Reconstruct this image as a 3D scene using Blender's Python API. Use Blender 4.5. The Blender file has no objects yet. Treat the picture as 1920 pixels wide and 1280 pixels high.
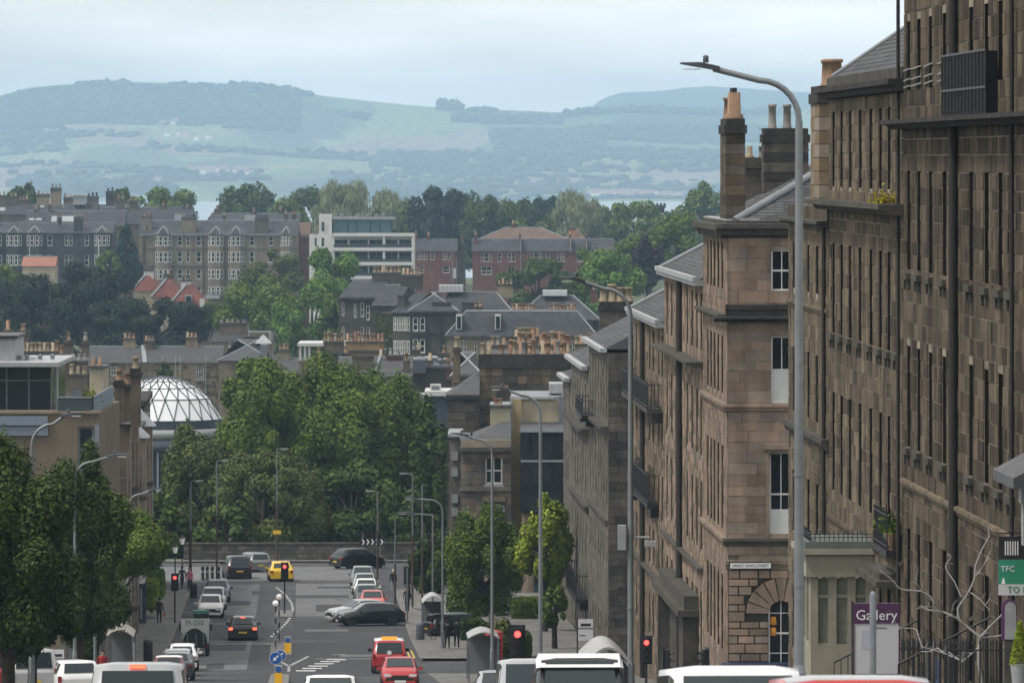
import bpy, bmesh, math, random
import numpy as np
from mathutils import Vector, Matrix
random.seed(7); np.random.seed(7)
sc = bpy.context.scene
COL = sc.collection
F = 10974.0          # focal length in photo pixels (1920 wide)
YH = 300.0           # horizon row of the photo
# ------------------------------------------------------------------ camera
cam = bpy.data.cameras.new('camera'); camo = bpy.data.objects.new('camera', cam); COL.objects.link(camo)
cam.sensor_width = 36.0; cam.lens = 36.0 * F / 1920.0
cam.shift_y = -(640.0 - YH) / 1920.0
camo.location = (0, 0, 0); camo.rotation_euler = (math.radians(90), 0, 0)
cam.clip_start = 1.0; cam.clip_end = 60000.0
cam.dof.use_dof = True; cam.dof.focus_distance = 250.0; cam.dof.aperture_fstop = 6.3
sc.camera = camo
# ------------------------------------------------------------------ sky, sun, exposure
SUN_EL, SUN_AZ = math.radians(58), math.radians(248)      # compass bearing of the sun, clockwise from +Y
w = bpy.data.worlds.new('World'); sc.world = w; w.use_nodes = True
nt = w.node_tree; nt.nodes.clear()
o_ = nt.nodes.new('ShaderNodeOutputWorld'); bg = nt.nodes.new('ShaderNodeBackground')
sky = nt.nodes.new('ShaderNodeTexSky'); sky.sky_type = 'NISHITA'; sky.sun_disc = False
sky.sun_elevation = SUN_EL; sky.sun_rotation = SUN_AZ
sky.air_density = 1.0; sky.dust_density = 1.5; sky.ozone_density = 1.5
tc = nt.nodes.new('ShaderNodeTexCoord'); mp = nt.nodes.new('ShaderNodeMapping')
mp.inputs['Scale'].default_value = (8, 8, 44); mp.inputs['Location'].default_value = (3.1, 0.4, 2.2)
ns = nt.nodes.new('ShaderNodeTexNoise'); ns.inputs['Scale'].default_value = 1.0; ns.inputs['Detail'].default_value = 6; ns.inputs['Roughness'].default_value = .5
rp = nt.nodes.new('ShaderNodeValToRGB')
rp.color_ramp.elements[0].position = .36; rp.color_ramp.elements[0].color = (.42, .42, .42, 1)
rp.color_ramp.elements[1].position = .62; rp.color_ramp.elements[1].color = (.97, .97, .97, 1)
mx = nt.nodes.new('ShaderNodeMix'); mx.data_type = 'RGBA'
mx.inputs['B'].default_value = (9.9, 9.6, 9.0, 1)         # the pale veil of cloud
L = nt.links.new
L(tc.outputs['Generated'], mp.inputs['Vector']); L(mp.outputs['Vector'], ns.inputs['Vector'])
L(ns.outputs['Fac'], rp.inputs['Fac']); L(rp.outputs['Color'], mx.inputs['Factor'])
L(sky.outputs['Color'], mx.inputs['A']); L(mx.outputs['Result'], bg.inputs['Color'])
bg.inputs['Strength'].default_value = 0.1
L(bg.outputs['Background'], o_.inputs['Surface'])
sl = bpy.data.lights.new('sun', 'SUN'); sl.energy = 2.2; sl.angle = math.radians(10); sl.color = (1, .95, .88)
so = bpy.data.objects.new('sun', sl); COL.objects.link(so)
sd = Vector((math.sin(SUN_AZ) * math.cos(SUN_EL), math.cos(SUN_AZ) * math.cos(SUN_EL), math.sin(SUN_EL)))
so.rotation_euler = sd.to_track_quat('Z', 'Y').to_euler()
sc.view_settings.view_transform = 'Standard'; sc.view_settings.look = 'None'
sc.view_settings.gamma = 1.0; sc.view_settings.use_curve_mapping = False
sc.view_settings.exposure = 0.66
sc.render.engine = 'CYCLES'; sc.cycles.use_denoising = True
sc.cycles.max_bounces = 6; sc.cycles.transparent_max_bounces = 6; sc.cycles.volume_bounces = 0
# ------------------------------------------------------------------ frames of reference
ANG = math.atan(0.03645); CA, SA = math.cos(ANG), math.sin(ANG)
GD = np.array([[-400, 30], [-50, 1.0], [0, -2.2], [60, -7.0], [127, -12.8], [180, -17.2], [228, -21.0], [285, -25.6], [320, -28.1], [369, -30.2],
      [446, -32.0], [485, -33.0], [520, -35], [570, -40], [650, -45], [800, -48], [900, -47.5], [1000, -45], [1300, -38], [1700, -36], [2200, -45],
      [3000, -62], [3300, -69], [8800, -69], [9200, -69], [60000, -69]], float)
def gz(Y): return float(np.interp(Y, GD[:, 0], GD[:, 1]))
def S(d, o, dz=0.0, z=None):
    """street frame: d metres down the street, o metres right of the street line; on the ground by default"""
    X, Y = o * CA - d * SA, d * CA + o * SA
    return Vector((X, Y, (gz(Y) + dz) if z is None else z))
def P(px, py, d): return Vector(((px - 960) / F * d, d, -(py - YH) / F * d))
def dpx(px, o):
    t = (px - 960) / F
    return o * (CA - t * SA) / (t * CA + SA)
# ------------------------------------------------------------------ materials
MATS = {}
def lin(c):
    return tuple((x / 12.92 if x <= .04045 else ((x + .055) / 1.055) ** 2.4) for x in c)
def M(name, col, rough=.85, var=.12, scale=1.5, col2=None, island=0.0, orand=0.0, metal=0.0, spec=.10, bump=0.0, streak=0.0, thr=(.35, .7),
      emit=None, estr=0.0, coat=0.0, wave=None):
    if name in MATS: return MATS[name]
    m = bpy.data.materials.new(name); m.use_nodes = True; MATS[name] = m
    t = m.node_tree; n = t.nodes; b = n['Principled BSDF']; k = t.links.new
    b.inputs['Roughness'].default_value = rough; b.inputs['Metallic'].default_value = metal
    b.inputs['Specular IOR Level'].default_value = spec; b.inputs['Coat Weight'].default_value = coat
    geo = n.new('ShaderNodeNewGeometry')
    cur = None
    col = tuple(col) + (1,); c2 = (tuple(col2) if col2 else tuple(max(0, x * (1 - var * 2.2)) for x in col[:3])) + (1,)
    if var or col2:
        mp = n.new('ShaderNodeMapping'); k(geo.outputs['Position'], mp.inputs['Vector'])
        nz = n.new('ShaderNodeTexNoise'); nz.inputs['Scale'].default_value = scale; nz.inputs['Detail'].default_value = 5; nz.inputs['Roughness'].default_value = .62
        k(mp.outputs['Vector'], nz.inputs['Vector'])
        mr = n.new('ShaderNodeMapRange'); mr.inputs['From Min'].default_value = thr[0]; mr.inputs['From Max'].default_value = thr[1]
        k(nz.outputs['Fac'], mr.inputs['Value'])
        mx = n.new('ShaderNodeMix'); mx.data_type = 'RGBA'; mx.inputs['A'].default_value = col; mx.inputs['B'].default_value = c2
        k(mr.outputs['Result'], mx.inputs['Factor']); cur = mx.outputs['Result']
    else:
        rgb = n.new('ShaderNodeRGB'); rgb.outputs[0].default_value = col; cur = rgb.outputs[0]
    def mul(fac_socket, lo, hi, flo=0.0, fhi=1.0):
        nonlocal cur
        mr = n.new('ShaderNodeMapRange'); mr.inputs['From Min'].default_value = flo; mr.inputs['From Max'].default_value = fhi
        mr.inputs['To Min'].default_value = lo; mr.inputs['To Max'].default_value = hi
        k(fac_socket, mr.inputs['Value'])
        vm = n.new('ShaderNodeVectorMath'); vm.operation = 'SCALE'; k(cur, vm.inputs[0]); k(mr.outputs['Result'], vm.inputs['Scale'])
        cur = vm.outputs['Vector']
    if streak:
        mp = n.new('ShaderNodeMapping'); mp.inputs['Scale'].default_value = (1.6, 1.6, .22); k(geo.outputs['Position'], mp.inputs['Vector'])
        nz = n.new('ShaderNodeTexNoise'); nz.inputs['Scale'].default_value = 1.0; nz.inputs['Detail'].default_value = 4
        k(mp.outputs['Vector'], nz.inputs['Vector']); mul(nz.outputs['Fac'], 1.0, 1.0 - streak, .42, .68)
    if island:
        mul(geo.outputs['Random Per Island'], 1 - island, 1 + island)
    if orand:
        oi = n.new('ShaderNodeObjectInfo'); mul(oi.outputs['Random'], 1 - orand, 1 + orand)
    k(cur, b.inputs['Base Color'])
    if bump:
        nz = n.new('ShaderNodeTexNoise'); nz.inputs['Scale'].default_value = bump; nz.inputs['Detail'].default_value = 4
        k(geo.outputs['Position'], nz.inputs['Vector'])
        bp = n.new('ShaderNodeBump'); bp.inputs['Strength'].default_value = .5; bp.inputs['Distance'].default_value = .03
        k(nz.outputs['Fac'], bp.inputs['Height']); k(bp.outputs['Normal'], b.inputs['Normal'])
    if emit:
        b.inputs['Emission Color'].default_value = tuple(emit) + (1,); b.inputs['Emission Strength'].default_value = estr
    return m
def leafmat(name, c1, c2, c3, trans=.14):
    if name in MATS: return MATS[name]
    m = bpy.data.materials.new(name); m.use_nodes = True; MATS[name] = m
    t = m.node_tree; n = t.nodes; b = n['Principled BSDF']; k = t.links.new
    geo = n.new('ShaderNodeNewGeometry'); rp = n.new('ShaderNodeValToRGB')
    e = rp.color_ramp.elements; e[0].color = tuple(c1) + (1,); e[1].color = tuple(c3) + (1,); x = e.new(.5); x.color = tuple(c2) + (1,)
    nz = n.new('ShaderNodeTexNoise'); nz.inputs['Scale'].default_value = .55; nz.inputs['Detail'].default_value = 2
    k(geo.outputs['Position'], nz.inputs['Vector'])
    ad = n.new('ShaderNodeMath'); ad.operation = 'MULTIPLY_ADD'; ad.inputs[1].default_value = .55
    mr = n.new('ShaderNodeMapRange'); mr.inputs['From Min'].default_value = .3; mr.inputs['From Max'].default_value = .7; mr.inputs['To Max'].default_value = .5
    k(nz.outputs['Fac'], mr.inputs['Value']); k(geo.outputs['Random Per Island'], ad.inputs[0]); k(mr.outputs['Result'], ad.inputs[2])
    k(ad.outputs['Value'], rp.inputs['Fac']); k(rp.outputs['Color'], b.inputs['Base Color'])
    b.inputs['Roughness'].default_value = .55; b.inputs['Specular IOR Level'].default_value = .12
    tr = n.new('ShaderNodeBsdfTranslucent'); k(rp.outputs['Color'], tr.inputs['Color'])
    ms = n.new('ShaderNodeMixShader'); ms.inputs['Fac'].default_value = trans
    k(b.outputs['BSDF'], ms.inputs[1]); k(tr.outputs['BSDF'], ms.inputs[2]); k(ms.outputs['Shader'], n['Material Output'].inputs['Surface'])
    return m
def plain(name, col, rough=.5, metal=0.0, spec=.4, coat=0.0): return M(name, col, rough, 0, metal=metal, spec=spec, coat=coat)
def glow(name, col, s): return M(name, tuple(x * .3 for x in col), .5, 0, emit=col, estr=s)
# ------------------------------------------------------------------ mesh builder
class MB:
    def __init__(s): s.v = []; s.f = []; s.m = []; s.sm = []
    def add(s, vs, fs, mi=0, smooth=False):
        b = len(s.v); s.v += [tuple(p) for p in vs]
        for f in fs: s.f.append(tuple(i + b for i in f)); s.m.append(mi); s.sm.append(smooth)
        return s
    def box(s, x0, x1, y0, y1, z0, z1, mi=0):
        return s.add([(x0, y0, z0), (x1, y0, z0), (x1, y1, z0), (x0, y1, z0), (x0, y0, z1), (x1, y0, z1), (x1, y1, z1), (x0, y1, z1)],
                     [(0, 3, 2, 1), (4, 5, 6, 7), (0, 1, 5, 4), (1, 2, 6, 5), (2, 3, 7, 6), (3, 0, 4, 7)], mi)
    def poly(s, vs, mi=0): return s.add(vs, [tuple(range(len(vs)))], mi)
    def cyl(s, p0, p1, r0, r1=None, n=8, mi=0, caps=True, smooth=True):
        p0, p1 = Vector(p0), Vector(p1); r1 = r0 if r1 is None else r1
        ax = (p1 - p0); ax = ax.normalized() if ax.length > 1e-9 else Vector((0, 0, 1))
        u = ax.orthogonal().normalized(); w_ = ax.cross(u)
        vs = []
        for p, r in ((p0, r0), (p1, r1)):
            for i in range(n):
                a = 2 * math.pi * i / n; vs.append(p + (u * math.cos(a) + w_ * math.sin(a)) * r)
        s.add(vs, [(i, (i + 1) % n, n + (i + 1) % n, n + i) for i in range(n)], mi, smooth)
        if caps: s.add(vs[:n], [tuple(range(n - 1, -1, -1))], mi); s.add(vs[n:], [tuple(range(n))], mi)
        return s
    def tube(s, pts, r, n=6, mi=0):
        pts = [Vector(p) for p in pts]; rs = r if isinstance(r, (list, tuple)) else [r] * len(pts)
        vs = []; up = None
        for i, p in enumerate(pts):
            a = pts[min(i + 1, len(pts) - 1)] - pts[max(i - 1, 0)]; a.normalize()
            if up is None: up = a.orthogonal().normalized()
            up = (up - a * up.dot(a)).normalized(); q = a.cross(up)
            for j in range(n):
                t = 2 * math.pi * j / n; vs.append(p + (up * math.cos(t) + q * math.sin(t)) * rs[i])
        fs = []
        for i in range(len(pts) - 1):
            for j in range(n): fs.append((i * n + j, i * n + (j + 1) % n, (i + 1) * n + (j + 1) % n, (i + 1) * n + j))
        s.add(vs, fs, mi, True)
        s.add(vs[:n], [tuple(range(n - 1, -1, -1))], mi); s.add(vs[-n:], [tuple(range(n))], mi)
        return s
    def lathe(s, prof, n=12, mi=0, c=(0, 0, 0), smooth=True):
        vs = []
        for r, z in prof:
            for j in range(n):
                t = 2 * math.pi * j / n; vs.append((c[0] + r * math.cos(t), c[1] + r * math.sin(t), c[2] + z))
        fs = []
        for i in range(len(prof) - 1):
            for j in range(n): fs.append((i * n + j, i * n + (j + 1) % n, (i + 1) * n + (j + 1) % n, (i + 1) * n + j))
        s.add(vs, fs, mi, smooth)
        if prof[0][0] > 1e-4: s.add(vs[:n], [tuple(range(n - 1, -1, -1))], mi)
        if prof[-1][0] > 1e-4: s.add(vs[-n:], [tuple(range(n))], mi)
        return s
    def ext(s, prof, axis, a, b, mi=0):
        """extrude a closed 2-D profile along axis 0 (x: profile is y,z) or 1 (y: profile is x,z) from a to b"""
        n = len(prof)
        mk = (lambda t, q: (t, q[0], q[1])) if axis == 0 else (lambda t, q: (q[0], t, q[1]))
        vs = [mk(a, q) for q in prof] + [mk(b, q) for q in prof]
        s.add(vs, [(i, (i + 1) % n, n + (i + 1) % n, n + i) for i in range(n)] + [tuple(range(n - 1, -1, -1)), tuple(range(n, 2 * n))], mi)
        return s
    def mesh(s, name, mats):
        me = bpy.data.meshes.new(name); me.from_pydata(s.v, [], s.f)
        for m in (mats if isinstance(mats, (list, tuple)) else [mats]): me.materials.append(m)
        me.polygons.foreach_set('material_index', s.m); me.polygons.foreach_set('use_smooth', s.sm)
        bm = bmesh.new(); bm.from_mesh(me); bmesh.ops.recalc_face_normals(bm, faces=bm.faces); bm.to_mesh(me); bm.free()
        return me
    def build(s, name, mats, parent=None, loc=(0, 0, 0), rz=0.0):
        return ob(name, s.mesh(name, mats), parent, loc, rz)
def ob(name, me, parent=None, loc=(0, 0, 0), rz=0.0, scale=None):
    o = bpy.data.objects.new(name, me); COL.objects.link(o); o.location = loc; o.rotation_euler = (0, 0, rz)
    if scale is not None: o.scale = scale
    if parent is not None: o.parent = parent
    return o
def thing(name, label, cat, loc=(0, 0, 0), rz=0.0, group=None):
    return tag(ob(name, None, None, loc, rz), label, cat, group)
def tag(o, label, cat, group=None):
    o['label'] = label; o['category'] = cat
    if group: o['group'] = group
    return o
def struct(o, kind='structure'): o['kind'] = kind; return o
def dup(o, parent=None):
    c = o.copy(); COL.objects.link(c)
    if parent is not None: c.parent = parent
    for ch in list(o.children): dup(ch, c)
    return c
def npmesh(name, verts, quads, mats, mi=None, smooth=False):
    me = bpy.data.meshes.new(name); nv, nf = len(verts), len(quads)
    me.vertices.add(nv); me.vertices.foreach_set('co', np.asarray(verts, np.float32).ravel())
    k = quads.shape[1]
    me.loops.add(nf * k); me.loops.foreach_set('vertex_index', np.asarray(quads, np.int32).ravel())
    me.polygons.add(nf); me.polygons.foreach_set('loop_start', np.arange(0, nf * k, k, dtype=np.int32))
    for m in (mats if isinstance(mats, (list, tuple)) else [mats]): me.materials.append(m)
    if mi is not None: me.polygons.foreach_set('material_index', np.asarray(mi, np.int32))
    if smooth: me.polygons.foreach_set('use_smooth', np.ones(nf, bool))
    me.update(calc_edges=True); return me
# ------------------------------------------------------------------ land, sea, hills
m_ground = M('ground_grass', (.055, .075, .03), .95, .2, .05, col2=(.09, .085, .06))
m_sea = M('sea_water', (.10, .16, .20), .25, .1, .002, spec=.5)
def sheet(name, Ys, Xs, zf, mat):
    v = np.array([(x, y, zf(x, y)) for y in Ys for x in Xs]); nx = len(Xs)
    q = np.array([(j * nx + i, j * nx + i + 1, (j + 1) * nx + i + 1, (j + 1) * nx + i) for j in range(len(Ys) - 1) for i in range(nx - 1)])
    return ob(name, npmesh(name, v, q, mat, smooth=True))
Ys = sorted(set(list(GD[:, 0]) + list(np.arange(-400, 1000, 25)) + [1150, 1500, 2000, 2600]))
Ys = [y for y in Ys if y <= 9300] + [12000, 18000]
def gsheet(x, y):
    z = gz(y) - .12
    if 520 < y < 3000: z += 1.2 * math.sin(x * .011 + 1) * min(1, (y - 520) / 200)
    return z
struct(sheet('ground', Ys, [-4300, -2000, -900, -400, -200, -100, -40, 0, 40, 100, 200, 400, 900, 2000, 4300], gsheet, m_ground))
struct(sheet('sea', [2900, 5000, 7000, 9300], [-4300, 0, 4300], lambda x, y: -66.0, m_sea))
# Fife shore and hills
def fieldmat(name, wood, fields, fscale, woodthr, base_seed=0.0):
    m = bpy.data.materials.new(name); m.use_nodes = True; t = m.node_tree; n = t.nodes; b = n['Principled BSDF']; k = t.links.new
    geo = n.new('ShaderNodeNewGeometry'); mp = n.new('ShaderNodeMapping'); mp.inputs['Scale'].default_value = (fscale, fscale * .42, fscale * 1.2)
    mp.inputs['Location'].default_value = (base_seed, base_seed, 0)
    k(geo.outputs['Position'], mp.inputs['Vector'])
    nz0 = n.new('ShaderNodeTexNoise'); nz0.inputs['Scale'].default_value = .8; k(mp.outputs['Vector'], nz0.inputs['Vector'])
    va = n.new('ShaderNodeVectorMath'); va.operation = 'ADD'; k(mp.outputs['Vector'], va.inputs[0]); k(nz0.outputs['Color'], va.inputs[1])
    vo = n.new('ShaderNodeTexVoronoi'); vo.inputs['Scale'].default_value = 1.0; k(va.outputs['Vector'], vo.inputs['Vector'])
    sx = n.new('ShaderNodeSeparateColor'); k(vo.outputs['Color'], sx.inputs['Color'])
    rp = n.new('ShaderNodeValToRGB'); rp.color_ramp.interpolation = 'CONSTANT'
    el = rp.color_ramp.elements; el[0].color = fields[0] + (1,)
    for i, c in enumerate(fields[1:]):
        e = el.new((i + 1) / len(fields)); e.color = c + (1,)
    el[-1].color = fields[-1] + (1,)
    k(sx.outputs['Red'], rp.inputs['Fac'])
    de = n.new('ShaderNodeTexVoronoi'); de.feature = 'DISTANCE_TO_EDGE'; k(va.outputs['Vector'], de.inputs['Vector'])
    hm = n.new('ShaderNodeMapRange'); hm.inputs['From Min'].default_value = .02; hm.inputs['From Max'].default_value = .05; k(de.outputs['Distance'], hm.inputs['Value'])
    mh = n.new('ShaderNodeMix'); mh.data_type = 'RGBA'; mh.inputs['A'].default_value = wood + (1,); k(rp.outputs['Color'], mh.inputs['B']); k(hm.outputs['Result'], mh.inputs['Factor'])
    nz = n.new('ShaderNodeTexNoise'); nz.inputs['Scale'].default_value = .55; nz.inputs['Detail'].default_value = 7; nz.inputs['Roughness'].default_value = .6; k(mp.outputs['Vector'], nz.inputs['Vector'])
    wm = n.new('ShaderNodeMapRange'); wm.inputs['From Min'].default_value = woodthr; wm.inputs['From Max'].default_value = woodthr + .03; k(nz.outputs['Fac'], wm.inputs['Value'])
    mw = n.new('ShaderNodeMix'); mw.data_type = 'RGBA'; mw.inputs['B'].default_value = wood + (1,); k(mh.outputs['Result'], mw.inputs['A']); k(wm.outputs['Result'], mw.inputs['Factor'])
    k(mw.outputs['Result'], b.inputs['Base Color']); b.inputs['Roughness'].default_value = .95; b.inputs['Specular IOR Level'].default_value = .1
    return m
WOOD = (.055, .075, .064)  # woods paled: part of the distance haze is put into the colour
m_fields = fieldmat('hill_fields', WOOD, [(.11, .16, .07), (.15, .20, .09), (.09, .125, .07), (.19, .22, .12), (.20, .165, .13), (.10, .14, .08)], .0042, .55, 3.0)  # field greens muted as well, haze put into the colour
m_farhill = M('far_hill', (.07, .085, .075), .95, .2, .001)
RID = np.array([[-700, 215], [-300, 205], [0, 181], [50, 166], [110, 160], [190, 154], [300, 155], [400, 158], [480, 160], [540, 166], [600, 178], [700, 189], [800, 199],
                [870, 203], [920, 205], [1000, 208], [1050, 211], [1100, 206], [1180, 202], [1260, 204], [1330, 208], [1420, 206], [1500, 204], [1700, 196], [2000, 205], [2600, 230]], float)
from mathutils import noise as mn
def hillz(px, t, D0, D1):
    d = D0 + (D1 - D0) * t
    zr = (YH - float(np.interp(px, RID[:, 0], RID[:, 1]))) / F * D1
    prof = .10 * t + .42 * t * t + .48 * (t ** 3.2)
    x = (px - 960) / F * d
    b = mn.fractal(Vector((x * .0011, d * .0009, 3.7)), .9, 2.1, 5) * 34 * (t * (1.02 - t) * 3.2)
    return x, d, -68.5 + (zr + 68.5) * prof + b
D0, D1 = 9200., 13200.
pxs = np.linspace(-700, 2600, 221); ts = np.linspace(0, 1.0, 61)
v = []; 
for t in ts:
    for p in pxs: v.append(hillz(p, t, D0, D1))
for t in (1.08, 1.25):
    for p in pxs:
        x, d, z = hillz(p, 1.0, D0, D1); v.append((x * t, d * t, z * .7 - 40 if t < 1.2 else -75))
nx = len(pxs); ny = len(ts) + 2
q = np.array([(j * nx + i, j * nx + i + 1, (j + 1) * nx + i + 1, (j + 1) * nx + i) for j in range(ny - 1) for i in range(nx - 1)])
struct(ob('hills', npmesh('hills', np.array(v), q, m_fields, smooth=True)))
FH = np.array([[900, 262], [1060, 232], [1105, 205], [1130, 184], [1165, 174], [1240, 171], [1280, 165], [1330, 162], [1400, 166], [1480, 172], [1600, 176], [1800, 190], [2100, 240]], float)
v = []; Dh = 17200.
px2 = np.linspace(900, 2100, 60)
for t, kz in ((.90, -.35), (.95, .45), (.98, .85), (1.0, 1.0), (1.04, -.4)):
    for p in px2:
        d = Dh * t; z = (YH - float(np.interp(p, FH[:, 0], FH[:, 1]))) / F * Dh
        v.append(((p - 960) / F * d, d, z * kz if kz > 0 else -72))
nx = len(px2)
q = np.array([(j * nx + i, j * nx + i + 1, (j + 1) * nx + i + 1, (j + 1) * nx + i) for j in range(4) for i in range(nx - 1)])
struct(ob('far_hills', npmesh('far_hills', np.array(v), q, m_farhill, smooth=True)))
# woods standing on the hills: belts of lumpy crowns, one mass
def hill_woods():
    rng = random.Random(5); vs = []; fs = []
    ico = [(0, 0, 1), (.89, 0, .45), (.28, .85, .45), (-.72, .53, .45), (-.72, -.53, .45), (.28, -.85, .45), (.72, .53, -.45), (-.28, .85, -.45), (-.89, 0, -.45), (-.28, -.85, -.45), (.72, -.53, -.45)]
    tri = [(0, 1, 2), (0, 2, 3), (0, 3, 4), (0, 4, 5), (0, 5, 1), (1, 6, 2), (2, 7, 3), (3, 8, 4), (4, 9, 5), (5, 10, 1), (2, 6, 7), (3, 7, 8), (4, 8, 9), (5, 9, 10), (1, 10, 6)]
    def clump(px, t, h, wd):
        x, d, z = hillz(px, t, D0, D1); b = len(vs)
        for a in ico: vs.append((x + a[0] * wd * rng.uniform(.75, 1.2), d + a[1] * wd, z + (a[2] + .55) * h * .6 * rng.uniform(.8, 1.2)))
        fs.extend([(i + b, j + b, k + b) for i, j, k in tri])
    belts = [(0, 560, .80, .985, 1900, 8), (-100, 120, .6, .9, 300, 8), (825, 862, .985, .999, 80, 17), (850, 1050, .93, .97, 160, 10), (925, 1500, .80, .90, 700, 10), (930, 1130, .74, .8, 260, 10), (145, 250, .985, .997, 40, 9), (320, 420, .985, .997, 34, 8),
             (430, 580, .985, .998, 110, 10), (60, 200, .90, .97, 120, 9), (0, 420, .86, .94, 380, 9), (1060, 1500, .97, .995, 260, 10), (700, 1500, .45, .72, 900, 9), (0, 260, .70, .74, 60, 9), (270, 700, .62, .66, 130, 9),
             (560, 900, .66, .72, 110, 9), (640, 690, .90, .94, 14, 9), (20, 500, .28, .4, 220, 9), (60, 330, .1, .22, 190, 9), (620, 1400, .12, .4, 700, 8), (880, 930, .985, .997, 40, 7), (0, 300, .5, .52, 70, 8)]
    for x0, x1, t0, t1, n, h in belts:
        for _ in range(n):
            clump(rng.uniform(x0, x1), rng.uniform(t0, t1), h * rng.uniform(.6, 1.5), rng.uniform(7, 15))
    struct(ob('hill_woods', npmesh('hill_woods', np.array(vs), np.array(fs), M('hill_wood', WOOD, .95, .2, .01, island=.3), smooth=False)), 'stuff')
hill_woods()
def hill_houses():
    rng = random.Random(9); mb = MB()
    for x0, x1, t0, t1, n in [(355, 470, .36, .40, 34), (1130, 1200, .18, .21, 22), (1180, 1345, .2, .25, 60), (300, 330, .80, .82, 5), (300, 395, .72, .75, 7), (190, 210, .30, .32, 4), (280, 300, .24, .25, 3), (1100, 1180, .2, .23, 20)]:
        for _ in range(n):
            x, d, z = hillz(rng.uniform(x0, x1), rng.uniform(t0, t1), D0, D1); a, h = rng.uniform(4, 8), rng.uniform(5, 8)
            mb.box(x - a, x + a, d - 5, d + 5, z - 6, z + h, 0 if rng.random() < .75 else 1)
            mb.add([(x - a, d - 5, z + h), (x + a, d - 5, z + h), (x + a, d + 5, z + h), (x - a, d + 5, z + h), (x - a, d, z + h + 4), (x + a, d, z + h + 4)], [(0, 1, 5, 4), (2, 3, 4, 5), (0, 4, 3), (1, 2, 5)], 2)
    struct(mb.build('hill_houses', [plain('house_white', (.75, .72, .68), .9), plain('house_tan', (.5, .38, .32), .9), plain('house_roof_far', (.22, .15, .13), .9)]), 'stuff')
hill_houses()
# ------------------------------------------------------------------ road, pavements, markings
m_road = M('asphalt', (.056, .057, .062), .9, .14, .22, col2=(.036, .036, .039), bump=25, spec=.25, streak=.12)
m_patch = M('asphalt_new', (.040, .041, .045), .9, .12, .8, spec=.25)
m_pale = M('asphalt_worn', (.125, .125, .128), .92, .12, .5, spec=.2)
m_pave = M('paving', (.155, .15, .14), .9, .15, .7, island=.14)
m_kerb = M('kerb_stone', (.17, .165, .155), .9, .15, 1.2, island=.1)
m_cover = M('cast_cover', (.03, .03, .031), .6, .2, 8)
m_line = M('road_paint', (.55, .55, .53), .85, .22, 4.0, col2=(.26, .26, .255))
m_yell = M('road_paint_yellow', (.52, .38, .08), .85, .2, 4.0)
KL, KR = -7.9, 7.0
def strip(mb, d0, d1, o0, o1, dz, step=8.0, dz1=None, mi=0):
    n = max(1, int(math.ceil((d1 - d0) / step)))
    for i in range(n):
        a, b = d0 + (d1 - d0) * i / n, d0 + (d1 - d0) * (i + 1) / n
        mb.poly([S(a, o0, dz), S(a, o1, dz), S(b, o1, dz), S(b, o0, dz)], mi)
    return mb
mb = MB(); 
for i in range(66):
    a, b = -60 + i * 8.0, -60 + (i + 1) * 8.0
    mb.poly([S(a, KL, 0), S(a, KR, 0), S(b, KR, 0), S(b, KL, 0)])
road = struct(mb.build('road', m_road))
# the cross street at the foot of the hill
mb = MB()
for i in range(12):
    a, b = 431 + i * 4.0, 431 + (i + 1) * 4.0
    for o0, o1 in ((-70, KL), (KR, 70)) + (((KL, KR),) if a > 466 else ()):
        mb.poly([S(a, o0, 0), S(a, o1, 0), S(b, o1, 0), S(b, o0, 0)])
struct(mb.build('cross_street', m_road))
mb = MB()
for (a, b) in ((215, 239), (318, 337)):
    strip(mb, a, b, KR, 60, 0, 4)
strip(mb, 205, 236, -60, KL, 0, 4)
struct(mb.build('side_street', m_road))
def patch(d0, d1, o0, o1, m, dz=.004, name='road_patch'):
    struct(strip(MB(), d0, d1, o0, o1, dz).build(name, m, road))
patch(326, 440, -6.3, -2.9, m_pale); patch(396, 441, -.2, 4.4, m_pale); patch(352, 386, -6.0, -3.2, m_patch, .008); patch(372, 391, -.4, 2.2, m_patch, .008)
patch(402, 411, 1.2, 5.4, m_patch, .008); patch(270, 368, -2.6, 6.4, m_patch); patch(420, 424, -1.0, 3.6, m_patch, .008); patch(180, 262, -3.2, 2.2, m_pale); patch(446, 470, -12, 5, m_pale)
patch(410, 416, -6.0, -3.4, m_patch, .008); patch(392, 398, -6.2, -3.3, m_patch, .008)
# pavements of separate slabs near, with raised kerbs
def pavement(name, d0, d1, o0, o1, nslab):
    mb = MB(); n = int((d1 - d0) / 1.4); rng = random.Random(3)
    strip(mb, d0, d1, o0, o1, .105, 4, mi=1)
    for i in range(n):
        a = d0 + (d1 - d0) * i / n + .01; b = d0 + (d1 - d0) * (i + 1) / n - .01; sh = rng.random() * .6
        x = o0; k = 0
        while x < o1 - .05:
            x2 = min(x + (sh if (k == 0 and sh > .25) else (o1 - o0) / nslab), o1)
            za = .12 + rng.uniform(-.004, .004)
            mb.poly([S(a, x + .01, za), S(a, x2 - .01, za), S(b, x2 - .01, za), S(b, x + .01, za)], 0)
            x = x2; k += 1
    return struct(mb.build(name, [m_pave, M('paving_joint', (.07, .068, .06), .95, .1, 2)]))
def kerb(name, d0, d1, o, side):
    mb = MB(); n = int((d1 - d0) / 1.6)
    for i in range(n):
        a = d0 + (d1 - d0) * i / n + .01; b = d0 + (d1 - d0) * (i + 1) / n - .01
        o0, o1 = sorted((o, o + side * .16))
        vs = [S(a, o0, -.05), S(a, o1, -.05), S(b, o1, -.05), S(b, o0, -.05), S(a, o0, .13), S(a, o1, .13), S(b, o1, .13), S(b, o0, .13)]
        mb.add(vs, [(4, 5, 6, 7), (0, 1, 5, 4), (1, 2, 6, 5), (2, 3, 7, 6), (3, 0, 4, 7)])
    return struct(mb.build(name, m_kerb))
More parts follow.
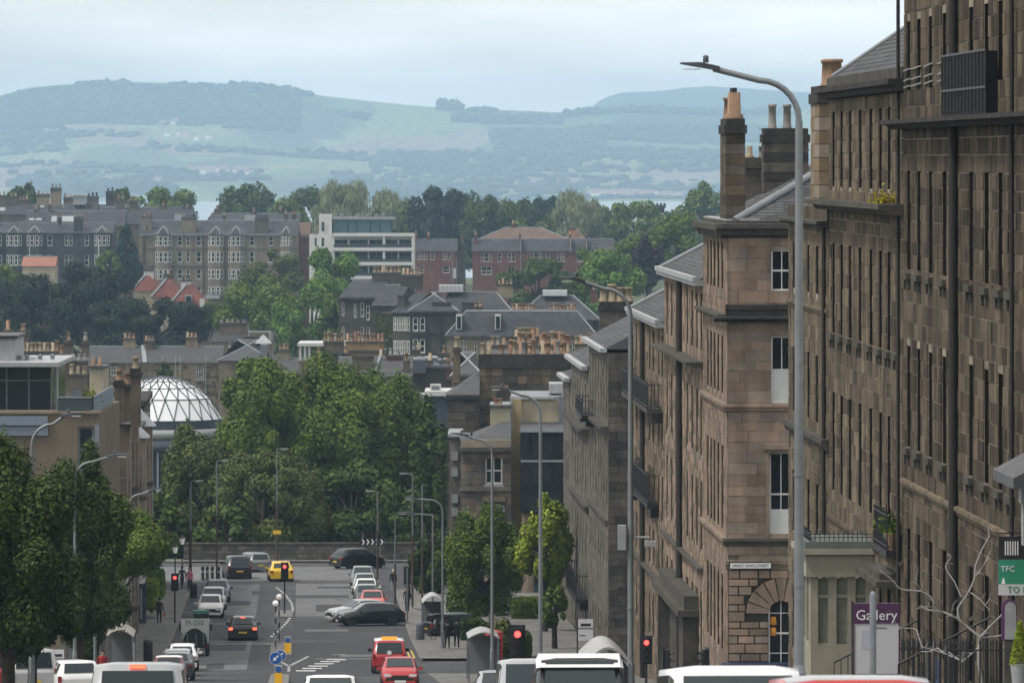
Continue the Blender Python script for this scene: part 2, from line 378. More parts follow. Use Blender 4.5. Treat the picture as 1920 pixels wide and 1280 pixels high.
for d0, d1 in ((20, 214), (240, 317), (338, 430)):
    pavement('pavement', d0, d1, KR + .16, 18.2, 11); kerb('kerb', d0, d1, KR, 1)
for d0, d1 in ((20, 205), (236, 430)):
    pavement('pavement', d0, d1, -15.2, KL - .16, 7); kerb('kerb', d0, d1, KL, -1)
pavement('pavement', 477.5, 480.2, -60, 40, 60)
def marks(name, segs, m=m_line, dz=.012):
    for s in segs: struct(strip(MB(), *s, dz, 6).build(name, m, road))
# dashes and edge lines
seg = []
for dd in np.arange(150, 300, 6.0): seg.append((dd, dd + 2.2, -.85, -.70))
marks('centre_dash', seg)
marks('edge_line', [(330, 432, -6.12, -5.98), (400, 432, -5.4, -5.3)])
seg = []
for k, dd in enumerate(np.arange(372, 436, 2.6)):
    oo = -.75 + 1.3 * math.sin((dd - 372) / 64 * math.pi)
    seg.append((dd, dd + 1.3, oo - 1.05, oo - .88)); 
marks('hatch_dash', seg)
for sgn, n in ((1, 9), (-1, 9)):
    mb = MB()
    for i in range(n):
        t = i / n; dd = 330 + 14 * t; oo = -.55 + sgn * 1.2 * t
        strip(mb, dd, dd + 1.0, oo - .09, oo + .09, .012)
    struct(mb.build('junction_line', m_line, road))
marks('junction_line', [(dd, dd + 1.0, -.63, -.47) for dd in np.arange(300, 330, 2.0)])
marks('lane_dash', [(333 + i * 3, 334.2 + i * 3, .9 + i * .35, 2.0 + i * .35) for i in range(-4, 3)])
marks('stop_line', [(362, 362.5, -5.9, -1.0), (357.5, 357.8, -7.3, -6.2), (371, 371.4, -7.5, -6.3), (340, 340.3, 1.0, 6.2)])
marks('bay_dash', [(dd, dd + .25, 3.1, 4.7) for dd in np.arange(296, 326, 5.0)] + [(dd, dd + .3, 2.0, 2.8) for dd in (338, 346)])
marks('yellow_line', [(341, 352, 6.45, 6.55), (341, 352, 6.7, 6.8), (240, 300, -7.4, -7.3)], m_yell)
struct(strip(strip(strip(MB(), 284.5, 285.1, -5.2, -4.6, .012), 284.5, 285.1, -4.3, -3.7, .012), 284.5, 285.1, -3.2, -2.9, .012).build('worn_lettering', m_line, road))
rg_ = random.Random(31)
for d_, o_x in ((300, 3.4), (352, -3.9), (372, 1.8), (405, -4.4), (418, 2.9), (333, 4.6), (391, -2.2)):
    c_ = MB(); p_ = [S(d_ + .36 * math.sin(a) , o_x + .36 * math.cos(a), .016) for a in np.linspace(0, 6.283, 15)[:-1]]; c_.poly(p_); struct(c_.build('manhole_cover', m_cover, road))
for d_, w1, w2, l_ in ((312, -2.2, -.9, 4), (343, 2.4, 5.9, 3), (360, -4.6, -3.4, 5), (378, .4, 3.2, 2.2), (388, -5.8, -4.7, 9), (425, -3.4, -1.6, 5), (434, 1.4, 4.6, 2.5), (298, 2.2, 3.1, 9), (327, -5.2, -4.2, 7)):
    patch(d_, d_ + l_, w1, w2, rg_.choice((m_patch, m_pale, m_patch)), .010)
# ------------------------------------------------------------------ haze
hz = bpy.data.materials.new('haze_air'); hz.use_nodes = True; t = hz.node_tree; t.nodes.remove(t.nodes['Principled BSDF'])
pv = t.nodes.new('ShaderNodeVolumePrincipled'); pv.inputs['Color'].default_value = (.52, .77, 1.0, 1); pv.inputs['Density'].default_value = 8.8e-5
pv.inputs['Anisotropy'].default_value = 0.0
t.links.new(pv.outputs['Volume'], t.nodes['Material Output'].inputs['Volume'])
struct(MB().box(-4400, 4400, -500, 18100, -76, 236).build('haze', hz), 'stuff')
# ------------------------------------------------------------------ building kit
def cells(L, H0, H1, ops):
    """solid rectangles of a wall 0..L x H0..H1 left over between its openings (x0,x1,z0,z1)"""
    zs = sorted(set([H0, H1] + [z for o in ops for z in (o[2], o[3]) if H0 < z < H1]))
    out = []; prev = None
    for a, b in zip(zs[:-1], zs[1:]):
        cut = sorted((o[0], o[1]) for o in ops if o[2] < b - 1e-6 and o[3] > a + 1e-6)
        x = 0.0; seg = []
        for c0, c1 in cut:
            if c0 > x + 1e-4: seg.append((x, min(c0, L)))
            x = max(x, c1)
        if x < L - 1e-4: seg.append((x, L))
        if prev and prev[2] == seg: prev[1] = b
        else:
            prev = [a, b, seg]; out.append(prev)
    return [(s0, s1, a, b) for a, b, seg in out for s0, s1 in seg]
def courses(L, H0, H1, ops, ch, rng, lmin=.55, lmax=1.05):
    """stone by stone: course rows with broken joints, cut round the openings"""
    out = []; n = max(1, round((H1 - H0) / ch)); ch = (H1 - H0) / n
    hs = [rng.uniform(.78, 1.24) for _ in range(n)]; q = (H1 - H0) / sum(hs); zs = [H0]
    for h_ in hs: zs.append(zs[-1] + h_ * q)
    for r in range(n):
        a, b = zs[r], zs[r + 1]; m = (a + b) / 2
        cut = sorted((o[0], o[1]) for o in ops if o[2] < m < o[3]); x = 0.0; seg = []
        for c0, c1 in cut:
            if c0 > x + .02: seg.append((x, min(c0, L)))
            x = max(x, c1)
        if x < L - .02: seg.append((x, L))
        for s0, s1 in seg:
            x = s0; first = True
            while x < s1 - 1e-3:
                w_ = rng.uniform(lmin, lmax) * (.55 if first and r % 2 else 1)
                x2 = x + w_ if s1 - (x + w_) > .3 else s1
                out.append((x, x2, a, b)); x = x2; first = False
    return out
UNIT = {}
def unit_stone(mat, bev=.0):
    key = mat.name
    if key not in UNIT:
        UNIT[key] = MB().box(0, 1, 0, 1, 0, 1).mesh('stone', mat)
    return UNIT[key]
SASH = {}
m_white = M('white_paint', (.62, .62, .60), .5, .1, 3, orand=.12); m_glass = M('window_glass', (.012, .014, .017), .06, 0, spec=.5, orand=.35)
m_dimglass = M('old_glass', (.022, .024, .026), .12, 0, spec=.5, orand=.5)
m_blind = M('window_blind', (.55, .56, .55), .7, .06, 2)
def sash_meshes(w_, h, bars=(2, 2), fr=.07, key='s', mat=None):
    k = (round(w_, 2), round(h, 2), bars, fr, key)
    if k not in SASH:
        mb = MB(); d = .09
        mb.box(0, fr, 0, d, 0, h); mb.box(w_ - fr, w_, 0, d, 0, h); mb.box(fr, w_ - fr, 0, d, 0, fr * 1.5); mb.box(fr, w_ - fr, 0, d, h - fr, h)
        mb.box(fr, w_ - fr, .012, d - .01, h / 2 - fr * .5, h / 2 + fr * .5)
        for i in range(1, bars[0]): x = w_ * i / bars[0]; mb.box(x - fr * .28, x + fr * .28, .03, d - .02, fr * 1.5, h / 2 - fr * .5); mb.box(x - fr * .28, x + fr * .28, .03, d - .02, h / 2 + fr * .5, h - fr)
        for half in (0, 1):
            for j in range(1, bars[1]):
                z = h / 2 * half + h / 2 * j / bars[1]
                for i in range(bars[0]):
                    xa, xb = max(fr, w_ * i / bars[0] + fr * .28), min(w_ - fr, w_ * (i + 1) / bars[0] - fr * .28)
                    mb.box(xa, xb, .034, d - .024, z - fr * .25, z + fr * .25)
        SASH[k] = (mb.mesh('window', mat or m_white), MB().box(fr * .7, w_ - fr * .7, .045, .06, fr, h - fr * .6).mesh('pane', m_glass))
    return SASH[k]
m_sill = M('sill_stone', (.14, .128, .11), .9, .2, 2.0)
def put_window(parent, x0, x1, z0, z1, y, bars=(2, 2), fr=.07, sill=None, depth=.2, blind=0.0, mat=None, glass=None):
    a, g = sash_meshes(x1 - x0, z1 - z0, bars, fr, 's' if mat is None else mat.name, mat)
    o = ob('window', a, parent, (x0, y + depth, z0))
    p_ = ob('pane', g, o)
    if blind > 0: MB().box(.06, x1 - x0 - .06, .02, .042, (.08 if blind < 1 else .08), (z1 - z0) * blind).build('blind', m_blind, o)
    if sill: MB().box(-.12, x1 - x0 + .12, -depth - .11, .02 - .12 + .1, -.16, -.004).build('sill', sill, o)
    return o
POT = {}
def pot_mesh(kind, r, h, mat):
    k = (kind, round(r, 2), round(h, 2), mat.name)
    if k not in POT:
        if kind == 'plain': pr = [(r * 1.12, 0), (r * 1.12, h * .08), (r, h * .12), (r * .9, h * .86), (r * 1.08, h * .88), (r * 1.08, h), (r * .8, h), (r * .78, h * .8), (0, h * .8)]
        elif kind == 'cowl': pr = [(r, 0), (r * .85, h * .6), (r * .5, h * .62), (r * .5, h * .8), (r * 1.2, h * .82), (r * 1.1, h * .9), (0, h)]
        else: pr = [(r * 1.25, 0), (r * 1.2, h * .15), (r * .85, h * .2), (r * .8, h), (r * .65, h), (r * .6, h * .8), (0, h * .8)]
        POT[k] = MB().lathe(pr, 10).mesh('chimney_pot', mat)
    return POT[k]
m_pot = M('terracotta', (.26, .17, .112), .85, .16, 2.5, orand=.25); m_potpale = M('buff_clay', (.30, .245, .17), .85, .18, 2.5, orand=.22); m_potgrey = M('grey_pot', (.22, .215, .2), .9, .15, 3, orand=.2)
m_potred = M('red_clay', (.22, .12, .085), .85, .15, 2.5, orand=.2)
def chimney(parent, x, y, z, wx, wy, h, mat, capm=None, pots=(), rows=1, name='chimney', potr=.16, poth=.7, seed=0, base=None):
    """x,y = centre; pots: list of materials laid along the longer side"""
    rng = random.Random(seed * 7 + int(abs(x) * 10)); mb = MB(); cm = capm or mat
    mb.box(x - wx / 2, x + wx / 2, y - wy / 2, y + wy / 2, z, z + h * .86)
    mb.box(x - wx / 2 - .1, x + wx / 2 + .1, y - wy / 2 - .1, y + wy / 2 + .1, z + h * .86, z + h * .94, 1)
    mb.box(x - wx / 2 - .02, x + wx / 2 + .02, y - wy / 2 - .02, y + wy / 2 + .02, z + h * .94, z + h, 1)
    c = mb.build(name, [mat, cm], parent)
    n = len(pots); lx = wx >= wy
    for i, m in enumerate(pots):
        if m is None: continue
        t = (i + .5) / n
        px_, py_ = (x - wx / 2 + wx * t, y) if lx else (x, y - wy / 2 + wy * t)
        hh = poth * rng.choice((.8, .95, 1.0, 1.0, 1.15)); hh = round(hh, 1)
        kind = rng.choice(('plain', 'plain', 'roll', 'plain')) if m is not m_potgrey else rng.choice(('plain', 'cowl'))
        ob('chimney_pot', pot_mesh(kind, potr, hh, m), c, (px_, py_, z + h), rng.uniform(0, 3))
    return c
class Bld:
    """a house of the right-hand terrace: local x runs up the hill from its far end, local -y faces the street"""
    def __init__(s, name, label, cat, dfar, dnear, o, depth, zbase, ztop, group=None):
        s.o = o; s.dfar = dfar; s.L = dfar - dnear; s.depth = depth
        p = S(dfar, o, z=0.0); s.root = thing(name, label, cat, p, math.atan2(-CA, SA), group)
        s.zb, s.zt = zbase, ztop; s.ops = []
    def u(s, px): return s.dfar - dpx(px, s.o)
    def z(s, y, px, o=None):
        o = s.o if o is None else o; d = dpx(px, o); return -(y - YH) / F * (d * CA + o * SA)
    def row(s, pxs, w_, z0, z1, **kw):
        for px in pxs:
            u = s.u(px); s.ops.append((u - w_ / 2, u + w_ / 2, z0, z1, kw))
    def wallmesh(s, mat, t=.45, name='wall', gable=None):
        o4 = [o[:4] for o in s.ops]
        mb = MB()
        for x0, x1, z0, z1 in cells(s.L, s.zb, s.zt, o4): mb.box(x0, x1, 0, t, z0, z1)
        mb.box(0, .4, t, s.depth, s.zb, s.zt); mb.box(.4, s.L - (.4 if gable is None else gable), s.depth - .4, s.depth, s.zb, s.zt)
        if gable is None: mb.box(s.L - .4, s.L, t, s.depth, s.zb, s.zt)
        mb.box(.4, s.L - .4, t + .6, t + .7, s.zb, s.zt - .2)
        w_ = mb.build(name, m_core, s.root); mb = MB()
        for x0, x1, z0, z1 in cells(s.L, s.zb, s.zt, o4): mb.box(x0, x1, -.012, 0, z0, z1)
        mb.build('pointing', mat, w_); return w_
    def stones(s, wall, mats, ch=.36, proud=.035, jt=.022, seed=1, cap=300, joined=False, zmin=None, u0=0.0, lmin=.55, lmax=1.05):
        rng = random.Random(seed); o4 = [o[:4] for o in s.ops]
        cs = courses(s.L, max(s.zb, zmin if zmin is not None else s.zb), s.zt, o4, ch, rng, lmin, lmax)
        cs = [c for c in cs if c[1] > u0]
        cs.sort(key=lambda c: -(c[1]))                                    # the nearest, so the largest, first
        head = [] if joined else cs[:cap]; rest = cs if joined else cs[cap:]
        for x0, x1, z0, z1 in head:
            e = rng.uniform(-.008, .012)
            ob('stone', unit_stone(rng.choice(mats)), wall, (x0 + jt / 2, -proud - e, z0 + jt / 2), 0, (x1 - x0 - jt, proud + e + .01, z1 - z0 - jt))
        if rest:
            mb = MB()
            for x0, x1, z0, z1 in rest:
                e = rng.uniform(-.008, .012); mb.box(x0 + jt / 2, x1 - jt / 2, -proud - e, .01, z0 + jt / 2, z1 - jt / 2, rng.randrange(len(mats)))
            struct(mb.build('stonework', mats, wall), 'stuff')
    def windows(s, **kw0):
        for x0, x1, z0, z1, kw in s.ops:
            if kw.get('none'): continue
            k = dict(kw0); k.update({a: b for a, b in kw.items()}); put_window(s.root, x0, x1, z0, z1, 0, **k)
    def band(s, z0, z1, out, mat, x0=0.0, x1=None, name='string_course', end=True):
        x1 = s.L if x1 is None else x1; mb = MB()
        mb.ext([(.06, z0), (-out * .55, z0), (-out * .7, z0 + (z1 - z0) * .45), (-out, z0 + (z1 - z0) * .55), (-out, z1), (.06, z1 + .02)], 0, x0, x1)
        return mb.build(name, mat, s.root)
    def pipe(s, px, z0, z1, m, r=.075):
        u = s.u(px); return MB().cyl((u, -.16, z0), (u, -.16, z1), r, n=8).build('drainpipe', m, s.root)
m_core = M('wall_core', (.017, .014, .011), .95, .2, 1.0)
m_mortar = M('mortar', (.31, .27, .21), .95, .15, .7, col2=(.10, .085, .065))
m_st = [M('sandstone_a', (.120, .092, .062), .92, .2, .9, col2=(.052, .041, .031), orand=.22, island=.20, streak=.55, thr=(.42, .75)),
        M('sandstone_b', (.142, .112, .077), .92, .2, .9, col2=(.085, .067, .049), orand=.2, island=.18, streak=.5, thr=(.42, .75)),
        M('sandstone_c', (.088, .069, .049), .92, .2, .9, col2=(.034, .028, .023), orand=.32, island=.28, streak=.5, thr=(.42, .75))]
m_stw = [M('warmstone_a', (.27, .195, .143), .92, .2, .8, col2=(.165, .12, .09), orand=.18, island=.16, streak=.34), M('warmstone_b', (.225, .172, .130), .92, .2, .8, col2=(.135, .105, .082), orand=.18, island=.16, streak=.36),
         M('warmstone_c', (.245, .200, .155), .92, .2, .8, col2=(.15, .12, .1), orand=.16, island=.15, streak=.2)]
m_joint_dark = M('rusticated_joint', (.05, .044, .038), .95, .1, 2)
m_soot = M('sooty_stone', (.050, .047, .042), .95, .2, 1.5, col2=(.028, .027, .026), streak=.3)
m_ledge = M('ledge_stone', (.085, .078, .066), .95, .2, 1.2, col2=(.045, .043, .038), streak=.2)
m_slate = M('slate', (.066, .065, .066), .75, .18, .8, col2=(.045, .047, .05), island=.3, orand=.1, spec=.15)
m_lead = M('lead', (.17, .185, .20), .5, .1, 2, spec=.5); m_leadpale = M('lead_pale', (.29, .30, .305), .55, .1, 2)
m_iron = M('black_iron', (.013, .013, .015), .5, .1, 6, spec=.4)
m_pipe = plain('cast_pipe', (.020, .016, .013), .8)
def slates(mb, A, B, C, D, ch, sw, rng, mi=0, lift=.02):
    """slates laid in courses on the quad A(eave left) B(eave right) C(ridge right) D(ridge left)"""
    A, B, C, D = map(Vector, (A, B, C, D)); n = max(1, int((D - A).length / ch)); nrm = (B - A).cross(D - A)
    if nrm.length < 1e-9: nrm = (B - A).cross(C - A)
    nrm.normalize()
    if nrm.z < 0: nrm = -nrm
    for r in range(n):
        t0, t1 = r / n, (r + 1) / n + .25 / n; t1 = min(t1, 1)
        a0, b0, a1, b1 = A.lerp(D, t0), B.lerp(C, t0), A.lerp(D, t1), B.lerp(C, t1); w_ = (b0 - a0).length
        if w_ < .05: continue
        m = max(1, int(w_ / sw)); off = .5 if r % 2 else 0
        for i in range(m + (1 if off else 0)):
            s0, s1 = max(0, (i - off) / m), min(1, (i + 1 - off) / m - .06 / m); e = lift * rng.uniform(.7, 1.5)
            p = [a0.lerp(b0, s0) + nrm * e, a0.lerp(b0, s1) + nrm * e, a1.lerp(b1, s1) + nrm * .004, a1.lerp(b1, s0) + nrm * .004]
            mb.add(p + [a0.lerp(b0, s0), a0.lerp(b0, s1)], [(0, 1, 2, 3), (4, 5, 1, 0)], mi)
def railing(parent, pts, h, sp, mat=None, name='railing', r=.016, spikes=True, z=None):
    """spiked iron bars along a list of local points"""
    mb = MB(); pts = [Vector(p) for p in pts]
    for a, b in zip(pts[:-1], pts[1:]):
        n = max(1, int((b - a).length / sp))
        for i in range(n):
            p = a.lerp(b, i / n); mb.box(p.x - r, p.x + r, p.y - r, p.y + r, p.z, p.z + h)
            if spikes:
                mb.add([(p.x - r * 2, p.y - r * 2, p.z + h), (p.x + r * 2, p.y - r * 2, p.z + h), (p.x + r * 2, p.y + r * 2, p.z + h), (p.x - r * 2, p.y + r * 2, p.z + h), (p.x, p.y, p.z + h + .16)],
                       [(0, 1, 4), (1, 2, 4), (2, 3, 4), (3, 0, 4)])
        for zz in (.12, h - .12):
            mb.tube([a + Vector((0, 0, zz)), b + Vector((0, 0, zz))], r * 1.5, 4)
    return mb.build(name, mat or m_iron, parent)

# ------------------------------------------------------------------ right-hand terraces, nearest first
W = 1.12
# A: the tall corner-to-corner tenement nearest the camera
A = Bld('stone_tenement', 'tallest dark stone tenement at the right edge, with a black balcony cage', 'tenement', dpx(1697, 17.9), 133.0, 17.9, 13, -22, 6.4)
pa = [1705, 1724, 1746, 1772, 1822, 1851, 1877, 1899, 1936, 1962]
A.row(pa, W, A.z(182, 1705), A.z(40, 1705)); A.row(pa, W, A.z(511, 1705), A.z(307, 1705)); A.row(pa, W, A.z(838, 1705), A.z(648, 1705)); A.row(pa, W, -13.9, -10.75, bars=(2, 3)); A.row(pa, W, -18.2, -15.8)
wa = A.wallmesh(m_mortar); A.stones(wa, m_st, .5, seed=3, jt=.036, lmin=.7, lmax=1.35); A.windows(bars=(2, 2), mat=M('window_brown', (.12, .11, .1), .6, .1, 3), depth=.4)
A.band(A.z(243, 1700), A.z(226, 1700), .75, m_soot, name='cornice', x0=-.3); A.band(A.z(912, 1700), A.z(897, 1700), .16, m_st[1])
MB().box(-.3, A.L, -.5, .8, 6.4, 6.9).box(-.3, A.L, -.75, .8, 6.9, 7.3).build('parapet', m_soot, A.root)
for px in pa[:8]:                                                         # corbelled sills that show below each window
    for zz in (A.z(511, 1705), A.z(838, 1705)):
        u = A.u(px); MB().box(u - W / 2 - .1, u + W / 2 + .1, -.17, .2, zz - .2, zz - .01).box(u - W / 2 + .02, u - W / 2 + .2, -.12, -.036, zz - .5, zz - .2).box(u + W / 2 - .2, u + W / 2 - .02, -.12, -.036, zz - .5, zz - .2).build('sill', m_ledge, A.root)
A.pipe(1798, -17, 6.4, m_pipe, .13); A.pipe(1909, -17, 6.4, m_pipe, .06); A.pipe(1694, -17, 6.4, m_pipe, .055)
# balcony cage above the cornice
u0, u1 = A.u(1790), A.u(1874); zc = A.z(214, 1800)
cage = MB(); zt_ = zc + 1.55
cage.box(u0, u1, -.34, -.05, zc - .06, zc).box(u0, u1, -.34, -.28, zc, zt_).box(u0, u0 + .06, -.28, -.05, zc, zt_).box(u1 - .06, u1, -.28, -.05, zc, zt_)
bal = cage.build('balcony', M('balcony_panel', (.010, .010, .012), .8, .1, 3), A.root)
mb = MB()
for i in range(14):
    x = u0 + (u1 - u0) * i / 13; mb.box(x - .015, x + .015, -.37, -.34, zc, zt_ + .06)
mb.box(u0, u1 + .02, -.375, -.341, zc + .6, zc + .66).box(u0, u1, -.375, -.341, zt_, zt_ + .06); mb.build('balcony_bars', m_iron, bal)
# bird wires strung across the top windows
mb = MB()
for zz in (A.z(131, 1720), A.z(150, 1720), A.z(163, 1720)):
    for k, (a, b) in enumerate(((1700, 1712), (1714, 1732), (1738, 1754), (1764, 1781))):
        mb.tube([(A.u(a), -.09, zz + .02 * k), (A.u(b), -.09, zz + .03 * k + .05)], .022, 4)
mb.build('bird_wire', m_leadpale, A.root)
# lower doors and porch columns along the street level
for px, m in ((1760, plain('door_blue', (.03, .05, .11), .4)), (1744, plain('door_black', (.012, .012, .014), .4))):
    u = A.u(px); dr = MB().box(u - .55, u + .55, -.06, .0, -16.9, -13.9).build('door', m, A.root); MB().box(u + .38, u + .44, -.1, -.06, -15.6, -15.2).build('handle', M('brass', (.5, .36, .12), .35, 0, metal=.9), dr)
# B: second tenement with attic windows over a ledge and a slate roof
B = Bld('attic_tenement', 'second dark tenement from the right edge, its attic storey over a mossy ledge', 'tenement', dpx(1556, 17.9), dpx(1697, 17.9) + .03, 17.9, 12, -23, 0)
pb = [1564, 1579, 1595, 1614, 1634, 1652, 1668, 1684]
B.zt = B.z(188, 1560)
B.row(pb, W * .95, B.z(350, 1563), B.z(208, 1563)); B.row(pb, W, B.z(624, 1563), B.z(450, 1563)); B.row(pb, W, B.z(925, 1563), B.z(733, 1563)); B.row(pb, W, -15.6, -12.9)
wb = B.wallmesh(m_mortar); B.stones(wb, m_st, .46, seed=4, jt=.036, lmin=.7, lmax=1.3); B.windows(bars=(2, 2), mat=MATS['window_brown'], depth=.4)
for px in pb:
    zz = B.z(624, 1563); u = B.u(px); MB().box(u - W / 2 - .1, u + W / 2 + .1, -.17, .2, zz - .2, zz - .01).box(u - W / 2 + .02, u - W / 2 + .2, -.12, -.036, zz - .5, zz - .2).box(u + W / 2 - .2, u + W / 2 - .02, -.12, -.036, zz - .5, zz - .2).build('sill', m_ledge, B.root)
B.band(B.z(186, 1560), B.z(166, 1560), .5, m_soot, name='cornice', x0=-.2); B.band(B.z(392, 1563), B.z(374, 1563), .8, m_ledge, name='ledge', x0=-.5); B.band(B.z(980, 1563), B.z(966, 1563), .14, m_st[2])
mb = MB().box(-.1, B.L, -.1, .5, B.zt + .02, B.zt + .75).build('blocking_course', m_ledge, B.root)
zr0, zr1 = B.zt + .75, B.zt + 4.6
mb = MB(); mb.add([(-.1, .1, zr0), (B.L, .1, zr0), (B.L, 5.6, zr1), (2.6, 5.6, zr1), (-.1, 11, zr0), (B.L, 11, zr0)], [(0, 1, 2, 3), (4, 0, 3), (4, 3, 2, 5), (1, 5, 2)])
rf = mb.build('roof', m_slate, B.root); mb = MB(); rng = random.Random(2); slates(mb, (-.1, .1, zr0), (B.L, .1, zr0), (B.L, 5.6, zr1), (2.6, 5.6, zr1), .32, .45, rng); slates(mb, (-.1, 11, zr0), (-.1, .1, zr0), (2.6, 5.6, zr1), (2.6, 5.6, zr1), .32, .45, rng)
struct(mb.build('slates', m_slate, rf), 'stuff'); MB().tube([(-.1, .1, zr0 + .05), (2.6, 5.6, zr1 + .05)], .09, 6).build('hip_lead', m_lead, rf)
# a tuft on the ledge
def tuft(parent, x, y, z, r, n, mats, name='ledge_weed', seed=0):
    rng = np.random.default_rng(seed); c = rng.normal(size=(n, 3)) * r * .55; c[:, 2] = np.abs(c[:, 2]) * 1.1; a = rng.normal(size=(n, 3)); a /= np.linalg.norm(a, axis=1)[:, None]
    b = np.cross(a, rng.normal(size=(n, 3))); b /= np.linalg.norm(b, axis=1)[:, None]; s = r * .22
    v = np.stack([c - a * s, c + b * s * .6, c + a * s, c - b * s * .6], 1).reshape(-1, 3); q = np.arange(4 * n).reshape(-1, 4)
    return ob(name, npmesh(name, v, q, mats), parent, (x, y, z))
LEAF_Y = leafmat('leaf_yellow', (.16, .13, .01), (.24, .2, .015), (.3, .26, .03))
tag(tuft(None, 0, 0, 0, .34, 120, LEAF_Y, 'ledge_plant'), 'small yellow-green weed growing on the ledge of the second tenement', 'plant').location = S(B.dfar - B.u(1680), 17.9 - .35, z=B.z(374, 1563))
# B2: lower pavilion beside Great King Street with its tall chimney
C2 = Bld('corner_pavilion', 'lower stone end house by the side street with a tall chimney of two terracotta pots', 'tenement', dpx(1480, 17.9), dpx(1556, 17.9) + .03, 17.9, 12, -24, 0)
C2.zt = C2.z(412, 1510)
pc = [1490, 1503, 1517, 1533, 1548]
C2.row(pc, W, C2.z(545, 1510), C2.z(447, 1510)); C2.row(pc, W, C2.z(793, 1510), C2.z(645, 1510)); C2.row(pc, W, C2.z(1010, 1510), C2.z(890, 1510)); C2.row(pc[:2], W, -17.6, -15.3)
wc = C2.wallmesh(m_mortar); C2.stones(wc, m_st[:2], .46, seed=6, cap=220, jt=.036, lmin=.7, lmax=1.3); C2.windows(bars=(2, 2), mat=MATS['window_brown'], depth=.4)
C2.band(C2.z(422, 1510), C2.z(410, 1510), .45, m_ledge, name='cornice', x0=-.4); C2.band(C2.z(580, 1510), C2.z(568, 1510), .14, m_st[1]); C2.band(C2.z(820, 1510), C2.z(800, 1510), .3, m_ledge); C2.pipe(1553, -18, C2.zt, m_pipe)
MB().box(-.1, C2.L, -.06, .5, C2.zt + .02, C2.zt + .5).build('blocking_course', m_st[2], C2.root)
MB().add([(0, .5, C2.zt + .3), (C2.L, .5, C2.zt + .3), (C2.L, 11.5, C2.zt + .7), (0, 11.5, C2.zt + .7)], [(0, 1, 2, 3)]).build('roof', m_lead, C2.root)
# C: corner house with a gable facing up the street
C = Bld('gable_house', 'corner house whose pink sandstone gable faces up the hill, tall sash windows and street nameplate', 'house', dpx(1320, 17.9), dpx(1365.5, 17.9), 17.9, 11.0, -24.6, 0)
C.zt = C.z(446, 1365)
pcc = [1328.5, 1334.5, 1341, 1348, 1355.5]
C.row(pcc, W, C.z(545, 1365), C.z(456, 1365)); C.row(pcc, W, C.z(742, 1365), C.z(625, 1365)); C.row(pcc, W, C.z(998, 1365), C.z(838, 1365)); C.row(pcc, W, C.z(1235, 1365), C.z(1085, 1365))
wcc = C.wallmesh(m_mortar, gable=.4); C.stones(wcc, m_stw[:2], .4, seed=8, joined=True); C.windows(bars=(2, 2), mat=MATS['window_brown'], depth=.4)
C.band(C.z(446, 1365), C.z(421, 1365), .5, m_ledge, name='cornice'); C.band(C.z(600, 1365), C.z(590, 1365), .45, m_ledge, name='ledge'); C.band(C.z(771, 1365), C.z(757, 1365), .22, m_stw[1]); C.band(C.z(1022, 1365), C.z(1008, 1365), .25, m_stw[1])
# gable wall (faces local +x)
dC = dpx(1365.5, 17.9); pC = S(dC, 17.9, z=0); kC = F / pC.y
def gy(px): return (px - 1365.5) / kC                     # metres into the house from the corner
def gzz(y): return -(y - YH) / kC
gops = [(gy(1446), gy(1487), gzz(547), gzz(468)), (gy(1446), gy(1487), gzz(757), gzz(630)), (gy(1443), gy(1487), gzz(1005), gzz(848)), (gy(1441), gy(1489), gzz(1262), gzz(1112)),
        (gy(1660), gy(1700), gzz(547), gzz(468)), (gy(1660), gy(1700), gzz(757), gzz(630)), (gy(1660), gy(1700), gzz(1005), gzz(848))]
GW = 10.6
gr = ob('gable', None, C.root, (C.L, 0, 0), math.pi / 2)        # gable frame: its x runs into the house, its -y faces up the hill
mb = MB()
for x0, x1, z0, z1 in cells(GW, C.zb, C.zt, gops): mb.box(x0, x1, 0.0, .4, z0, z1)
gw = ob('gable', mb.mesh('gable', m_mortar), C.root, (C.L, 0, 0), math.pi / 2); bpy.data.objects.remove(gr)
rng = random.Random(12); zru = gzz(1068)
def lay(ops, H0, H1, ch, mats, jt, proud, lm, lx, skip=lambda *a: False):
    for x0, x1, z0, z1 in courses(GW, H0, H1, ops, ch, rng, lm, lx):
        if skip(x0, x1, z0, z1):
            zq = max(z0, azs) - azs; hc = math.sqrt(max(0, R2 * R2 - zq * zq)) + .02
            if x0 < axc - hc - .1 and (x0 + x1) / 2 < axc: x1 = min(x1, axc - hc)
            elif x1 > axc + hc + .1 and (x0 + x1) / 2 > axc: x0 = max(x0, axc + hc)
            else: continue
        e = rng.uniform(-.006, .01)
        ob('stone', unit_stone(rng.choice(mats)), gw, (x0 + jt / 2, -proud - e, z0 + jt / 2), 0, (x1 - x0 - jt, proud + e + .01, z1 - z0 - jt))
axc, azs, arr = (gops[3][0] + gops[3][1]) / 2, gzz(1150), (gops[3][1] - gops[3][0]) / 2
R2 = arr + .95
def inarch(x0, x1, z0, z1):
    cx, cz = min(max(axc, x0), x1), max(azs, z0); return (z1 > azs and math.hypot(cx - axc, cz - azs) < R2 - .05)
vis_ops = gops
lay(gops, gzz(1040), C.zt, .43, m_stw, .012, .03, .7, 1.5)
lay(gops, C.zb, zru, .345, m_stw[:2] + [m_stw[2]], .055, .1, .5, .95, inarch)
mb = MB()
for x0, x1, z0, z1 in cells(GW, C.zb, zru, gops[3:4]): mb.box(x0, x1, -.004, .012, z0, z1)
mb.build('rusticated_backing', m_joint_dark, gw)
for zl in (1172, 1192):
    lp = MB().lathe([(.05, 0), (.14, .04), (.10, .34), (0, .36)], 10).build('lamp_shade', glow('window_lamp', (1.0, .42, .06), .07), gw, (gops[3][0] + .22, .12, gzz(zl)))
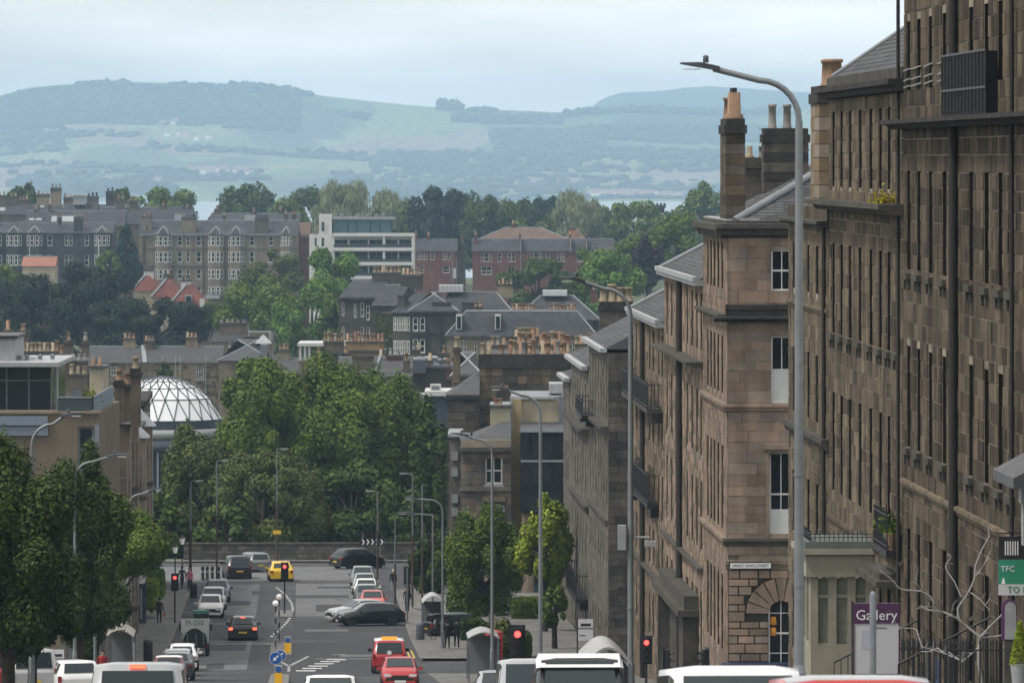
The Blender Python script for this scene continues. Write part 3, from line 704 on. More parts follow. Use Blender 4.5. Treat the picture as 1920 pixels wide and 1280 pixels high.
for i in range(9):                                                   # voussoirs of the arched window
    a0, a1 = math.pi * i / 9 + .02, math.pi * (i + 1) / 9 - .02
    pr = [(axc + r * math.cos(a), azs + r * math.sin(a)) for r, a in ((arr + .01, a0), (R2, a0), (R2, a1), (arr + .01, a1))]
    MB().ext(pr, 1, -.11, .01).build('stone', rng.choice(m_stw), gw)
for i, (x0, x1, z0, z1) in enumerate(gops):
    wd = put_window(C.root, 0, x1 - x0, 0, z1 - z0, 0, bars=(2, 1) if i != 3 else (2, 2), fr=.075, depth=.0, blind=(0, .49, .32, 0, 0, .4, 0)[i])
    wd.rotation_euler = (0, 0, math.pi / 2); wd.location = (C.L - .12, x0, z0)
def gband(z0, z1, out, m, name, x0=-.0, x1=GW, cut=None):
    mb = MB(); mb.ext([(.05, z0), (-out * .5, z0), (-out * .65, z0 + (z1 - z0) * .5), (-out, z0 + (z1 - z0) * .6), (-out, z1), (.05, z1 + .02)], 0, x0 - out, x1)
    return ob(name, mb.mesh(name, m), C.root, (C.L, 0, 0), math.pi / 2)
gband(gzz(441), gzz(420), .55, m_ledge, 'cornice'); gband(gzz(603), gzz(594), .62, m_soot, 'ledge', 0, 5.2); gband(gzz(594), gzz(571), .12, m_soot, 'ledge_course', 0, 5.2)
gband(gzz(770), gzz(758), .2, m_stw[0], 'string_course'); gband(gzz(1022), gzz(1009), .22, m_ledge, 'string_course'); gband(gzz(1068), gzz(1050), .12, m_stw[1], 'frieze')
hd = MB().box(gy(1432), gy(1500), -.32, .02, gzz(842), gzz(832)).box(gy(1436), gy(1496), -.2, .02, gzz(848), gzz(842)).box(gy(1436), gy(1443) - .01, -.08, .02, gzz(1005), gzz(848)).box(gy(1488), gy(1496), -.08, .02, gzz(1005), gzz(848))
ob('window_hood', hd.mesh('window_hood', m_stw[1]), C.root, (C.L, 0, 0), math.pi / 2)
MB().box(-.1, .5, C.L - .02, C.L, 0, 1)
zt2 = gzz(414)
mb = MB().box(-.06, C.L + .06, -.06, .4, C.zt + .02, zt2).box(C.L - .4, C.L + .06, .4, GW, C.zt + .02, zt2); mb.build('blocking_course', m_ledge, C.root)
# roof, hipped at the gable end
ze = zt2 - .05; zrg = gzz(295); yr = 5.3
rp = [(-.0, .3, ze), (C.L - .3, .3, ze), (C.L - .3, GW, ze), (0, GW, ze), (0, yr, zrg), (C.L - 4.6, yr, zrg)]
rf = MB().add(rp, [(0, 1, 5, 4), (1, 2, 5), (2, 3, 4, 5), (3, 0, 4)]).build('roof', m_slate, C.root)
mb = MB(); slates(mb, rp[0], rp[1], rp[5], rp[4], .3, .4, rng); slates(mb, rp[1], rp[2], rp[5], rp[5], .3, .4, rng); struct(mb.build('slates', m_slate, rf), 'stuff')
mb = MB()
for dx in (-.16, .16): pass
mb.tube([Vector(rp[1]) + Vector((0, 0, .06)), Vector(rp[5]) + Vector((0, 0, .06))], .17, 6); mb.tube([Vector(rp[4]) + Vector((0, 0, .05)), Vector(rp[5]) + Vector((0, 0, .05))], .12, 6); mb.build('hip_lead', m_lead, rf)
MB().box(-.05, C.L - .5, -.02, .38, zt2 + .002, zt2 + .06).box(C.L - .3, C.L, .5, 1.3, zt2 + .002, zt2 + .1).build('gutter_lead', m_leadpale, rf)
m_chst = M('chimney_stone', (.115, .10, .084), .95, .2, 1.5, col2=(.055, .05, .045), streak=.3)
def stack(parent, x, y, z, wx, wy, h, pots, mat_list, name='chimney', potr=.25, poth=1.0):
    c = chimney(parent, x, y, z, wx, wy, h, M('mortar_dark', (.12, .11, .095), .95, .15, 2), m_soot, pots, potr=potr, poth=poth, name=name)
    r = random.Random(4); 
    n = int(h * .86 / .42); zz = h * .86 / n
    for k in range(n):
        a, b = z + k * zz + .012, z + (k + 1) * zz - .012
        sp = .5 if k % 2 else .38
        for fx in (0, 1):
            xa, xb = (x - wx / 2 - .03, x - wx / 2 + wx * sp - .01) if fx == 0 else (x - wx / 2 + wx * sp + .01, x + wx / 2 + .03)
            MB().box(xa, xb, y - wy / 2 - .03, y + wy / 2 + .03, a, b).build('stone', r.choice(mat_list), c)
    return c
# the stack on the street front: its broad side faces up the hill
zs0, zs1 = gzz(425), gzz(222)
stack(C.root, C.L - 3.2, .42, zs0, 3.2, .76, zs1 - zs0, [m_pot, m_pot, m_pot, m_pot], [m_st[0], m_st[2], m_chst], potr=.3, poth=1.0)
ch = stack(C2.root, C2.L - 8.2, 1.0, C2.zt + .3, 3.4, 1.5, C2.z(163, 1510) - C2.zt - .3, [], [M('chimney_ashlar', (.22, .165, .105), .92, .2, 1.2, streak=.2), m_stw[2]])
for xx in (-1.1, -.35, .4): ob('chimney_pot', pot_mesh('plain', .31, .95, m_pot), ch, (C2.L - 8.2 + xx, .85, C2.z(163, 1510)))
for xx, rr in ((2.3, .12), (3.4, .1)): MB().cyl((C.L - xx, .42, zs1 + .8), (C.L - xx, .42, zs1 + 1.3), rr).build('flue_cowl', m_iron, C.root)
stack(C.root, 3.4, 3.3, zrg - 3.2, 1.2, 1.9, gzz(238) - zrg + 3.2, [], [m_soot, m_chst])
for yy in (2.75, 3.4):
    ob('chimney_pot', pot_mesh('plain', .18, 1.05, m_potgrey), C.root, (3.4, yy, gzz(238)))
chimney(C.root, 1.2, 2.2, zrg - 3.4, 1.0, 1.1, 3.4, m_chst, m_ledge, [m_potpale, m_potgrey], potr=.16, poth=.5)
MB().tube([(C.L - .4, 1.3, zs1 - .4), (C.L - 1.5, 4.0, zrg + .1)], .012, 4).build('stay_wire', m_iron, C.root)
# D: two stepped houses with white eaves
def dhouse(name, label, far, near, yeave_px, yeave, rows, pxs, yridge, hipfar=True, seed=1, ledges=(), rmat=m_slate):
    b = Bld(name, label, 'house', dpx(far, 17.9), dpx(near, 17.9) + .03, 17.9, 11, -31, 0)
    b.zt = b.z(yeave, yeave_px) - .25
    for y0, y1 in rows: b.row(pxs, W, b.z(y1, yeave_px), b.z(y0, yeave_px))
    wl = b.wallmesh(m_mortar); b.stones(wl, m_stw[:1] + m_st[1:2] + m_stw[1:2], .42, seed=seed, joined=True, jt=.02); b.windows(bars=(2, 2), mat=MATS['window_brown'], depth=.26)
    ze_ = b.zt + .28
    MB().box(-.3, b.L, -.42, .3, b.zt + .02, ze_).box(-.3, b.L, -.5, -.3, ze_ - .08, ze_ + .14).build('eave_gutter', m_leadpale, b.root)
    zr = b.z(yridge, near); h = 3.2
    rp = [(-.2, -.2, ze_), (b.L, -.2, ze_), (b.L, 5.5, ze_ + h), (4.5 if hipfar else 0, 5.5, ze_ + h), (-.2, 11, ze_), (b.L, 11, ze_)]
    rf = MB().add(rp, [(0, 1, 2, 3), (4, 0, 3), (4, 3, 2, 5), (1, 5, 2), (0, 4, 5, 1)]).build('roof', rmat, b.root)
    mb = MB(); rr = random.Random(seed); slates(mb, rp[0], rp[1], rp[2], rp[3], .3, .5, rr); slates(mb, rp[4], rp[0], rp[3], rp[3], .3, .5, rr); struct(mb.build('slates', rmat, rf), 'stuff')
    MB().tube([Vector(rp[0]) + Vector((0, 0, .05)), Vector(rp[3]) + Vector((0, 0, .05))], .14, 6).build('hip_lead', m_lead, rf)
    for y, o in ledges: b.band(b.z(y + 9, yeave_px), b.z(y, yeave_px), o, m_ledge, name='ledge')
    return b
Dn = dhouse('eaved_house', 'brown stone house with white curved eaves beyond the pink gable, under a slate hip', 1247, 1320, 1285, 516, [(540, 645), (712, 830), (878, 1000), (1070, 1200)], [1252, 1260.5, 1269.5, 1290, 1299, 1308, 1316], 440, seed=21, ledges=((662, .8), (1030, .3)))
Dn.pipe(1280, -24, Dn.zt, m_pipe, .16)
Df = dhouse('eaved_house', 'lower brown stone house with white eaves and two iron balconies, further down the terrace', 1189, 1247, 1215, 592, [(612, 690), (752, 822), (865, 950), (975, 1055), (1095, 1180)], [1194.5, 1201.5, 1219, 1226, 1236, 1243], 520, seed=22, ledges=((1058, .3),))
Df.pipe(1210, -27, Df.zt, m_pipe, .14)
# door canopy of the nearer eaved house
zz = Dn.z(1118, 1290); u0, u1 = Dn.u(1262), Dn.u(1312)
cn = MB().box(u0 - .3, u1 + .3, -1.0, -.04, zz - .3, zz).box(u0, u1, -.7, -.04, zz + .003, zz + .6).box(u0, u0 + .5, -.75, -.04, zz - 4.6, zz - .31).box(u1 - .5, u1, -.75, -.04, zz - 4.6, zz - .31).box(u0 + .5, u1 - .5, -.2, -.04, zz - 4.6, zz - .36).build('porch', m_ledge, Dn.root)
def balc(b, px0, px1, y0, y1, ypx, out=.8, floor=m_ledge, hang=True):
    u0, u1 = b.u(px0), b.u(px1); z0, z1 = b.z(y1, ypx), b.z(y0, ypx)
    f = MB().box(u0, u1, -out, -.04, z0 - .22, z0).box(u0 + .3, u0 + .5, -out * .7, -.04, z0 - .7, z0 - .22).box(u1 - .5, u1 - .3, -out * .7, -.04, z0 - .7, z0 - .22).build('balcony', floor, b.root)
    railing(f, [(u0, -.06, z0), (u0, -out + .05, z0), (u1, -out + .05, z0), (u1, -.06, z0)], z1 - z0, .16, spikes=False, r=.02)
balc(Df, 1193, 1243, 702, 750, 1218); balc(Df, 1200, 1236, 872, 928, 1218, .6, m_iron)
chimney(Df.root, Df.L - 4.4, 4.0, Df.zt + .8, 1.6, .9, 3.3, M('brown_stack', (.14, .085, .06), .95, .2, 2), m_soot, [m_pot, m_potred], potr=.24, poth=1.0)
MB().cyl((Df.L - 2.4, 4.2, Df.zt + 2), (Df.L - 2.4, 4.2, Df.zt + 6.3), .16).cyl((Df.L - 2.4, 4.2, Df.zt + 6.2), (Df.L - 2.4, 4.2, Df.zt + 6.4), .4).build('flue', m_iron, Df.root)
chimney(Df.root, Df.L - .6, 3.4, Df.zt + 1.2, .8, 1.0, 2.6, m_chst, m_ledge, [m_pot], potr=.25, poth=1.1)
# E: grey stepped terrace beyond Cumberland Street
def grey(name, label, far, near, ref, yeave, rows, pxs, seed, gable=None, rise=2.9, pitchback=6):
    b = Bld(name, label, 'house', dpx(far, 17.9), dpx(near, 17.9) + (.03 if gable is None else 0), 17.9, 11, -34, 0)
    b.zt = b.z(yeave, ref) - .2
    for y0, y1 in rows: b.row(pxs, .95, b.z(y1, ref), b.z(y0, ref))
    wl = b.wallmesh(m_mortar); b.stones(wl, m_gr, .45, seed=seed, joined=True, lmin=.7, lmax=1.4); b.windows(bars=(2, 2), mat=MATS['window_brown'], depth=.24)
    ze_ = b.zt + .2; rp = [(0, -.25, ze_), (b.L, -.25, ze_), (b.L, 5.5, ze_ + rise), (0, 5.5, ze_ + rise), (b.L, 11, ze_), (0, 11, ze_)]
    rf = MB().add(rp, [(0, 1, 2, 3), (3, 2, 4, 5), (1, 4, 2), (0, 3, 5), (0, 5, 4, 1)]).build('roof', m_slate, b.root)
    mb = MB(); slates(mb, rp[0], rp[1], rp[2], rp[3], .34, .6, random.Random(seed)); struct(mb.build('slates', m_slate, rf), 'stuff')
    MB().box(-.1, b.L + .05, -.5, -.1, b.zt + .02, ze_ + .06).build('gutter', m_leadpale, b.root)
    return b
m_gr = [M('greystone_a', (.165, .150, .122), .92, .2, .8, col2=(.095, .088, .075), island=.2, streak=.4), M('greystone_b', (.145, .134, .112), .92, .2, .8, col2=(.08, .075, .066), island=.2, streak=.35)]
E1 = grey('grey_house', 'grey stone house with a dark side gable beyond the second side street', 1105, 1141, 1125, 645, [(668, 778), (812, 935), (985, 1040), (1140, 1200)], [1108.5, 1113, 1118, 1123, 1128, 1133, 1138], 31, gable=1)
E2 = grey('grey_house', 'lower grey stone house stepping down beside the dark side gable', 1072, 1105, 1090, 678, [(706, 775), (815, 915), (960, 1040), (1120, 1180)], [1075, 1079.5, 1084, 1089, 1094, 1099], 32, rise=2.4)
E3 = grey('grey_house', 'narrow lowest grey stone house at the far end of the terrace', 1057.5, 1072, 1065, 705, [(735, 790), (830, 900), (950, 1030)], [1060, 1064, 1068], 33, rise=2)
E1.band(E1.z(800, 1125), E1.z(786, 1125), .5, m_ledge, name='ledge'); E1.band(E1.z(965, 1125), E1.z(957, 1125), .25, m_ledge); E2.band(E2.z(806, 1090), E2.z(790, 1090), .6, m_ledge, name='ledge'); E2.band(E2.z(945, 1090), E2.z(932, 1090), .3, m_ledge)
gsE = MB(); cs = courses(11, E1.zb, E1.zt, [], .45, random.Random(5), .7, 1.4)
for x0, x1, z0, z1 in cs: gsE.box(x0 + .012, x1 - .012, -.03 - random.random() * .02, .01, z0 + .012, z1 - .012, random.randrange(2))
m_drk = [M('darkstone_a', (.075, .068, .058), .95, .2, .8, col2=(.035, .032, .03), island=.25, streak=.3), M('darkstone_b', (.098, .086, .072), .95, .2, .8, col2=(.05, .046, .042), island=.25, streak=.3)]
g = ob('gable_stonework', gsE.mesh('gable_stonework', m_drk), E1.root, (E1.L, 0, 0), math.pi / 2); struct(g, 'stuff')
gd = MB().box(.5, 5.5, -.09, -.03, E1.z(1112, 1141), E1.z(1100, 1141)).build('gable_band', m_soot, None); gd.parent = E1.root; gd.location = (E1.L, 0, 0); gd.rotation_euler = (0, 0, math.pi / 2)
balc(E1, 1098 + 8, 1118, 742, 772, 1110, .9, m_iron); balc(E2, 1084, 1104, 1062, 1108, 1094, .8, m_iron)
k_ = F / 372
tag(chimney(None, 0, 0, 0, 2.1, 1.6, 4.2, m_chst, m_soot, [m_potpale] * 4, potr=.26, poth=.95, name='chimney_stack'), 'broad dark chimney stack with pale buff pots above the grey terrace', 'chimney').location = (P(1155, 565, 372) + Vector((0, 0, -4.2)))
# ------------------------------------------------------------------ houses that close the street on the right
class Front:
    """a house seen front-on: local x to the right, -y towards the camera, z up; laid out from the photo's rows at distance d"""
    def __init__(s, name, label, cat, px0, px1, ybase, d, group=None, rz=0.0, depth=9.0):
        s.d = d; s.k = F / d; s.px0 = px0; s.yb = ybase; s.L = (px1 - px0) / s.k; s.depth = depth
        s.root = thing(name, label, cat, P(px0, ybase, d), rz, group); s.ops = []
    def x(s, px): return (px - s.px0) / s.k
    def z(s, y): return (s.yb - y) / s.k
    def win(s, a, b, y0, y1, **kw): s.ops.append((s.x(a), s.x(b), s.z(y1), s.z(y0), kw)); return s
    def wall(s, mat, ytop, t=.35, zb=-3.0, cornerm=None):
        zt = s.z(ytop); mb = MB(); zb = min(zb, gz(s.d) - s.root.location.z - 2)
        for x0, x1, z0, z1 in cells(s.L, zb, zt, [o[:4] for o in s.ops]): mb.box(x0, x1, 0, t, z0, z1)
        mb.box(0, t, t, s.depth, zb, zt); mb.box(s.L - t, s.L, t, s.depth, zb, zt); mb.box(t, s.L - t, s.depth - t, s.depth, zb, zt); mb.box(t, s.L - t, t + .5, t + .6, zb, zt - .1)
        s.w = mb.build('wall', mat, s.root); s.zt = zt
        for x0, x1, z0, z1, kw in s.ops:
            if not kw.get('none'): put_window(s.root, x0, x1, z0, z1, 0, **dict(dict(bars=(1, 1), fr=.1, depth=.14), **kw))
        return s.w
    def roof(s, mat, yridge, kind='gable', over=.3, ov=.2, hip=None, lead=None, base=None):
        z0 = s.zt + .004 if base is None else base; zr = s.z(yridge); h = s.depth / 2; L_ = s.L
        if kind == 'gable': rp = [(-ov, -over, z0), (L_ + ov, -over, z0), (L_ + ov, h, zr), (-ov, h, zr), (L_ + ov, s.depth + over, z0), (-ov, s.depth + over, z0)]; fs = [(0, 1, 2, 3), (3, 2, 4, 5), (1, 4, 2), (0, 3, 5), (0, 5, 4, 1)]
        elif kind == 'hip':
            q = hip or h; rp = [(-ov, -over, z0), (L_ + ov, -over, z0), (L_ - q, h, zr), (q, h, zr), (L_ + ov, s.depth + over, z0), (-ov, s.depth + over, z0)]; fs = [(0, 1, 2, 3), (3, 2, 4, 5), (1, 4, 2), (0, 3, 5), (0, 5, 4, 1)]
        elif kind == 'mansard':
            q = hip or 2.0; rp = [(-ov, -over, z0), (L_ + ov, -over, z0), (L_ - q, q, zr), (q, q, zr), (L_ + ov, s.depth + over, z0), (-ov, s.depth + over, z0), (L_ - q, s.depth - q, zr), (q, s.depth - q, zr)]
            fs = [(0, 1, 2, 3), (1, 4, 6, 2), (4, 5, 7, 6), (5, 0, 3, 7), (3, 2, 6, 7), (0, 5, 4, 1)]
        elif kind == 'cross': # ridge runs away from the camera
            rp = [(-ov, -over, z0), (L_ / 2, -over, zr), (L_ + ov, -over, z0), (-ov, s.depth, z0), (L_ / 2, s.depth, zr), (L_ + ov, s.depth, z0)]; fs = [(0, 1, 4, 3), (1, 2, 5, 4), (0, 2, 1), (3, 4, 5), (0, 3, 5, 2)]
        else: rp = [(-ov, -over, z0), (L_ + ov, -over, z0), (L_ + ov, s.depth, z0), (-ov, s.depth, z0), (-ov, -over, zr), (L_ + ov, -over, zr), (L_ + ov, s.depth, zr), (-ov, s.depth, zr)]; fs = [(0, 1, 5, 4), (1, 2, 6, 5), (2, 3, 7, 6), (3, 0, 4, 7), (4, 5, 6, 7), (0, 3, 2, 1)]
        s.rf = MB().add(rp, fs).build('roof', mat, s.root); s.rp = rp
        if lead:
            mb = MB(); r = lead
            if kind in ('hip',): mb.tube([rp[0], rp[3]], r, 4); mb.tube([rp[1], rp[2]], r, 4); mb.tube([rp[3], rp[2]], r, 4)
            elif kind == 'mansard': mb.tube([rp[0], rp[3], rp[2], rp[1]], r, 4)
            elif kind == 'gable': mb.tube([rp[3], rp[2]], r, 4)
            elif kind == 'cross': mb.tube([rp[0], rp[1], rp[2]], r, 4)
            mb.build('ridge_lead', m_leadmid, s.rf)
        return s.rf
    def chim(s, a, b, ytop, ybot, mat, pots, y=None, wy=.9, potr=.2, poth=.8, cap=None):
        return chimney(s.root, s.x((a + b) / 2), s.depth / 2 if y is None else y, s.z(ybot), (b - a) / s.k, wy, (ybot - ytop) / s.k, mat, cap or m_ledge, pots, potr=potr, poth=poth, seed=int(a))
    def part(s, name, a, b, y0, y1, ya, yb_, mat): return MB().box(s.x(a), s.x(b), ya, yb_, s.z(y1), s.z(y0)).build(name, mat, s.root)
m_leadmid = M('lead_far', (.22, .235, .25), .6, .1, 1)
m_cream = M('cream_render', (.35, .30, .22), .9, .1, .6, streak=.12); m_tan = M('tan_render', (.30, .235, .13), .9, .1, .6); m_greyp = M('grey_panel', (.13, .14, .16), .5, .08, 1)
m_dkpanel = M('dark_cladding', (.022, .022, .026), .45, .12, 2, orand=.25)
# big old stone gable with the long chimney row
f = Front('gabled_tenement', 'sooty stone gable wall topped by a crowded row of chimney pots at street end', 'tenement', 899, 1072, 1050, 462, depth=14)
f.wall(M('joint_dark', (.05, .045, .04), .95), 690)
rg = random.Random(41); cs = courses(f.L, f.z(830), f.z(690), [], .62, rg, .8, 1.9); cs.sort(key=lambda c: -c[3])
for x0, x1, z0, z1 in cs[:150]: e = rg.uniform(0, .05); ob('stone', unit_stone(rg.choice(m_drk + [m_st[1]])), f.w, (x0 + .02, -.05 - e, z0 + .02), 0, (x1 - x0 - .04, .06 + e, z1 - z0 - .04))
f.part('parapet', 897, 1074, 664, 690, -.2, 1.0, m_soot)
potmix = [m_pot, m_potpale, m_pot, m_potred, m_potpale, m_pot, m_potgrey, m_pot]
for i, px in enumerate([906, 917, 940, 958, 964, 976, 982, 993, 1000, 1018, 1023, 1028, 1034, 1040, 1046, 1052, 1058, 1064]):
    ob('chimney_pot', pot_mesh(('plain', 'roll', 'plain', 'cowl')[i % 4], .2, (.9, 1.0, .8, 1.2, 1.1)[i % 5], potmix[i % 8] if i > 1 else m_potpale), f.root, (f.x(px), .3, f.z(664)))
f.chim(972, 1002, 645, 664, m_st[1], [m_pot, m_pot, None, m_pot, m_pot], y=2.6, potr=.22, poth=1.0)
f.chim(1012, 1066, 650, 664, m_st[0], [m_pot, m_potred, m_pot, m_potpale, m_pot, m_pot, m_pot, m_potred], y=4.2, potr=.2, poth=1.0)
MB().add([(0, 1, f.z(690)), (f.L, 1, f.z(690)), (f.L, 14, f.z(690) + 1), (0, 14, f.z(690) + 1)], [(0, 1, 2, 3)]).build('roof', m_slate, f.root)
f = Front('slate_roofed_house', 'dark stone house with a sloping slate roof left of the long chimney gable', 'house', 838, 899, 1050, 458, depth=10)
f.wall(m_drk[0], 745)
rp = [(-.2, -.3, f.z(745)), (f.L, -.3, f.z(745)), (f.L, 5, f.z(700)), (1.9, 5, f.z(708)), (-.2, 10, f.z(745)), (f.L, 10, f.z(745))]
rf = MB().add(rp, [(0, 1, 2, 3), (4, 0, 3), (4, 3, 2, 5), (1, 5, 2), (0, 4, 5, 1)]).build('roof', m_slate, f.root)
f.part('eave', 836, 899, 740, 748, -.35, -.02, m_soot)
mb = MB(); 
for x0, x1, z0, z1 in courses(f.L, f.z(1000), f.z(748), [], .5, rg, .8, 1.6): mb.box(x0 + .015, x1 - .015, -.04 - rg.random() * .02, .01, z0 + .015, z1 - .015, rg.randrange(2))
struct(mb.build('stonework', m_drk, f.w), 'stuff')
f.chim(849, 862, 655, 720, m_st[1], [m_potpale], y=6, potr=.22)
f = Front('rendered_block', 'plain cream rendered block with white roof flashing behind the dark panelled bay', 'building', 958, 1058, 1060, 440, depth=12)
f.wall(m_cream, 748); f.part('flashing', 956, 1040, 743, 748, -.25, .2, m_leadpale); f.part('roof_deck', 960, 1056, 744, 748, .21, 12, m_lead); f.part('corner_pier', 958, 978, 748, 1060, -.35, -.01, m_tan); f.part('skylight', 1030, 1056, 722, 740, 3, 7, m_leadpale); f.part('flue_panel', 1048, 1058, 742, 830, -.3, -.01, m_greyp)
f.part('corner_trim', 957, 961, 748, 1060, -.42, -.36, m_leadpale)
f = Front('chimney_block', 'tall cream rendered chimney block beside the stone villa', 'building', 919, 957, 1060, 437, depth=5)
f.wall(M('cream_stack', (.27, .25, .18), .9, .1, .6), 764); f.part('cap', 917, 959, 760, 764, -.1, 5.1, m_ledge); f.part('roof', 919, 957, 758, 760, 0, 5, m_lead)
ob('chimney_pot', pot_mesh('plain', .2, .5, m_potred), f.root, (f.x(930), 1, f.z(760))); ob('chimney_pot', pot_mesh('plain', .2, .5, m_pot), f.root, (f.x(937), 1, f.z(760)))
f = Front('stone_villa', 'small stone villa with white sash windows and pale parapet behind the street trees', 'house', 864, 958, 1075, 432, depth=12)
f.win(910, 942, 856, 908, bars=(2, 1), fr=.11, sill=m_leadpale).win(912, 946, 948, 1002, bars=(2, 1), fr=.11).win(878, 898, 1010, 1060, bars=(2, 1), fr=.11)
f.wall(m_mortar, 846); mb = MB()
for x0, x1, z0, z1 in courses(f.L, f.z(1075), f.z(846), [o[:4] for o in f.ops], .5, rg, .9, 1.8):
    e = rg.random() * .02; ob('stone', unit_stone(rg.choice(m_gr + [m_stw[1]])), f.w, (x0 + .012, -.04 - e, z0 + .012), 0, (x1 - x0 - .024, .05 + e, z1 - z0 - .024))
f.part('cornice', 860, 958, 838, 846, -.5, .6, m_ledge); f.part('entablature', 864, 958, 824, 838, -.12, .5, M('pale_stone', (.24, .21, .16), .9, .1, 1)); f.part('parapet', 862, 882, 812, 824, -.1, .8, m_leadmid); f.part('window_hood', 904, 948, 930, 940, -.3, -.02, m_stw[1]); f.part('string_course', 862, 958, 912, 920, -.2, -.02, m_gr[0])
MB().add([(.8, .6, f.z(824)), (f.L, .6, f.z(824)), (f.L, 6, f.z(790)), (3.5, 6, f.z(790)), (.8, 12, f.z(824))], [(0, 1, 2, 3), (4, 0, 3)]).build('roof', m_slate, f.root)
f.part('side_wing', 842, 864, 822, 1075, 2.5, 11, m_gr[1]); f.part('wing_eave', 839, 866, 816, 822, 2.1, 11.2, m_lead)
for yy in (850, 880, 930, 955): f.part('carved_block', 846, 858, yy, yy + 16, 2.2, 2.5, m_leadmid)
# dark panelled pavilion on round columns
f = Front('panelled_pavilion', 'modern pavilion of black cladding panels raised on round stone columns', 'building', 976, 1057, 1215, 424, depth=14)
body = MB().box(0, f.L, .1, 14, f.z(960), f.z(810)).build('body', m_dkpanel, f.root)
for i in range(4):
    for j in range(2):
        a, b = f.L * i / 4 + .03, f.L * (i + 1) / 4 - .03; y0, y1 = (812, 862) if j == 0 else (866, 906)
        MB().box(a, b, 0, .1 - .003, f.z(y1), f.z(y0)).build('panel', m_dkpanel, f.root)
f.part('coping', 974, 1058, 805, 810, -.15, .1, m_leadmid); f.part('roof_deck', 976, 1057, 807, 810, .103, 14, m_dkpanel); f.part('joint_rail', 976, 1057, 862, 866, -.04, .0, m_leadmid); f.part('glass_band', 978, 1057, 908, 958, .0, .09, m_glass)
f.part('glass_wall', 1000, 1057, 1100, 1215, 1.6, 1.7, M('teal_glass', (.06, .09, .10), .15, 0)); f.part('core', 980, 1057, 960, 1215, 3, 13, m_dkpanel)
for px in (990, 1049): MB().cyl((f.x(px), .9, f.z(1225)), (f.x(px), .9, f.z(908)), .42, n=16).build('column', m_stw[1], f.root)
# ------------------------------------------------------------------ left of the street
m_beige = M('beige_render', (.155, .125, .092), .9, .1, .5, streak=.12)
L1 = Front('penthouse_block', 'beige modern block at the left with a dark glazed penthouse and roof terrace', 'building', -260, 186, 1290, 329, depth=17)
L1.win(146, 176, 800, 885, bars=(1, 1), mat=M('grey_frame', (.14, .16, .18), .4, 0), fr=.12).win(146, 176, 915, 1010, bars=(1, 1), mat=MATS['grey_frame'], fr=.12).win(40, 76, 900, 985, bars=(1, 1), mat=MATS['grey_frame'], fr=.12)
L1.wall(m_beige, 775); L1.part('window_surround', 178, 186, 796, 1290, -.12, -.01, M('bluegrey_panel', (.16, .19, .24), .5, .05, 1))
L1.part('panel_band', -260, 90, 780, 797, -.25, -.01, MATS['bluegrey_panel']); L1.part('panel_band', -260, 90, 799, 816, -.16, -.01, MATS['bluegrey_panel']); L1.part('coping', -260, 188, 770, 775, -.12, 1.2, M('coping_tan', (.22, .18, .14), .9, .1, 1))
pent = L1.part('penthouse', -260, 92, 690, 770, 1.6, 12, plain('penthouse_glass', (.012, .015, .018), .08, 0, .5))
L1.part('roof_slab', -260, 109, 680, 688, .3, 13, m_leadpale)
for px in (-20, 8, 50, 92): L1.part('mullion', px - 1.2, px + 1.2, 690, 770, 1.5, 1.6, MATS['grey_frame'])
L1.part('transom', -260, 92, 714, 716, 1.5, 1.6, MATS['grey_frame']); L1.part('corner_post', 105, 108, 690, 770, .5, .6, m_leadmid); L1.part('corner_post', 96, 99, 690, 770, 2.2, 2.3, m_leadmid)
L1.part('stair_box', -260, 20, 638, 680, 3, 9, m_leadpale); L1.part('stair_lid', -260, 24, 632, 638, 2.8, 9.3, m_iron)
for i, px in enumerate((26, 38, 62, 84)): MB().lathe([(.12, 0), (.12, .2), (.2, .25), (0, .33)], 8, c=(L1.x(px), 4 + i * .5, L1.z(680))).build('roof_vent', m_leadpale, L1.root)
rl = L1.part('glass_balustrade', 108, 172, 746, 770, .0, .04, M('balustrade_glass', (.05, .062, .068), .1, 0)); L1.part('handrail', 108, 172, 743.5, 746, -.03, .07, m_leadmid)
MB().add([(L1.L - .3, 0, L1.z(775)), (L1.L - .3, 15, L1.z(775)), (L1.L - .3, 15, L1.z(742)), (L1.L - .3, 0, L1.z(742)), (L1.L - .24, 0, L1.z(775)), (L1.L - .24, 15, L1.z(775)), (L1.L - .24, 15, L1.z(742)), (L1.L - .24, 0, L1.z(742))], [(0, 1, 2, 3), (4, 5, 6, 7), (3, 2, 6, 7), (0, 3, 7, 4), (1, 2, 6, 5)]).build('side_balustrade', M('bluepanel', (.13, .17, .22), .35, 0), L1.root)
tb = thing('terrace_table', 'small grey table with a folded chair on the penthouse roof terrace', 'table', P(143, 770, 332))
for a in (-.35, .35): MB().box(a - .025, a + .025, -.25, .25, 0, .72).build('leg', m_leadmid, tb)
MB().box(-.42, .42, -.3, .3, .72, .77).build('tabletop', m_leadmid, tb); MB().box(-.3, .3, -.1, .1, .77, 1.15).build('cover', M('grey_cover', (.2, .23, .25), .7, .1, 3), tb)
LEAF_YG = leafmat('leaf_yellowgreen', (.07, .09, .012), (.12, .14, .02), (.2, .19, .03))
pp = thing('potted_shrub', 'yellow-green potted shrub at the end of the penthouse terrace', 'plant', P(168, 770, 334)); MB().lathe([(.22, 0), (.3, .5), (.26, .5), (0, .45)], 10).build('pot', m_greyp, pp); tuft(pp, 0, 0, .55, .55, 160, LEAF_YG, 'foliage', 3)
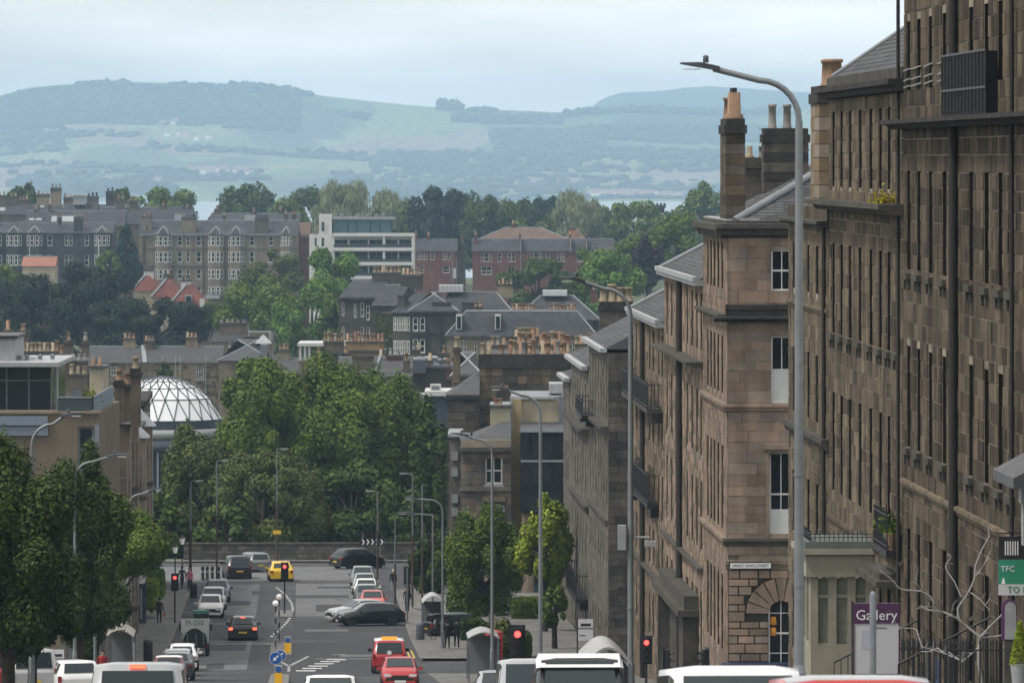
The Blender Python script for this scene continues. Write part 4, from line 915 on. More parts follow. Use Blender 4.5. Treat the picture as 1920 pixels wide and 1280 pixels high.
# the stone bay-windowed tenement down the left pavement
m_leadmid2 = M('old_frame', (.32, .31, .29), .6, .1, 2)
class LBld(Bld):
    def __init__(s, name, label, cat, dnear, dfar, o, depth, zb, zt):
        s.o = o; s.dn = dnear; s.L = dfar - dnear; s.depth = depth; s.root = thing(name, label, cat, S(dnear, o, z=0), math.pi / 2 + ANG); s.zb, s.zt, s.ops = zb, zt, []
    def u(s, px): return dpx(px, s.o) - s.dn
for T, tops, refs, bays in ((LBld('bay_tenement', 'old sandstone tenement with stacked bay windows next to the beige block', 'tenement', 347, 384, -11.2, 12, -34, 0), 775, 220, ((211, 221), (227, 236))),
        (LBld('bay_tenement', 'lower sandstone tenement with bay windows, farther along the left pavement', 'tenement', 384.05, 423, -11.2, 12, -34, 0), 800, 252, ((243, 251), (256, 264)))):
 T.zt = T.z(tops, refs)
 RW = ((930, 842), (1050, 962), (1160, 1080)) if refs < 240 else ((915, 842), (1010, 940), (1105, 1035))
 for ya, yb in RW: T.row([bays[0][0] - 3, bays[0][1] + 2.5, bays[1][1] + 2.5], 1.1, T.z(ya, refs), T.z(yb, refs))
 tw = T.wallmesh(m_mortar); T.stones(tw, m_stw[:2] + m_st[1:2], .5, seed=51, joined=True, lmin=.8, lmax=1.6); T.windows(bars=(1, 1), depth=.2)
 T.band(T.zt - .3, T.zt, .5, m_ledge, name='cornice')
 for px0, px1 in bays:
     a, b = T.u(px0), T.u(px1); m_ = (a + b) / 2; hw = min((b - a) / 2, 2.2)
     pr = [(m_ - hw, .02), (m_ - hw * .55, -.95), (m_ + hw * .55, -.95), (m_ + hw, .02)]
     z0, z1 = -33.5, T.zt - .4
     mb = MB(); mb.add([(x, y, z0) for x, y in pr] + [(x, y, z1) for x, y in pr], [(0, 1, 5, 4), (1, 2, 6, 5), (2, 3, 7, 6), (4, 5, 6, 7)]); bay = mb.build('bay', m_stw[1], T.root)
     MB().add([(m_ - hw - .2, 0, z1 + .004), (m_ - hw * .6, -1.2, z1 + .004), (m_ + hw * .6, -1.2, z1 + .004), (m_ + hw + .2, 0, z1 + .004), (m_, -.0, z1 + 1.3)], [(0, 1, 4), (1, 2, 4), (2, 3, 4), (0, 3, 2, 1)]).build('bay_roof', m_lead, bay)
     for ya, yb in RW:
         zA, zB = T.z(ya, refs), T.z(yb, refs)
         for (xa, ya_), (xb, yb_) in ((pr[0], pr[1]), (pr[1], pr[2])):
             dx, dy = xb - xa, yb_ - ya_; ln = math.hypot(dx, dy); ww = ln * .6
             a_, g_ = sash_meshes(ww, zB - zA, (1, 1), .05, 'grey', m_leadmid2); w_o = ob('window', a_, bay, (xa + dx * .2 + dy / ln * .04, ya_ + dy * .2 - dx / ln * .04, zA), math.atan2(dy, dx)); ob('pane', g_, w_o)
         MB().add([(x * 1.0, y - .08, zA - .35) for x, y in pr] + [(x, y - .08, zA - .1) for x, y in pr], [(0, 1, 5, 4), (1, 2, 6, 5), (2, 3, 7, 6), (4, 5, 6, 7), (3, 2, 1, 0)]).build('sill', m_ledge, bay)
 rp = [(0, .2, T.zt), (T.L, .2, T.zt), (T.L, 6, T.zt + .3), (0, 6, T.zt + .3), (0, 12, T.zt), (T.L, 12, T.zt)]
 MB().add(rp, [(0, 1, 2, 3), (3, 2, 5, 4), (0, 3, 4), (1, 5, 2)]).build('roof', m_slate, T.root)
kk = F / 352; T = bpy.data.objects['bay_tenement']
m_brst = M('brown_chimney', (.12, .095, .072), .92, .15, 1.2, streak=.25)
for a, b, yt, yb, d, pots in ((215, 232, 712, 790, 349, [m_pot, m_pot]), (232, 244, 720, 790, 352, [m_pot]), (245, 264, 690, 800, 356, [m_potpale, m_pot, m_pot])):
    pt = P((a + b) / 2, yb, d); lc = Matrix.Rotation(-(math.pi / 2 + ANG), 3, 'Z') @ (pt - T.location)
    chimney(T, lc.x, lc.y, lc.z, 1.3, (b - a) * d / F, (yb - yt) * d / F, m_brst, m_soot, pots, potr=.17, poth=.6)
E_ = LBld('end_house', 'dark grey narrow gable of the last house on the left pavement', 'house', 424, 442, -11.2, 1.9, -34, 0); E_.zt = E_.z(757, 272)
E_.wallmesh(m_drk[1]); MB().box(-.2, 18.2, -.2, .6, E_.zt, E_.zt + .4).build('coping', m_soot, E_.root)
MB().add([(0, .6, E_.zt), (18, .6, E_.zt), (18, 1.2, E_.zt + .1), (0, 1.2, E_.zt + .1), (0, 1.9, E_.zt), (18, 1.9, E_.zt)], [(0, 1, 2, 3), (3, 2, 5, 4)]).build('roof', m_slate, E_.root)
# ------------------------------------------------------------------ the town below and beyond
def stm(n, c, **k): return M(n, c, .95, .16, .35, streak=.25, **k)
m_ten = stm('tenement_stone', (.19, .165, .125), col2=(.125, .108, .085)); m_tdk = stm('tenement_dark', (.055, .054, .058), col2=(.03, .03, .034)); m_brick = stm('red_brick', (.15, .07, .055), col2=(.10, .05, .045))
m_rf = M('far_slate', (.060, .060, .064), .8, .15, .6, col2=(.034, .035, .038), streak=.25); m_rfb = M('brown_tile', (.13, .085, .065), .85, .15, .4); m_redtile = M('red_tile', (.15, .058, .046), .85, .2, .6); m_fstk = stm('far_stack', (.12, .10, .075), col2=(.07, .06, .05))
m_conc = M('white_concrete', (.50, .50, .49), .8, .06, .3); m_tealg = M('teal_glazing', (.05, .09, .105), .12, 0, orand=.4); m_wf = M('far_white', (.40, .40, .39), .7, 0)
m_yst = stm('yellow_stone', (.235, .195, .13), col2=(.15, .125, .09)); m_gtr = stm('villa_dark', (.07, .062, .052), col2=(.04, .036, .033))
def rows(f, pxs, yr, w_, **kw):
    for y0, y1 in yr:
        for p in pxs: f.win(p - w_ / 2, p + w_ / 2, y0, y1, **kw)
def baywin(f, a, b, ytop, ybot, yr, mat, roofm, yapex, out=.9):
    """canted bay of three lights per storey under its own little pointed roof"""
    x0, x1 = f.x(a), f.x(b); w_ = x1 - x0; pr = [(x0, -.004), (x0 + w_ * .2, -out), (x1 - w_ * .2, -out), (x1, -.004)]
    z0, z1 = f.z(ybot), f.z(ytop)
    bay = MB().add([(x, y, z0) for x, y in pr] + [(x, y, z1) for x, y in pr], [(0, 1, 5, 4), (1, 2, 6, 5), (2, 3, 7, 6), (4, 5, 6, 7)]).build('bay', mat, f.root)
    e = .25; ap = (x0 + w_ / 2, .3, f.z(yapex)); q = [(x0 - e, .3, z1 + .01), (x0 + w_ * .15, -out - e, z1 + .01), (x1 - w_ * .15, -out - e, z1 + .01), (x1 + e, .3, z1 + .01)]
    br = MB().add(q + [ap], [(0, 1, 4), (1, 2, 4), (2, 3, 4), (0, 3, 2, 1)]).build('bay_roof', roofm, bay)
    mb = MB()
    for c in q: mb.tube([Vector(c) + Vector((0, 0, .05)), Vector(ap) + Vector((0, 0, .05))], .1, 4)
    mb.build('hip_lead', m_leadpale, br)
    for y0, y1 in yr:
        zA, zB = f.z(y1), f.z(y0)
        for (xa, ya), (xb, yb), n in ((pr[0], pr[1], 1), (pr[1], pr[2], 2), (pr[2], pr[3], 1)):
            dx, dy = xb - xa, yb - ya; ln = math.hypot(dx, dy)
            for i in range(n):
                seg = ln / n; ww = round(seg * .74, 2); s0 = (i + .13) * seg / ln
                a_, g_ = sash_meshes(ww, round(zB - zA, 2), (1, 1), .12); wo = ob('window', a_, bay, (xa + dx * s0 + dy / ln * .05, ya + dy * s0 - dx / ln * .05, zA), math.atan2(dy, dx)); ob('pane', g_, wo)
# tall pale tenement
f = Front('tall_tenement', 'long pale five-storey tenement with bay windows and slate roof in the distance', 'tenement', 262, 557, 572, 1290, depth=12)
TR = [(443, 461), (472, 492), (505, 523), (537, 552)]
rows(f, [337, 372.5, 472, 508], TR, 9); rows(f, [352.5], TR[:3], 6)
f.wall(m_ten, 440); f.roof(m_rf, 414, lead=.14)
for a, b in ((291, 322), (390, 419), (428, 457), (526, 547)): baywin(f, a, b, 440, 572, TR, m_ten, m_rf, 424)
f.part('string_course', 262, 557, 466, 468, -.15, -.01, m_fstk); f.part('string_course', 262, 557, 498, 500, -.15, -.01, m_fstk); f.part('gutter', 262, 557, 439, 441, -.5, -.02, m_leadmid)
f.chim(340, 367, 408, 440, m_ten, [m_iron] * 7, y=1.0, potr=.14, poth=.6); f.chim(478, 503, 408, 440, m_fstk, [m_iron] * 7, y=1.0, potr=.14, poth=.6)
f.chim(265, 273, 405, 440, m_ten, [m_pot, m_potpale], y=2); f.chim(276, 284, 404, 440, m_ten, [m_pot], y=2); f.chim(414, 420, 404, 430, m_fstk, [m_potpale], y=8); f.chim(530, 537, 402, 420, m_fstk, [m_pot], y=9); f.chim(545, 553, 402, 420, m_fstk, [m_pot, m_pot], y=9)
f.part('roof_light', 324, 345, 402, 416, 6.5, 8, m_leadpale); f.part('roof_light', 456, 478, 404, 416, 6.5, 8, m_leadpale); f.part('end_wall', 262, 266, 440, 572, -.3, -.02, m_yst); f.part('drainpipe', 381, 382.4, 441, 572, -.2, -.05, m_iron); f.part('drainpipe', 421.6, 423, 441, 572, -.2, -.05, m_iron); f.part('drainpipe', 271, 272, 441, 572, -.2, -.05, m_iron)
f = Front('brick_end_house', 'narrow red brick end house right of the tall pale tenement', 'house', 557, 580, 560, 1300, depth=10); f.wall(m_brick, 445); f.roof(m_rfb, 417)
# dark tenement
f = Front('dark_tenement', 'blackened stone tenement with white bay windows at the far left', 'tenement', -40, 211, 530, 1340, depth=12)
TR = [(441, 461), (478, 498)]
rows(f, [93.5], TR, 9); rows(f, [124.5, 132.5], TR, 6.5); rows(f, [162.5], TR, 8)
f.wall(m_tdk, 437); f.roof(m_rf, 418, lead=.1)
for a, b in ((-22, 4), (12, 41), (50, 80), (177, 206)): baywin(f, a, b, 437, 530, TR, m_tdk, m_rf, 424)
f.chim(138, 155, 406, 440, m_tdk, [m_potgrey, m_potgrey, m_potgrey], y=1.2, wy=1.2); f.chim(107, 114, 408, 422, m_tdk, [m_potgrey], y=3); f.part('drainpipe', 55.5, 57, 462, 530, -1.2, -1.0, m_wf)
fp = thing('flag_pole', 'tall white pole standing in front of the blackened tenement', 'pole', P(185, 512, 1290)); MB().cyl((0, 0, 0), (0, 0, 61 * 1290 / F), .16, .1).build('shaft', m_wf, fp); MB().lathe([(.2, 0), (.22, .2), (0, .4)], 8, c=(0, 0, 61 * 1290 / F)).build('finial', m_wf, fp)
# ranks of roofs behind
def rank(label, a, b, yr, ye, yb, d, mat=m_rf, stacks=(), lights=(), wm=m_fstk, name='slate_terrace', ):
    f = Front(name, label, 'houses' if False else 'terrace', a, b, yb, d, depth=11); f.wall(wm, ye); f.roof(mat, yr, lead=.1)
    for s in stacks: f.chim(s[0], s[1], s[2], ye, s[3] if len(s) > 3 else m_fstk, s[4] if len(s) > 4 else [m_pot, m_potpale, m_pot][:max(1, int((s[1] - s[0]) / 6))], y=f.depth * .5, wy=1.2, poth=.9, potr=.25)
    for l in lights:
        z0, z1 = f.z(ye), f.z(yr); t0, t1 = [(f.z(q) - z0) / (z1 - z0) for q in (l[3], l[2])]; h = f.depth / 2 + .3
        MB().add([(f.x(l[0]), -.3 + h * t0, f.z(l[3]) + .1), (f.x(l[1]), -.3 + h * t0, f.z(l[3]) + .1), (f.x(l[1]), -.3 + h * t1, f.z(l[2]) + .1), (f.x(l[0]), -.3 + h * t1, f.z(l[2]) + .1)], [(0, 1, 2, 3)]).build('roof_light', m_leadpale, f.root)
    return f
rank('slate roofs at the far left edge, behind the blackened tenement, with squat stacks', -40, 70, 384, 402, 430, 1440, stacks=[(-8, 8, 366), (14, 30, 368), (32, 50, 374)], lights=[(-4, 8, 390, 396)])
rank('long slate roof with two bright skylights rising over the blackened tenement', 48, 232, 396, 424, 440, 1400, stacks=[(88, 94, 384), (22 + 40, 66, 392)], lights=[(53, 63, 410, 414), (66, 77, 410, 414), (95, 105, 406, 416), (114, 139, 406, 416)])
rank('upper slate roof below the dark twin stacks on the left skyline', 60, 258, 384, 402, 430, 1470, stacks=[(65, 90, 364, m_yst), (92, 112, 352, m_yst, [m_potgrey] * 3), (116, 134, 370), (160, 182, 368, m_fstk, [m_iron] * 3), (196, 212, 358, m_tdk, [m_iron] * 2)], lights=[(72, 80, 386, 390), (116, 123, 386, 390), (145, 160, 386, 390), (225, 234, 386, 390)])
rank('plain slate roof running right from the twin stacks to the round skyline tree', 190, 360, 389, 420, 440, 1420, stacks=[(188, 206, 402, m_fstk, [m_pot, m_pot]), (240, 256, 376), (216, 232, 372), (298, 310, 384, m_brick, [m_pot]), (340, 358, 388, m_yst, [m_potpale])], lights=[])
rank('brownish slate roofs behind the tall pale tenement on the right', 395, 560, 400, 414, 440, 1400, stacks=[(400, 410, 392, m_brick), (520, 528, 394), (470, 478, 396)])
f = Front('dormer_house', 'house with a white flat-topped dormer among the far left roofs', 'house', 120, 180, 430, 1450, depth=9); f.wall(m_fstk, 396); f.roof(m_rf, 380); f.part('dormer', 137, 160, 366, 384, .5, 4, m_leadpale); f.part('dormer_roof', 134, 161, 364, 367, .2, 4.3, m_wf)
# white office
f = Front('white_office', 'white modern office with stacked balconies and a teal glass top storey', 'office', 580, 776, 545, 1200, depth=16)
f.win(590, 594, 446, 462, bars=(1, 1), mat=MATS['grey_frame']).win(603, 608, 446, 462, bars=(1, 1), mat=MATS['grey_frame']).win(590, 594, 470, 486, bars=(1, 1), mat=MATS['grey_frame']).win(603, 608, 470, 486, bars=(1, 1), mat=MATS['grey_frame']).win(603, 608, 416, 434, bars=(1, 1), mat=MATS['grey_frame'])
for y0, y1 in ((449, 464), (472, 490), (499, 516), (522, 538)):
    for a, b in ((627, 652), (655, 690), (692, 718), (723, 746), (748, 771)): f.win(a, b, y0, y1, bars=(2, 1), mat=MATS['grey_frame'], glass=1)
f.wall(m_conc, 441)
for y in (437, 464, 491, 517): f.part('floor_slab', 624, 776, y, y + 6, -1.5, -.01, m_conc)
for px in (720, 774): f.part('pier', px - 2, px + 2, 443, 545, -1.4, -.02, m_conc)
for y in (458, 485, 511): f.part('balcony_glass', 626, 772, y, y + 6, -1.5, -1.45, MATS['balustrade_glass'])
f.part('stair_tower', 598, 622, 402, 441, .5, 5, m_conc); ph = f.part('glass_storey', 624, 735, 412, 437, 1.2, 10, m_tealg); f.part('flat_roof', 621, 738, 408, 412, .8, 11, m_leadmid)
for px in (624, 652, 668, 694, 712, 734): f.part('glazing_bar', px - .8, px + .8, 412, 437, 1.05, 1.2, m_iron)
for px in (640, 671, 690, 705, 718): MB().lathe([(.5, 0), (.5, .5), (.7, .55), (0, .7)], 8, c=(f.x(px), 4, f.z(408))).build('roof_vent', m_leadpale, f.root)
f.part('mast', 650, 651, 394, 409, 5, 5.2, m_leadmid)
# brick terraces
f = Front('brick_terrace', 'low red brick terrace with white windows right of the white office', 'terrace', 776, 856, 530, 1270, depth=10)
for p in (785, 791, 798): f.win(p - 2.6, p + 2.6, 474, 487)
f.win(807, 815, 474, 487).win(830, 836, 474, 487).win(838, 844, 474, 487).win(783, 795, 499, 512).win(830, 843, 499, 512)
f.wall(m_brick, 471); f.roof(m_rfb if False else m_rf, 449, lead=.1); f.chim(776, 782, 440, 455, m_brick, [m_pot]); f.chim(800, 806, 442, 455, m_brick, [m_pot]); f.part('door', 849, 855, 503, 522, -.05, .0, m_wf); f.part('drainpipe', 847.4, 848.6, 471, 530, -.2, -.04, m_leadmid)
f = Front('brick_terrace', 'longer red brick terrace beyond the round trees, with white bay windows', 'terrace', 886, 1150, 530, 1300, depth=10)
for a, b in ((902, 907), (908.5, 916), (917.5, 922), (933, 940), (952, 958.5), (959.5, 966), (995, 1000), (1001, 1011), (1012, 1017), (1024, 1031), (1046, 1051), (1053, 1058), (1082, 1087), (1088, 1096)): f.win(a, b, 474, 491)
for a, b in ((902, 922), (952, 966), (995, 1017), (1082, 1096)): f.win(a, b, 500, 515, bars=(2, 1))
f.wall(m_brick, 471); f.roof(m_rf, 448, lead=.1)
for a, b in ((889, 894), (973, 977), (1068, 1071), (1098, 1101)): f.chim(a, b, 440, 468, m_brick, [m_pot], y=3)
for px in (976, 1070, 1100): f.part('skew', px - 1, px + 1, 448, 471, -.3, 4.8, m_leadmid); 
f.part('drainpipe', 975.4, 976.6, 471, 530, -.2, -.04, m_leadmid)
f = Front('tiled_house', 'broad brown tiled hipped roof rising behind the long brick terrace', 'house', 900, 1062, 470, 1360, depth=14); f.wall(m_brick, 448); f.roof(m_rfb, 427, 'hip', hip=6, lead=.15); f.chim(958, 966, 420, 440, m_brick, [m_pot])
f = Front('tiled_house', 'small brown hipped roof with an orange stack at the right end of the brick terrace', 'house', 1060, 1098, 470, 1370, depth=12); f.wall(m_brick, 448); f.roof(m_rfb, 430, 'hip', hip=2); f.chim(1066, 1080, 428, 446, M('orange_stack', (.3, .15, .09), .9, .1, 1), [m_pot], y=2)
f = Front('gatehouse', 'narrow stone gable with a buff side between the two brick terraces', 'house', 857, 872, 530, 1275, depth=9); f.wall(m_fstk, 465); f.roof(m_rf, 448, 'cross'); f.chim(862, 869, 446, 462, m_yst, [m_pot], y=1)
# red tiled houses
for i, (a, b, ye, yr, yb, d, lab) in enumerate(((250, 301, 545, 517, 590, 1130, 'leftmost red-tiled gable house with a tall white chimney, above the dark pines'), (286, 344, 558, 524, 595, 1120, 'middle red-tiled gable house, with a stone chimney on its ridge'), (318, 388, 574, 534, 600, 1105, 'largest red-tiled gable house, nearest of the three, with a dormer window'))):
    f = Front('red_roofed_house', lab, 'house', a, b, yb, d, depth=13); f.wall(m_fstk if i == 2 else m_cream, ye); m_ = (a + b) / 2
    f.rf = MB().add([(-.3, -.4, f.zt), (f.L + .3, -.4, f.zt), (f.x(m_ + 4), 2.2, f.z(yr)), (f.x(m_ - 4), 2.2, f.z(yr)), (-.3, 13, f.zt), (f.L + .3, 13, f.zt), (f.x(m_ + 4), 11, f.z(yr)), (f.x(m_ - 4), 11, f.z(yr))], [(0, 1, 2, 3), (1, 5, 6, 2), (5, 4, 7, 6), (4, 0, 3, 7), (3, 2, 6, 7)]).build('roof', m_redtile, f.root)
    MB().tube([(-.3, -.4, f.zt + .1), (f.x(m_ - 4), 2.2, f.z(yr) + .1)], .24, 4).build('verge', m_leadmid, f.rf)
    c0 = (268, 306, 338)[i]; f.chim(c0, c0 + 18, (506, 514, 525)[i], (528, 545, 548)[i], (m_wf, m_fstk, m_wf)[i], [m_tdk, m_pot, m_tdk], y=3.0, wy=1.3)
    if i == 2: f.part('dormer', 347, 360, 553, 566, -.1, 2, m_leadpale); f.part('dormer_pane', 348.5, 358.5, 555, 565, -.16, -.1, m_glass); f.part('porch', 375, 384, 560, 596, -1.2, -.02, m_wf)
f = Front('orange_roofed_house', 'low house with a pale orange roof among the trees at far left', 'house', 42, 103, 520, 1260, depth=9); f.wall(m_cream, 499); f.roof(M('orange_tile', (.26, .12, .085), .85, .1, .5), 482, lead=.2)
f = Front('shop_row', 'pale low shopfronts at the foot of the tall tenement', 'shop', 385, 462, 585, 1240, depth=6); f.win(388, 410, 565, 580, bars=(2, 1)).win(430, 456, 565, 580, bars=(2, 1)); f.wall(m_fstk, 560); f.part('fascia', 385, 412, 553, 560, -.4, -.02, m_leadpale); f.part('fascia', 428, 462, 553, 560, -.4, -.02, m_leadpale); f.roof(m_rf, 552, 'flat')
# villas in the middle distance
f = Front('villa_terrace', 'dark stone villa with a sloping slate roof at the left of the middle terrace', 'villa', 636, 704, 680, 900, depth=16, rz=-.25)
f.win(640, 646, 566, 592, fr=.12).win(664, 669, 570, 596, fr=.12).win(677, 684, 567, 594, fr=.12).win(688, 695, 572, 600, fr=.12).win(640, 646, 612, 640, fr=.12).win(677, 684, 612, 640, fr=.12).win(688, 695, 612, 640, fr=.12)
f.wall(m_gtr, 560); f.roof(m_rf, 528, lead=.12); f.chim(674, 730, 512, 534, m_gtr, [m_potpale, m_pot, m_potpale, m_pot, m_potpale, m_pot, m_potpale], y=8, wy=1.0, potr=.26, poth=1.0); f.part('eave', 634, 706, 557, 561, -.6, -.3, m_soot)
f = Front('villa_terrace', 'ivy-covered dark villa between the sloping roofs of the middle terrace', 'villa', 698, 742, 690, 890, depth=16, rz=-.25)
f.win(716, 721, 585, 612, fr=.12).win(727, 732, 585, 612, fr=.12); f.wall(m_gtr, 573); f.roof(m_rf, 536, lead=.12); f.chim(728, 768, 516, 545, m_gtr, [m_potpale, m_pot, m_pot, m_potpale, m_pot], y=8, wy=1.0, potr=.26, poth=1.0)
LEAF_IVY = leafmat('leaf_ivy', (.02, .03, .008), (.04, .05, .012), (.07, .075, .02))
def ivy(f, a, b, y0, y1, n, seed):
    rg = np.random.default_rng(seed); x = rg.uniform(f.x(a), f.x(b), n); z = rg.uniform(f.z(y1), f.z(y0), n); s = .28
    v = np.stack([np.stack([x + dx * s + rg.normal(size=n) * .08, -.12 + rg.normal(size=n) * .1, z + dz * s], 1) for dx, dz in ((-1, -1), (1, -1), (1, 1), (-1, 1))], 1).reshape(-1, 3)
    return struct(ob('ivy', npmesh('ivy', v, np.arange(4 * n).reshape(-1, 4), LEAF_IVY), f.root), 'stuff')
ivy(f, 706, 742, 590, 690, 700, 4)
f = Front('corner_villa', 'dark corner villa with paired white windows under a hipped slate roof', 'villa', 768, 858, 690, 872, depth=14)
for y0, y1 in ((595, 621), (636, 662)):
    f.win(774, 784, y0, y1, fr=.14).win(787, 797, y0, y1, fr=.14)
f.wall(m_gtr, 586); f.part('cornice', 766, 858, 583, 587, -.6, -.01, m_soot); f.part('string_course', 768, 858, 624, 628, -.2, -.01, m_soot); f.part('drainpipe', 826, 828, 590, 690, -.2, -.03, m_iron); f.part('corner', 798, 801, 587, 690, -.25, -.02, m_soot)
f.roof(m_rf, 550, 'hip', hip=4, over=.6, base=f.z(583) + .01, lead=.12); f.chim(810, 846, 566, 590, m_gtr, [], y=2.0, wy=1.4)
bow = thing('bow_wing', 'curved dark stone wing of closely set windows left of the corner villa', 'villa', P(736, 690, 878), -.5)
kk = F / 878; mb = MB().box(0, 40 / kk, 0, 8, 0, 104 / kk); mb.build('wall', m_gtr, bow)
for i in range(5):
    for z0, z1 in ((690 - 620, 690 - 594), (690 - 664, 690 - 638)):
        a_, g_ = sash_meshes(5 / kk, (z1 - z0) / kk, (1, 1), .1); wo = ob('window', a_, bow, ((3 + i * 7.4) / kk, -.09, z0 / kk)); ob('pane', g_, wo)
MB().add([(-.3, -.5, 104 / kk), (40 / kk, -.5, 104 / kk), (40 / kk, 5, 140 / kk), (15 / kk, 5, 140 / kk), (-.3, 9, 104 / kk)], [(0, 1, 2, 3), (4, 0, 3)]).build('roof', m_rf, bow); chimney(bow, 12 / kk, 1.5, 104 / kk, 1.2, 1.2, 2.6, m_gtr, m_soot, [])
f = Front('long_slate_house', 'long slate-roofed house with a glazed lantern behind the corner villa', 'house', 806, 966, 690, 900, depth=14); f.wall(m_gtr, 592); f.roof(m_rf, 549, 'hip', hip=3, lead=.13); sk = f.part('lantern', 822, 868, 536, 549, 5, 9, M('lantern_glass', (.42, .45, .46), .35, 0))
for i in range(7): px = 822 + i * 7.6; f.part('lantern_bar', px - .5, px + .5, 534, 549, 4.9, 5.0 - .002, m_leadpale)
f.chim(812, 846, 564, 590, m_gtr, [], y=1.0, wy=1.6); f.chim(866, 896, 566, 586, m_gtr, [], y=1.0, wy=1.4); f.chim(932, 962, 534, 560, m_yst, [m_pot, m_pot, m_pot, m_potpale], y=7, wy=1)
f = Front('long_slate_house', 'right-hand slate roof sloping down at its end beside a second glazed lantern', 'house', 966, 1124, 690, 905, depth=14); f.wall(m_gtr, 600); f.roof(m_rf, 556, 'hip', hip=4, lead=.13); f.part('lantern', 1018, 1064, 546, 556, 5, 9, MATS['lantern_glass']); f.win(1110, 1118, 602, 618, none=1); f.chim(1108, 1122, 544, 570, m_brick, [m_pot], y=8)
f.part('side_window', 1112, 1121, 600, 622, -.08, -.01, m_glass)
f = Front('mansard_house', 'beige stone house with a dark mansard roof and two white dormers', 'house', 838, 1118, 720, 800, depth=12)
for a in (866, 872, 892, 910, 932, 939, 947, 970, 990, 1050, 1075): f.win(a - 2.6, a + 2.6, 638, 662, fr=.1)
f.wall(stm('mansard_stone', (.21, .175, .13), col2=(.14, .12, .09)), 632); f.part('cornice', 836, 1120, 629, 633, -.5, -.01, m_ledge); f.roof(m_rf, 584, 'mansard', hip=2.6, over=.4, base=f.z(629) + .01, lead=.14)
for a in (855, 928): d_ = f.part('dormer', a, a + 11, 590, 618, -.1, 2.2, m_wf); f.part('dormer_pane', a + 2, a + 9, 593, 616, -.16, -.1, m_glass)
for a, b in ((960, 1008), (1030, 1082)): f.chim(a, b, 582, 600, m_fstk, [m_pot, m_potpale, m_pot, m_potred, m_pot, m_potpale, m_pot, m_pot], y=6, wy=1, potr=.22, poth=.8)
f.chim(888, 905, 576, 592, m_fstk, [m_pot, m_pot], y=6)
# nearer roofs
f = Front('long_cottage_row', 'stone row with a slate roof and a twelve-pane window left of the dome', 'terrace', 164, 414, 800, 760, depth=9)
f.win(367, 382, 683, 711, bars=(3, 3), fr=.1, sill=m_leadpale).win(207, 218, 683, 705, bars=(2, 2), fr=.1)
f.wall(m_mortar, 680); mb = MB(); 
for x0, x1, z0, z1 in courses(f.L, f.z(770), f.z(680), [o[:4] for o in f.ops], .42, rg, .5, 1.2): mb.box(x0 + .02, x1 - .02, -.03 - rg.random() * .03, .01, z0 + .02, z1 - .02, rg.randrange(3))
struct(mb.build('stonework', [m_ten, m_yst, m_fstk], f.w), 'stuff')
f.roof(m_slate, 651, lead=.1); f.chim(227, 250, 636, 660, m_yst, [m_pot, m_pot, m_pot], y=4.5, wy=1.1, poth=.6); f.chim(345, 367, 634, 660, m_yst, [m_potpale, m_pot, m_pot], y=4.5, wy=1.1, poth=.7); f.chim(268, 286, 640, 664, m_fstk, [m_pot, m_potgrey, m_pot], y=4.0, wy=1.1, poth=.6)
for px in (304, 338, 386, 329): f.part('drainpipe', px - .7, px + .7, 666, 800, -.2, -.05, m_leadpale)
MB().add([(f.x(268), -.35, f.z(680) + .1), (f.x(276), -.35, f.z(680) + .1), (f.x(268), 4.5, f.z(650) + .1), (f.x(260), 4.5, f.z(650) + .1)], [(0, 1, 2, 3)]).build('skew', m_leadmid, f.root)
f = Front('slate_cottage_row', 'lower slate-roofed row continuing behind the great chestnut', 'terrace', 414, 640, 800, 755, depth=9); EX = [(424, 440, 654, m_fstk, [m_potgrey, m_pot]), (520, 540, 656, m_ten, [m_pot, m_potpale, m_pot]), (600, 618, 658, m_fstk, [m_potpale, m_pot])]; f.win(428, 442, 708, 722, mat=m_wf).win(560, 572, 706, 722); f.wall(m_ten, 700); f.roof(m_slate, 674, lead=.1)
for a, b, yt, m_, pt in EX: f.chim(a, b, yt, 690, m_, pt, y=4.5, wy=1.0, poth=.7)
f = Front('chimney_row_house', 'house whose long ridge carries ten buff chimney pots above the penthouse', 'house', 20, 170, 800, 600, depth=10)
f.wall(m_ten, 700); f.roof(m_slate, 672); c = f.chim(24, 104, 661, 690, m_fstk, [m_potpale] * 9 + [m_pot], y=5, wy=1.0, potr=.22, poth=.95)
f.chim(108, 130, 664, 700, m_fstk, [m_pot, None], y=1.5); f.chim(130, 165, 700, 730, m_fstk, [m_potpale, m_yst, m_potpale], y=-.7, potr=.24, poth=1.0); f.chim(120, 164, 676, 700, m_fstk, [m_potgrey, m_potgrey, m_potgrey, m_potgrey], y=.5, wy=1.2, poth=.7); f.chim(-6, 14, 622, 680, m_fstk, [m_pot, m_pot], y=7, wy=1.4, poth=.9); f.chim(20, 40, 624, 680, m_fstk, [m_pot, m_potgrey, m_pot], y=9, wy=1.4, poth=.7); f.chim(109, 127, 642, 690, m_fstk, [m_potpale], y=8, wy=1.2); f.chim(144, 158, 642, 700, m_fstk, [m_potgrey, m_potgrey], y=7, wy=1.2)
f = Front('pale_gable', 'pale rendered chimney gable with two orange pots beside the penthouse terrace', 'house', 168, 196, 800, 560, depth=6); f.wall(m_cream, 690); f.chim(169, 192, 686, 700, m_ten, [m_pot, m_pot], y=.6, wy=.8, poth=.7, potr=.2); f.part('drainpipe', 193.4, 195, 688, 800, -.15, -.02, m_leadpale); f.roof(m_slate, 686, 'flat')
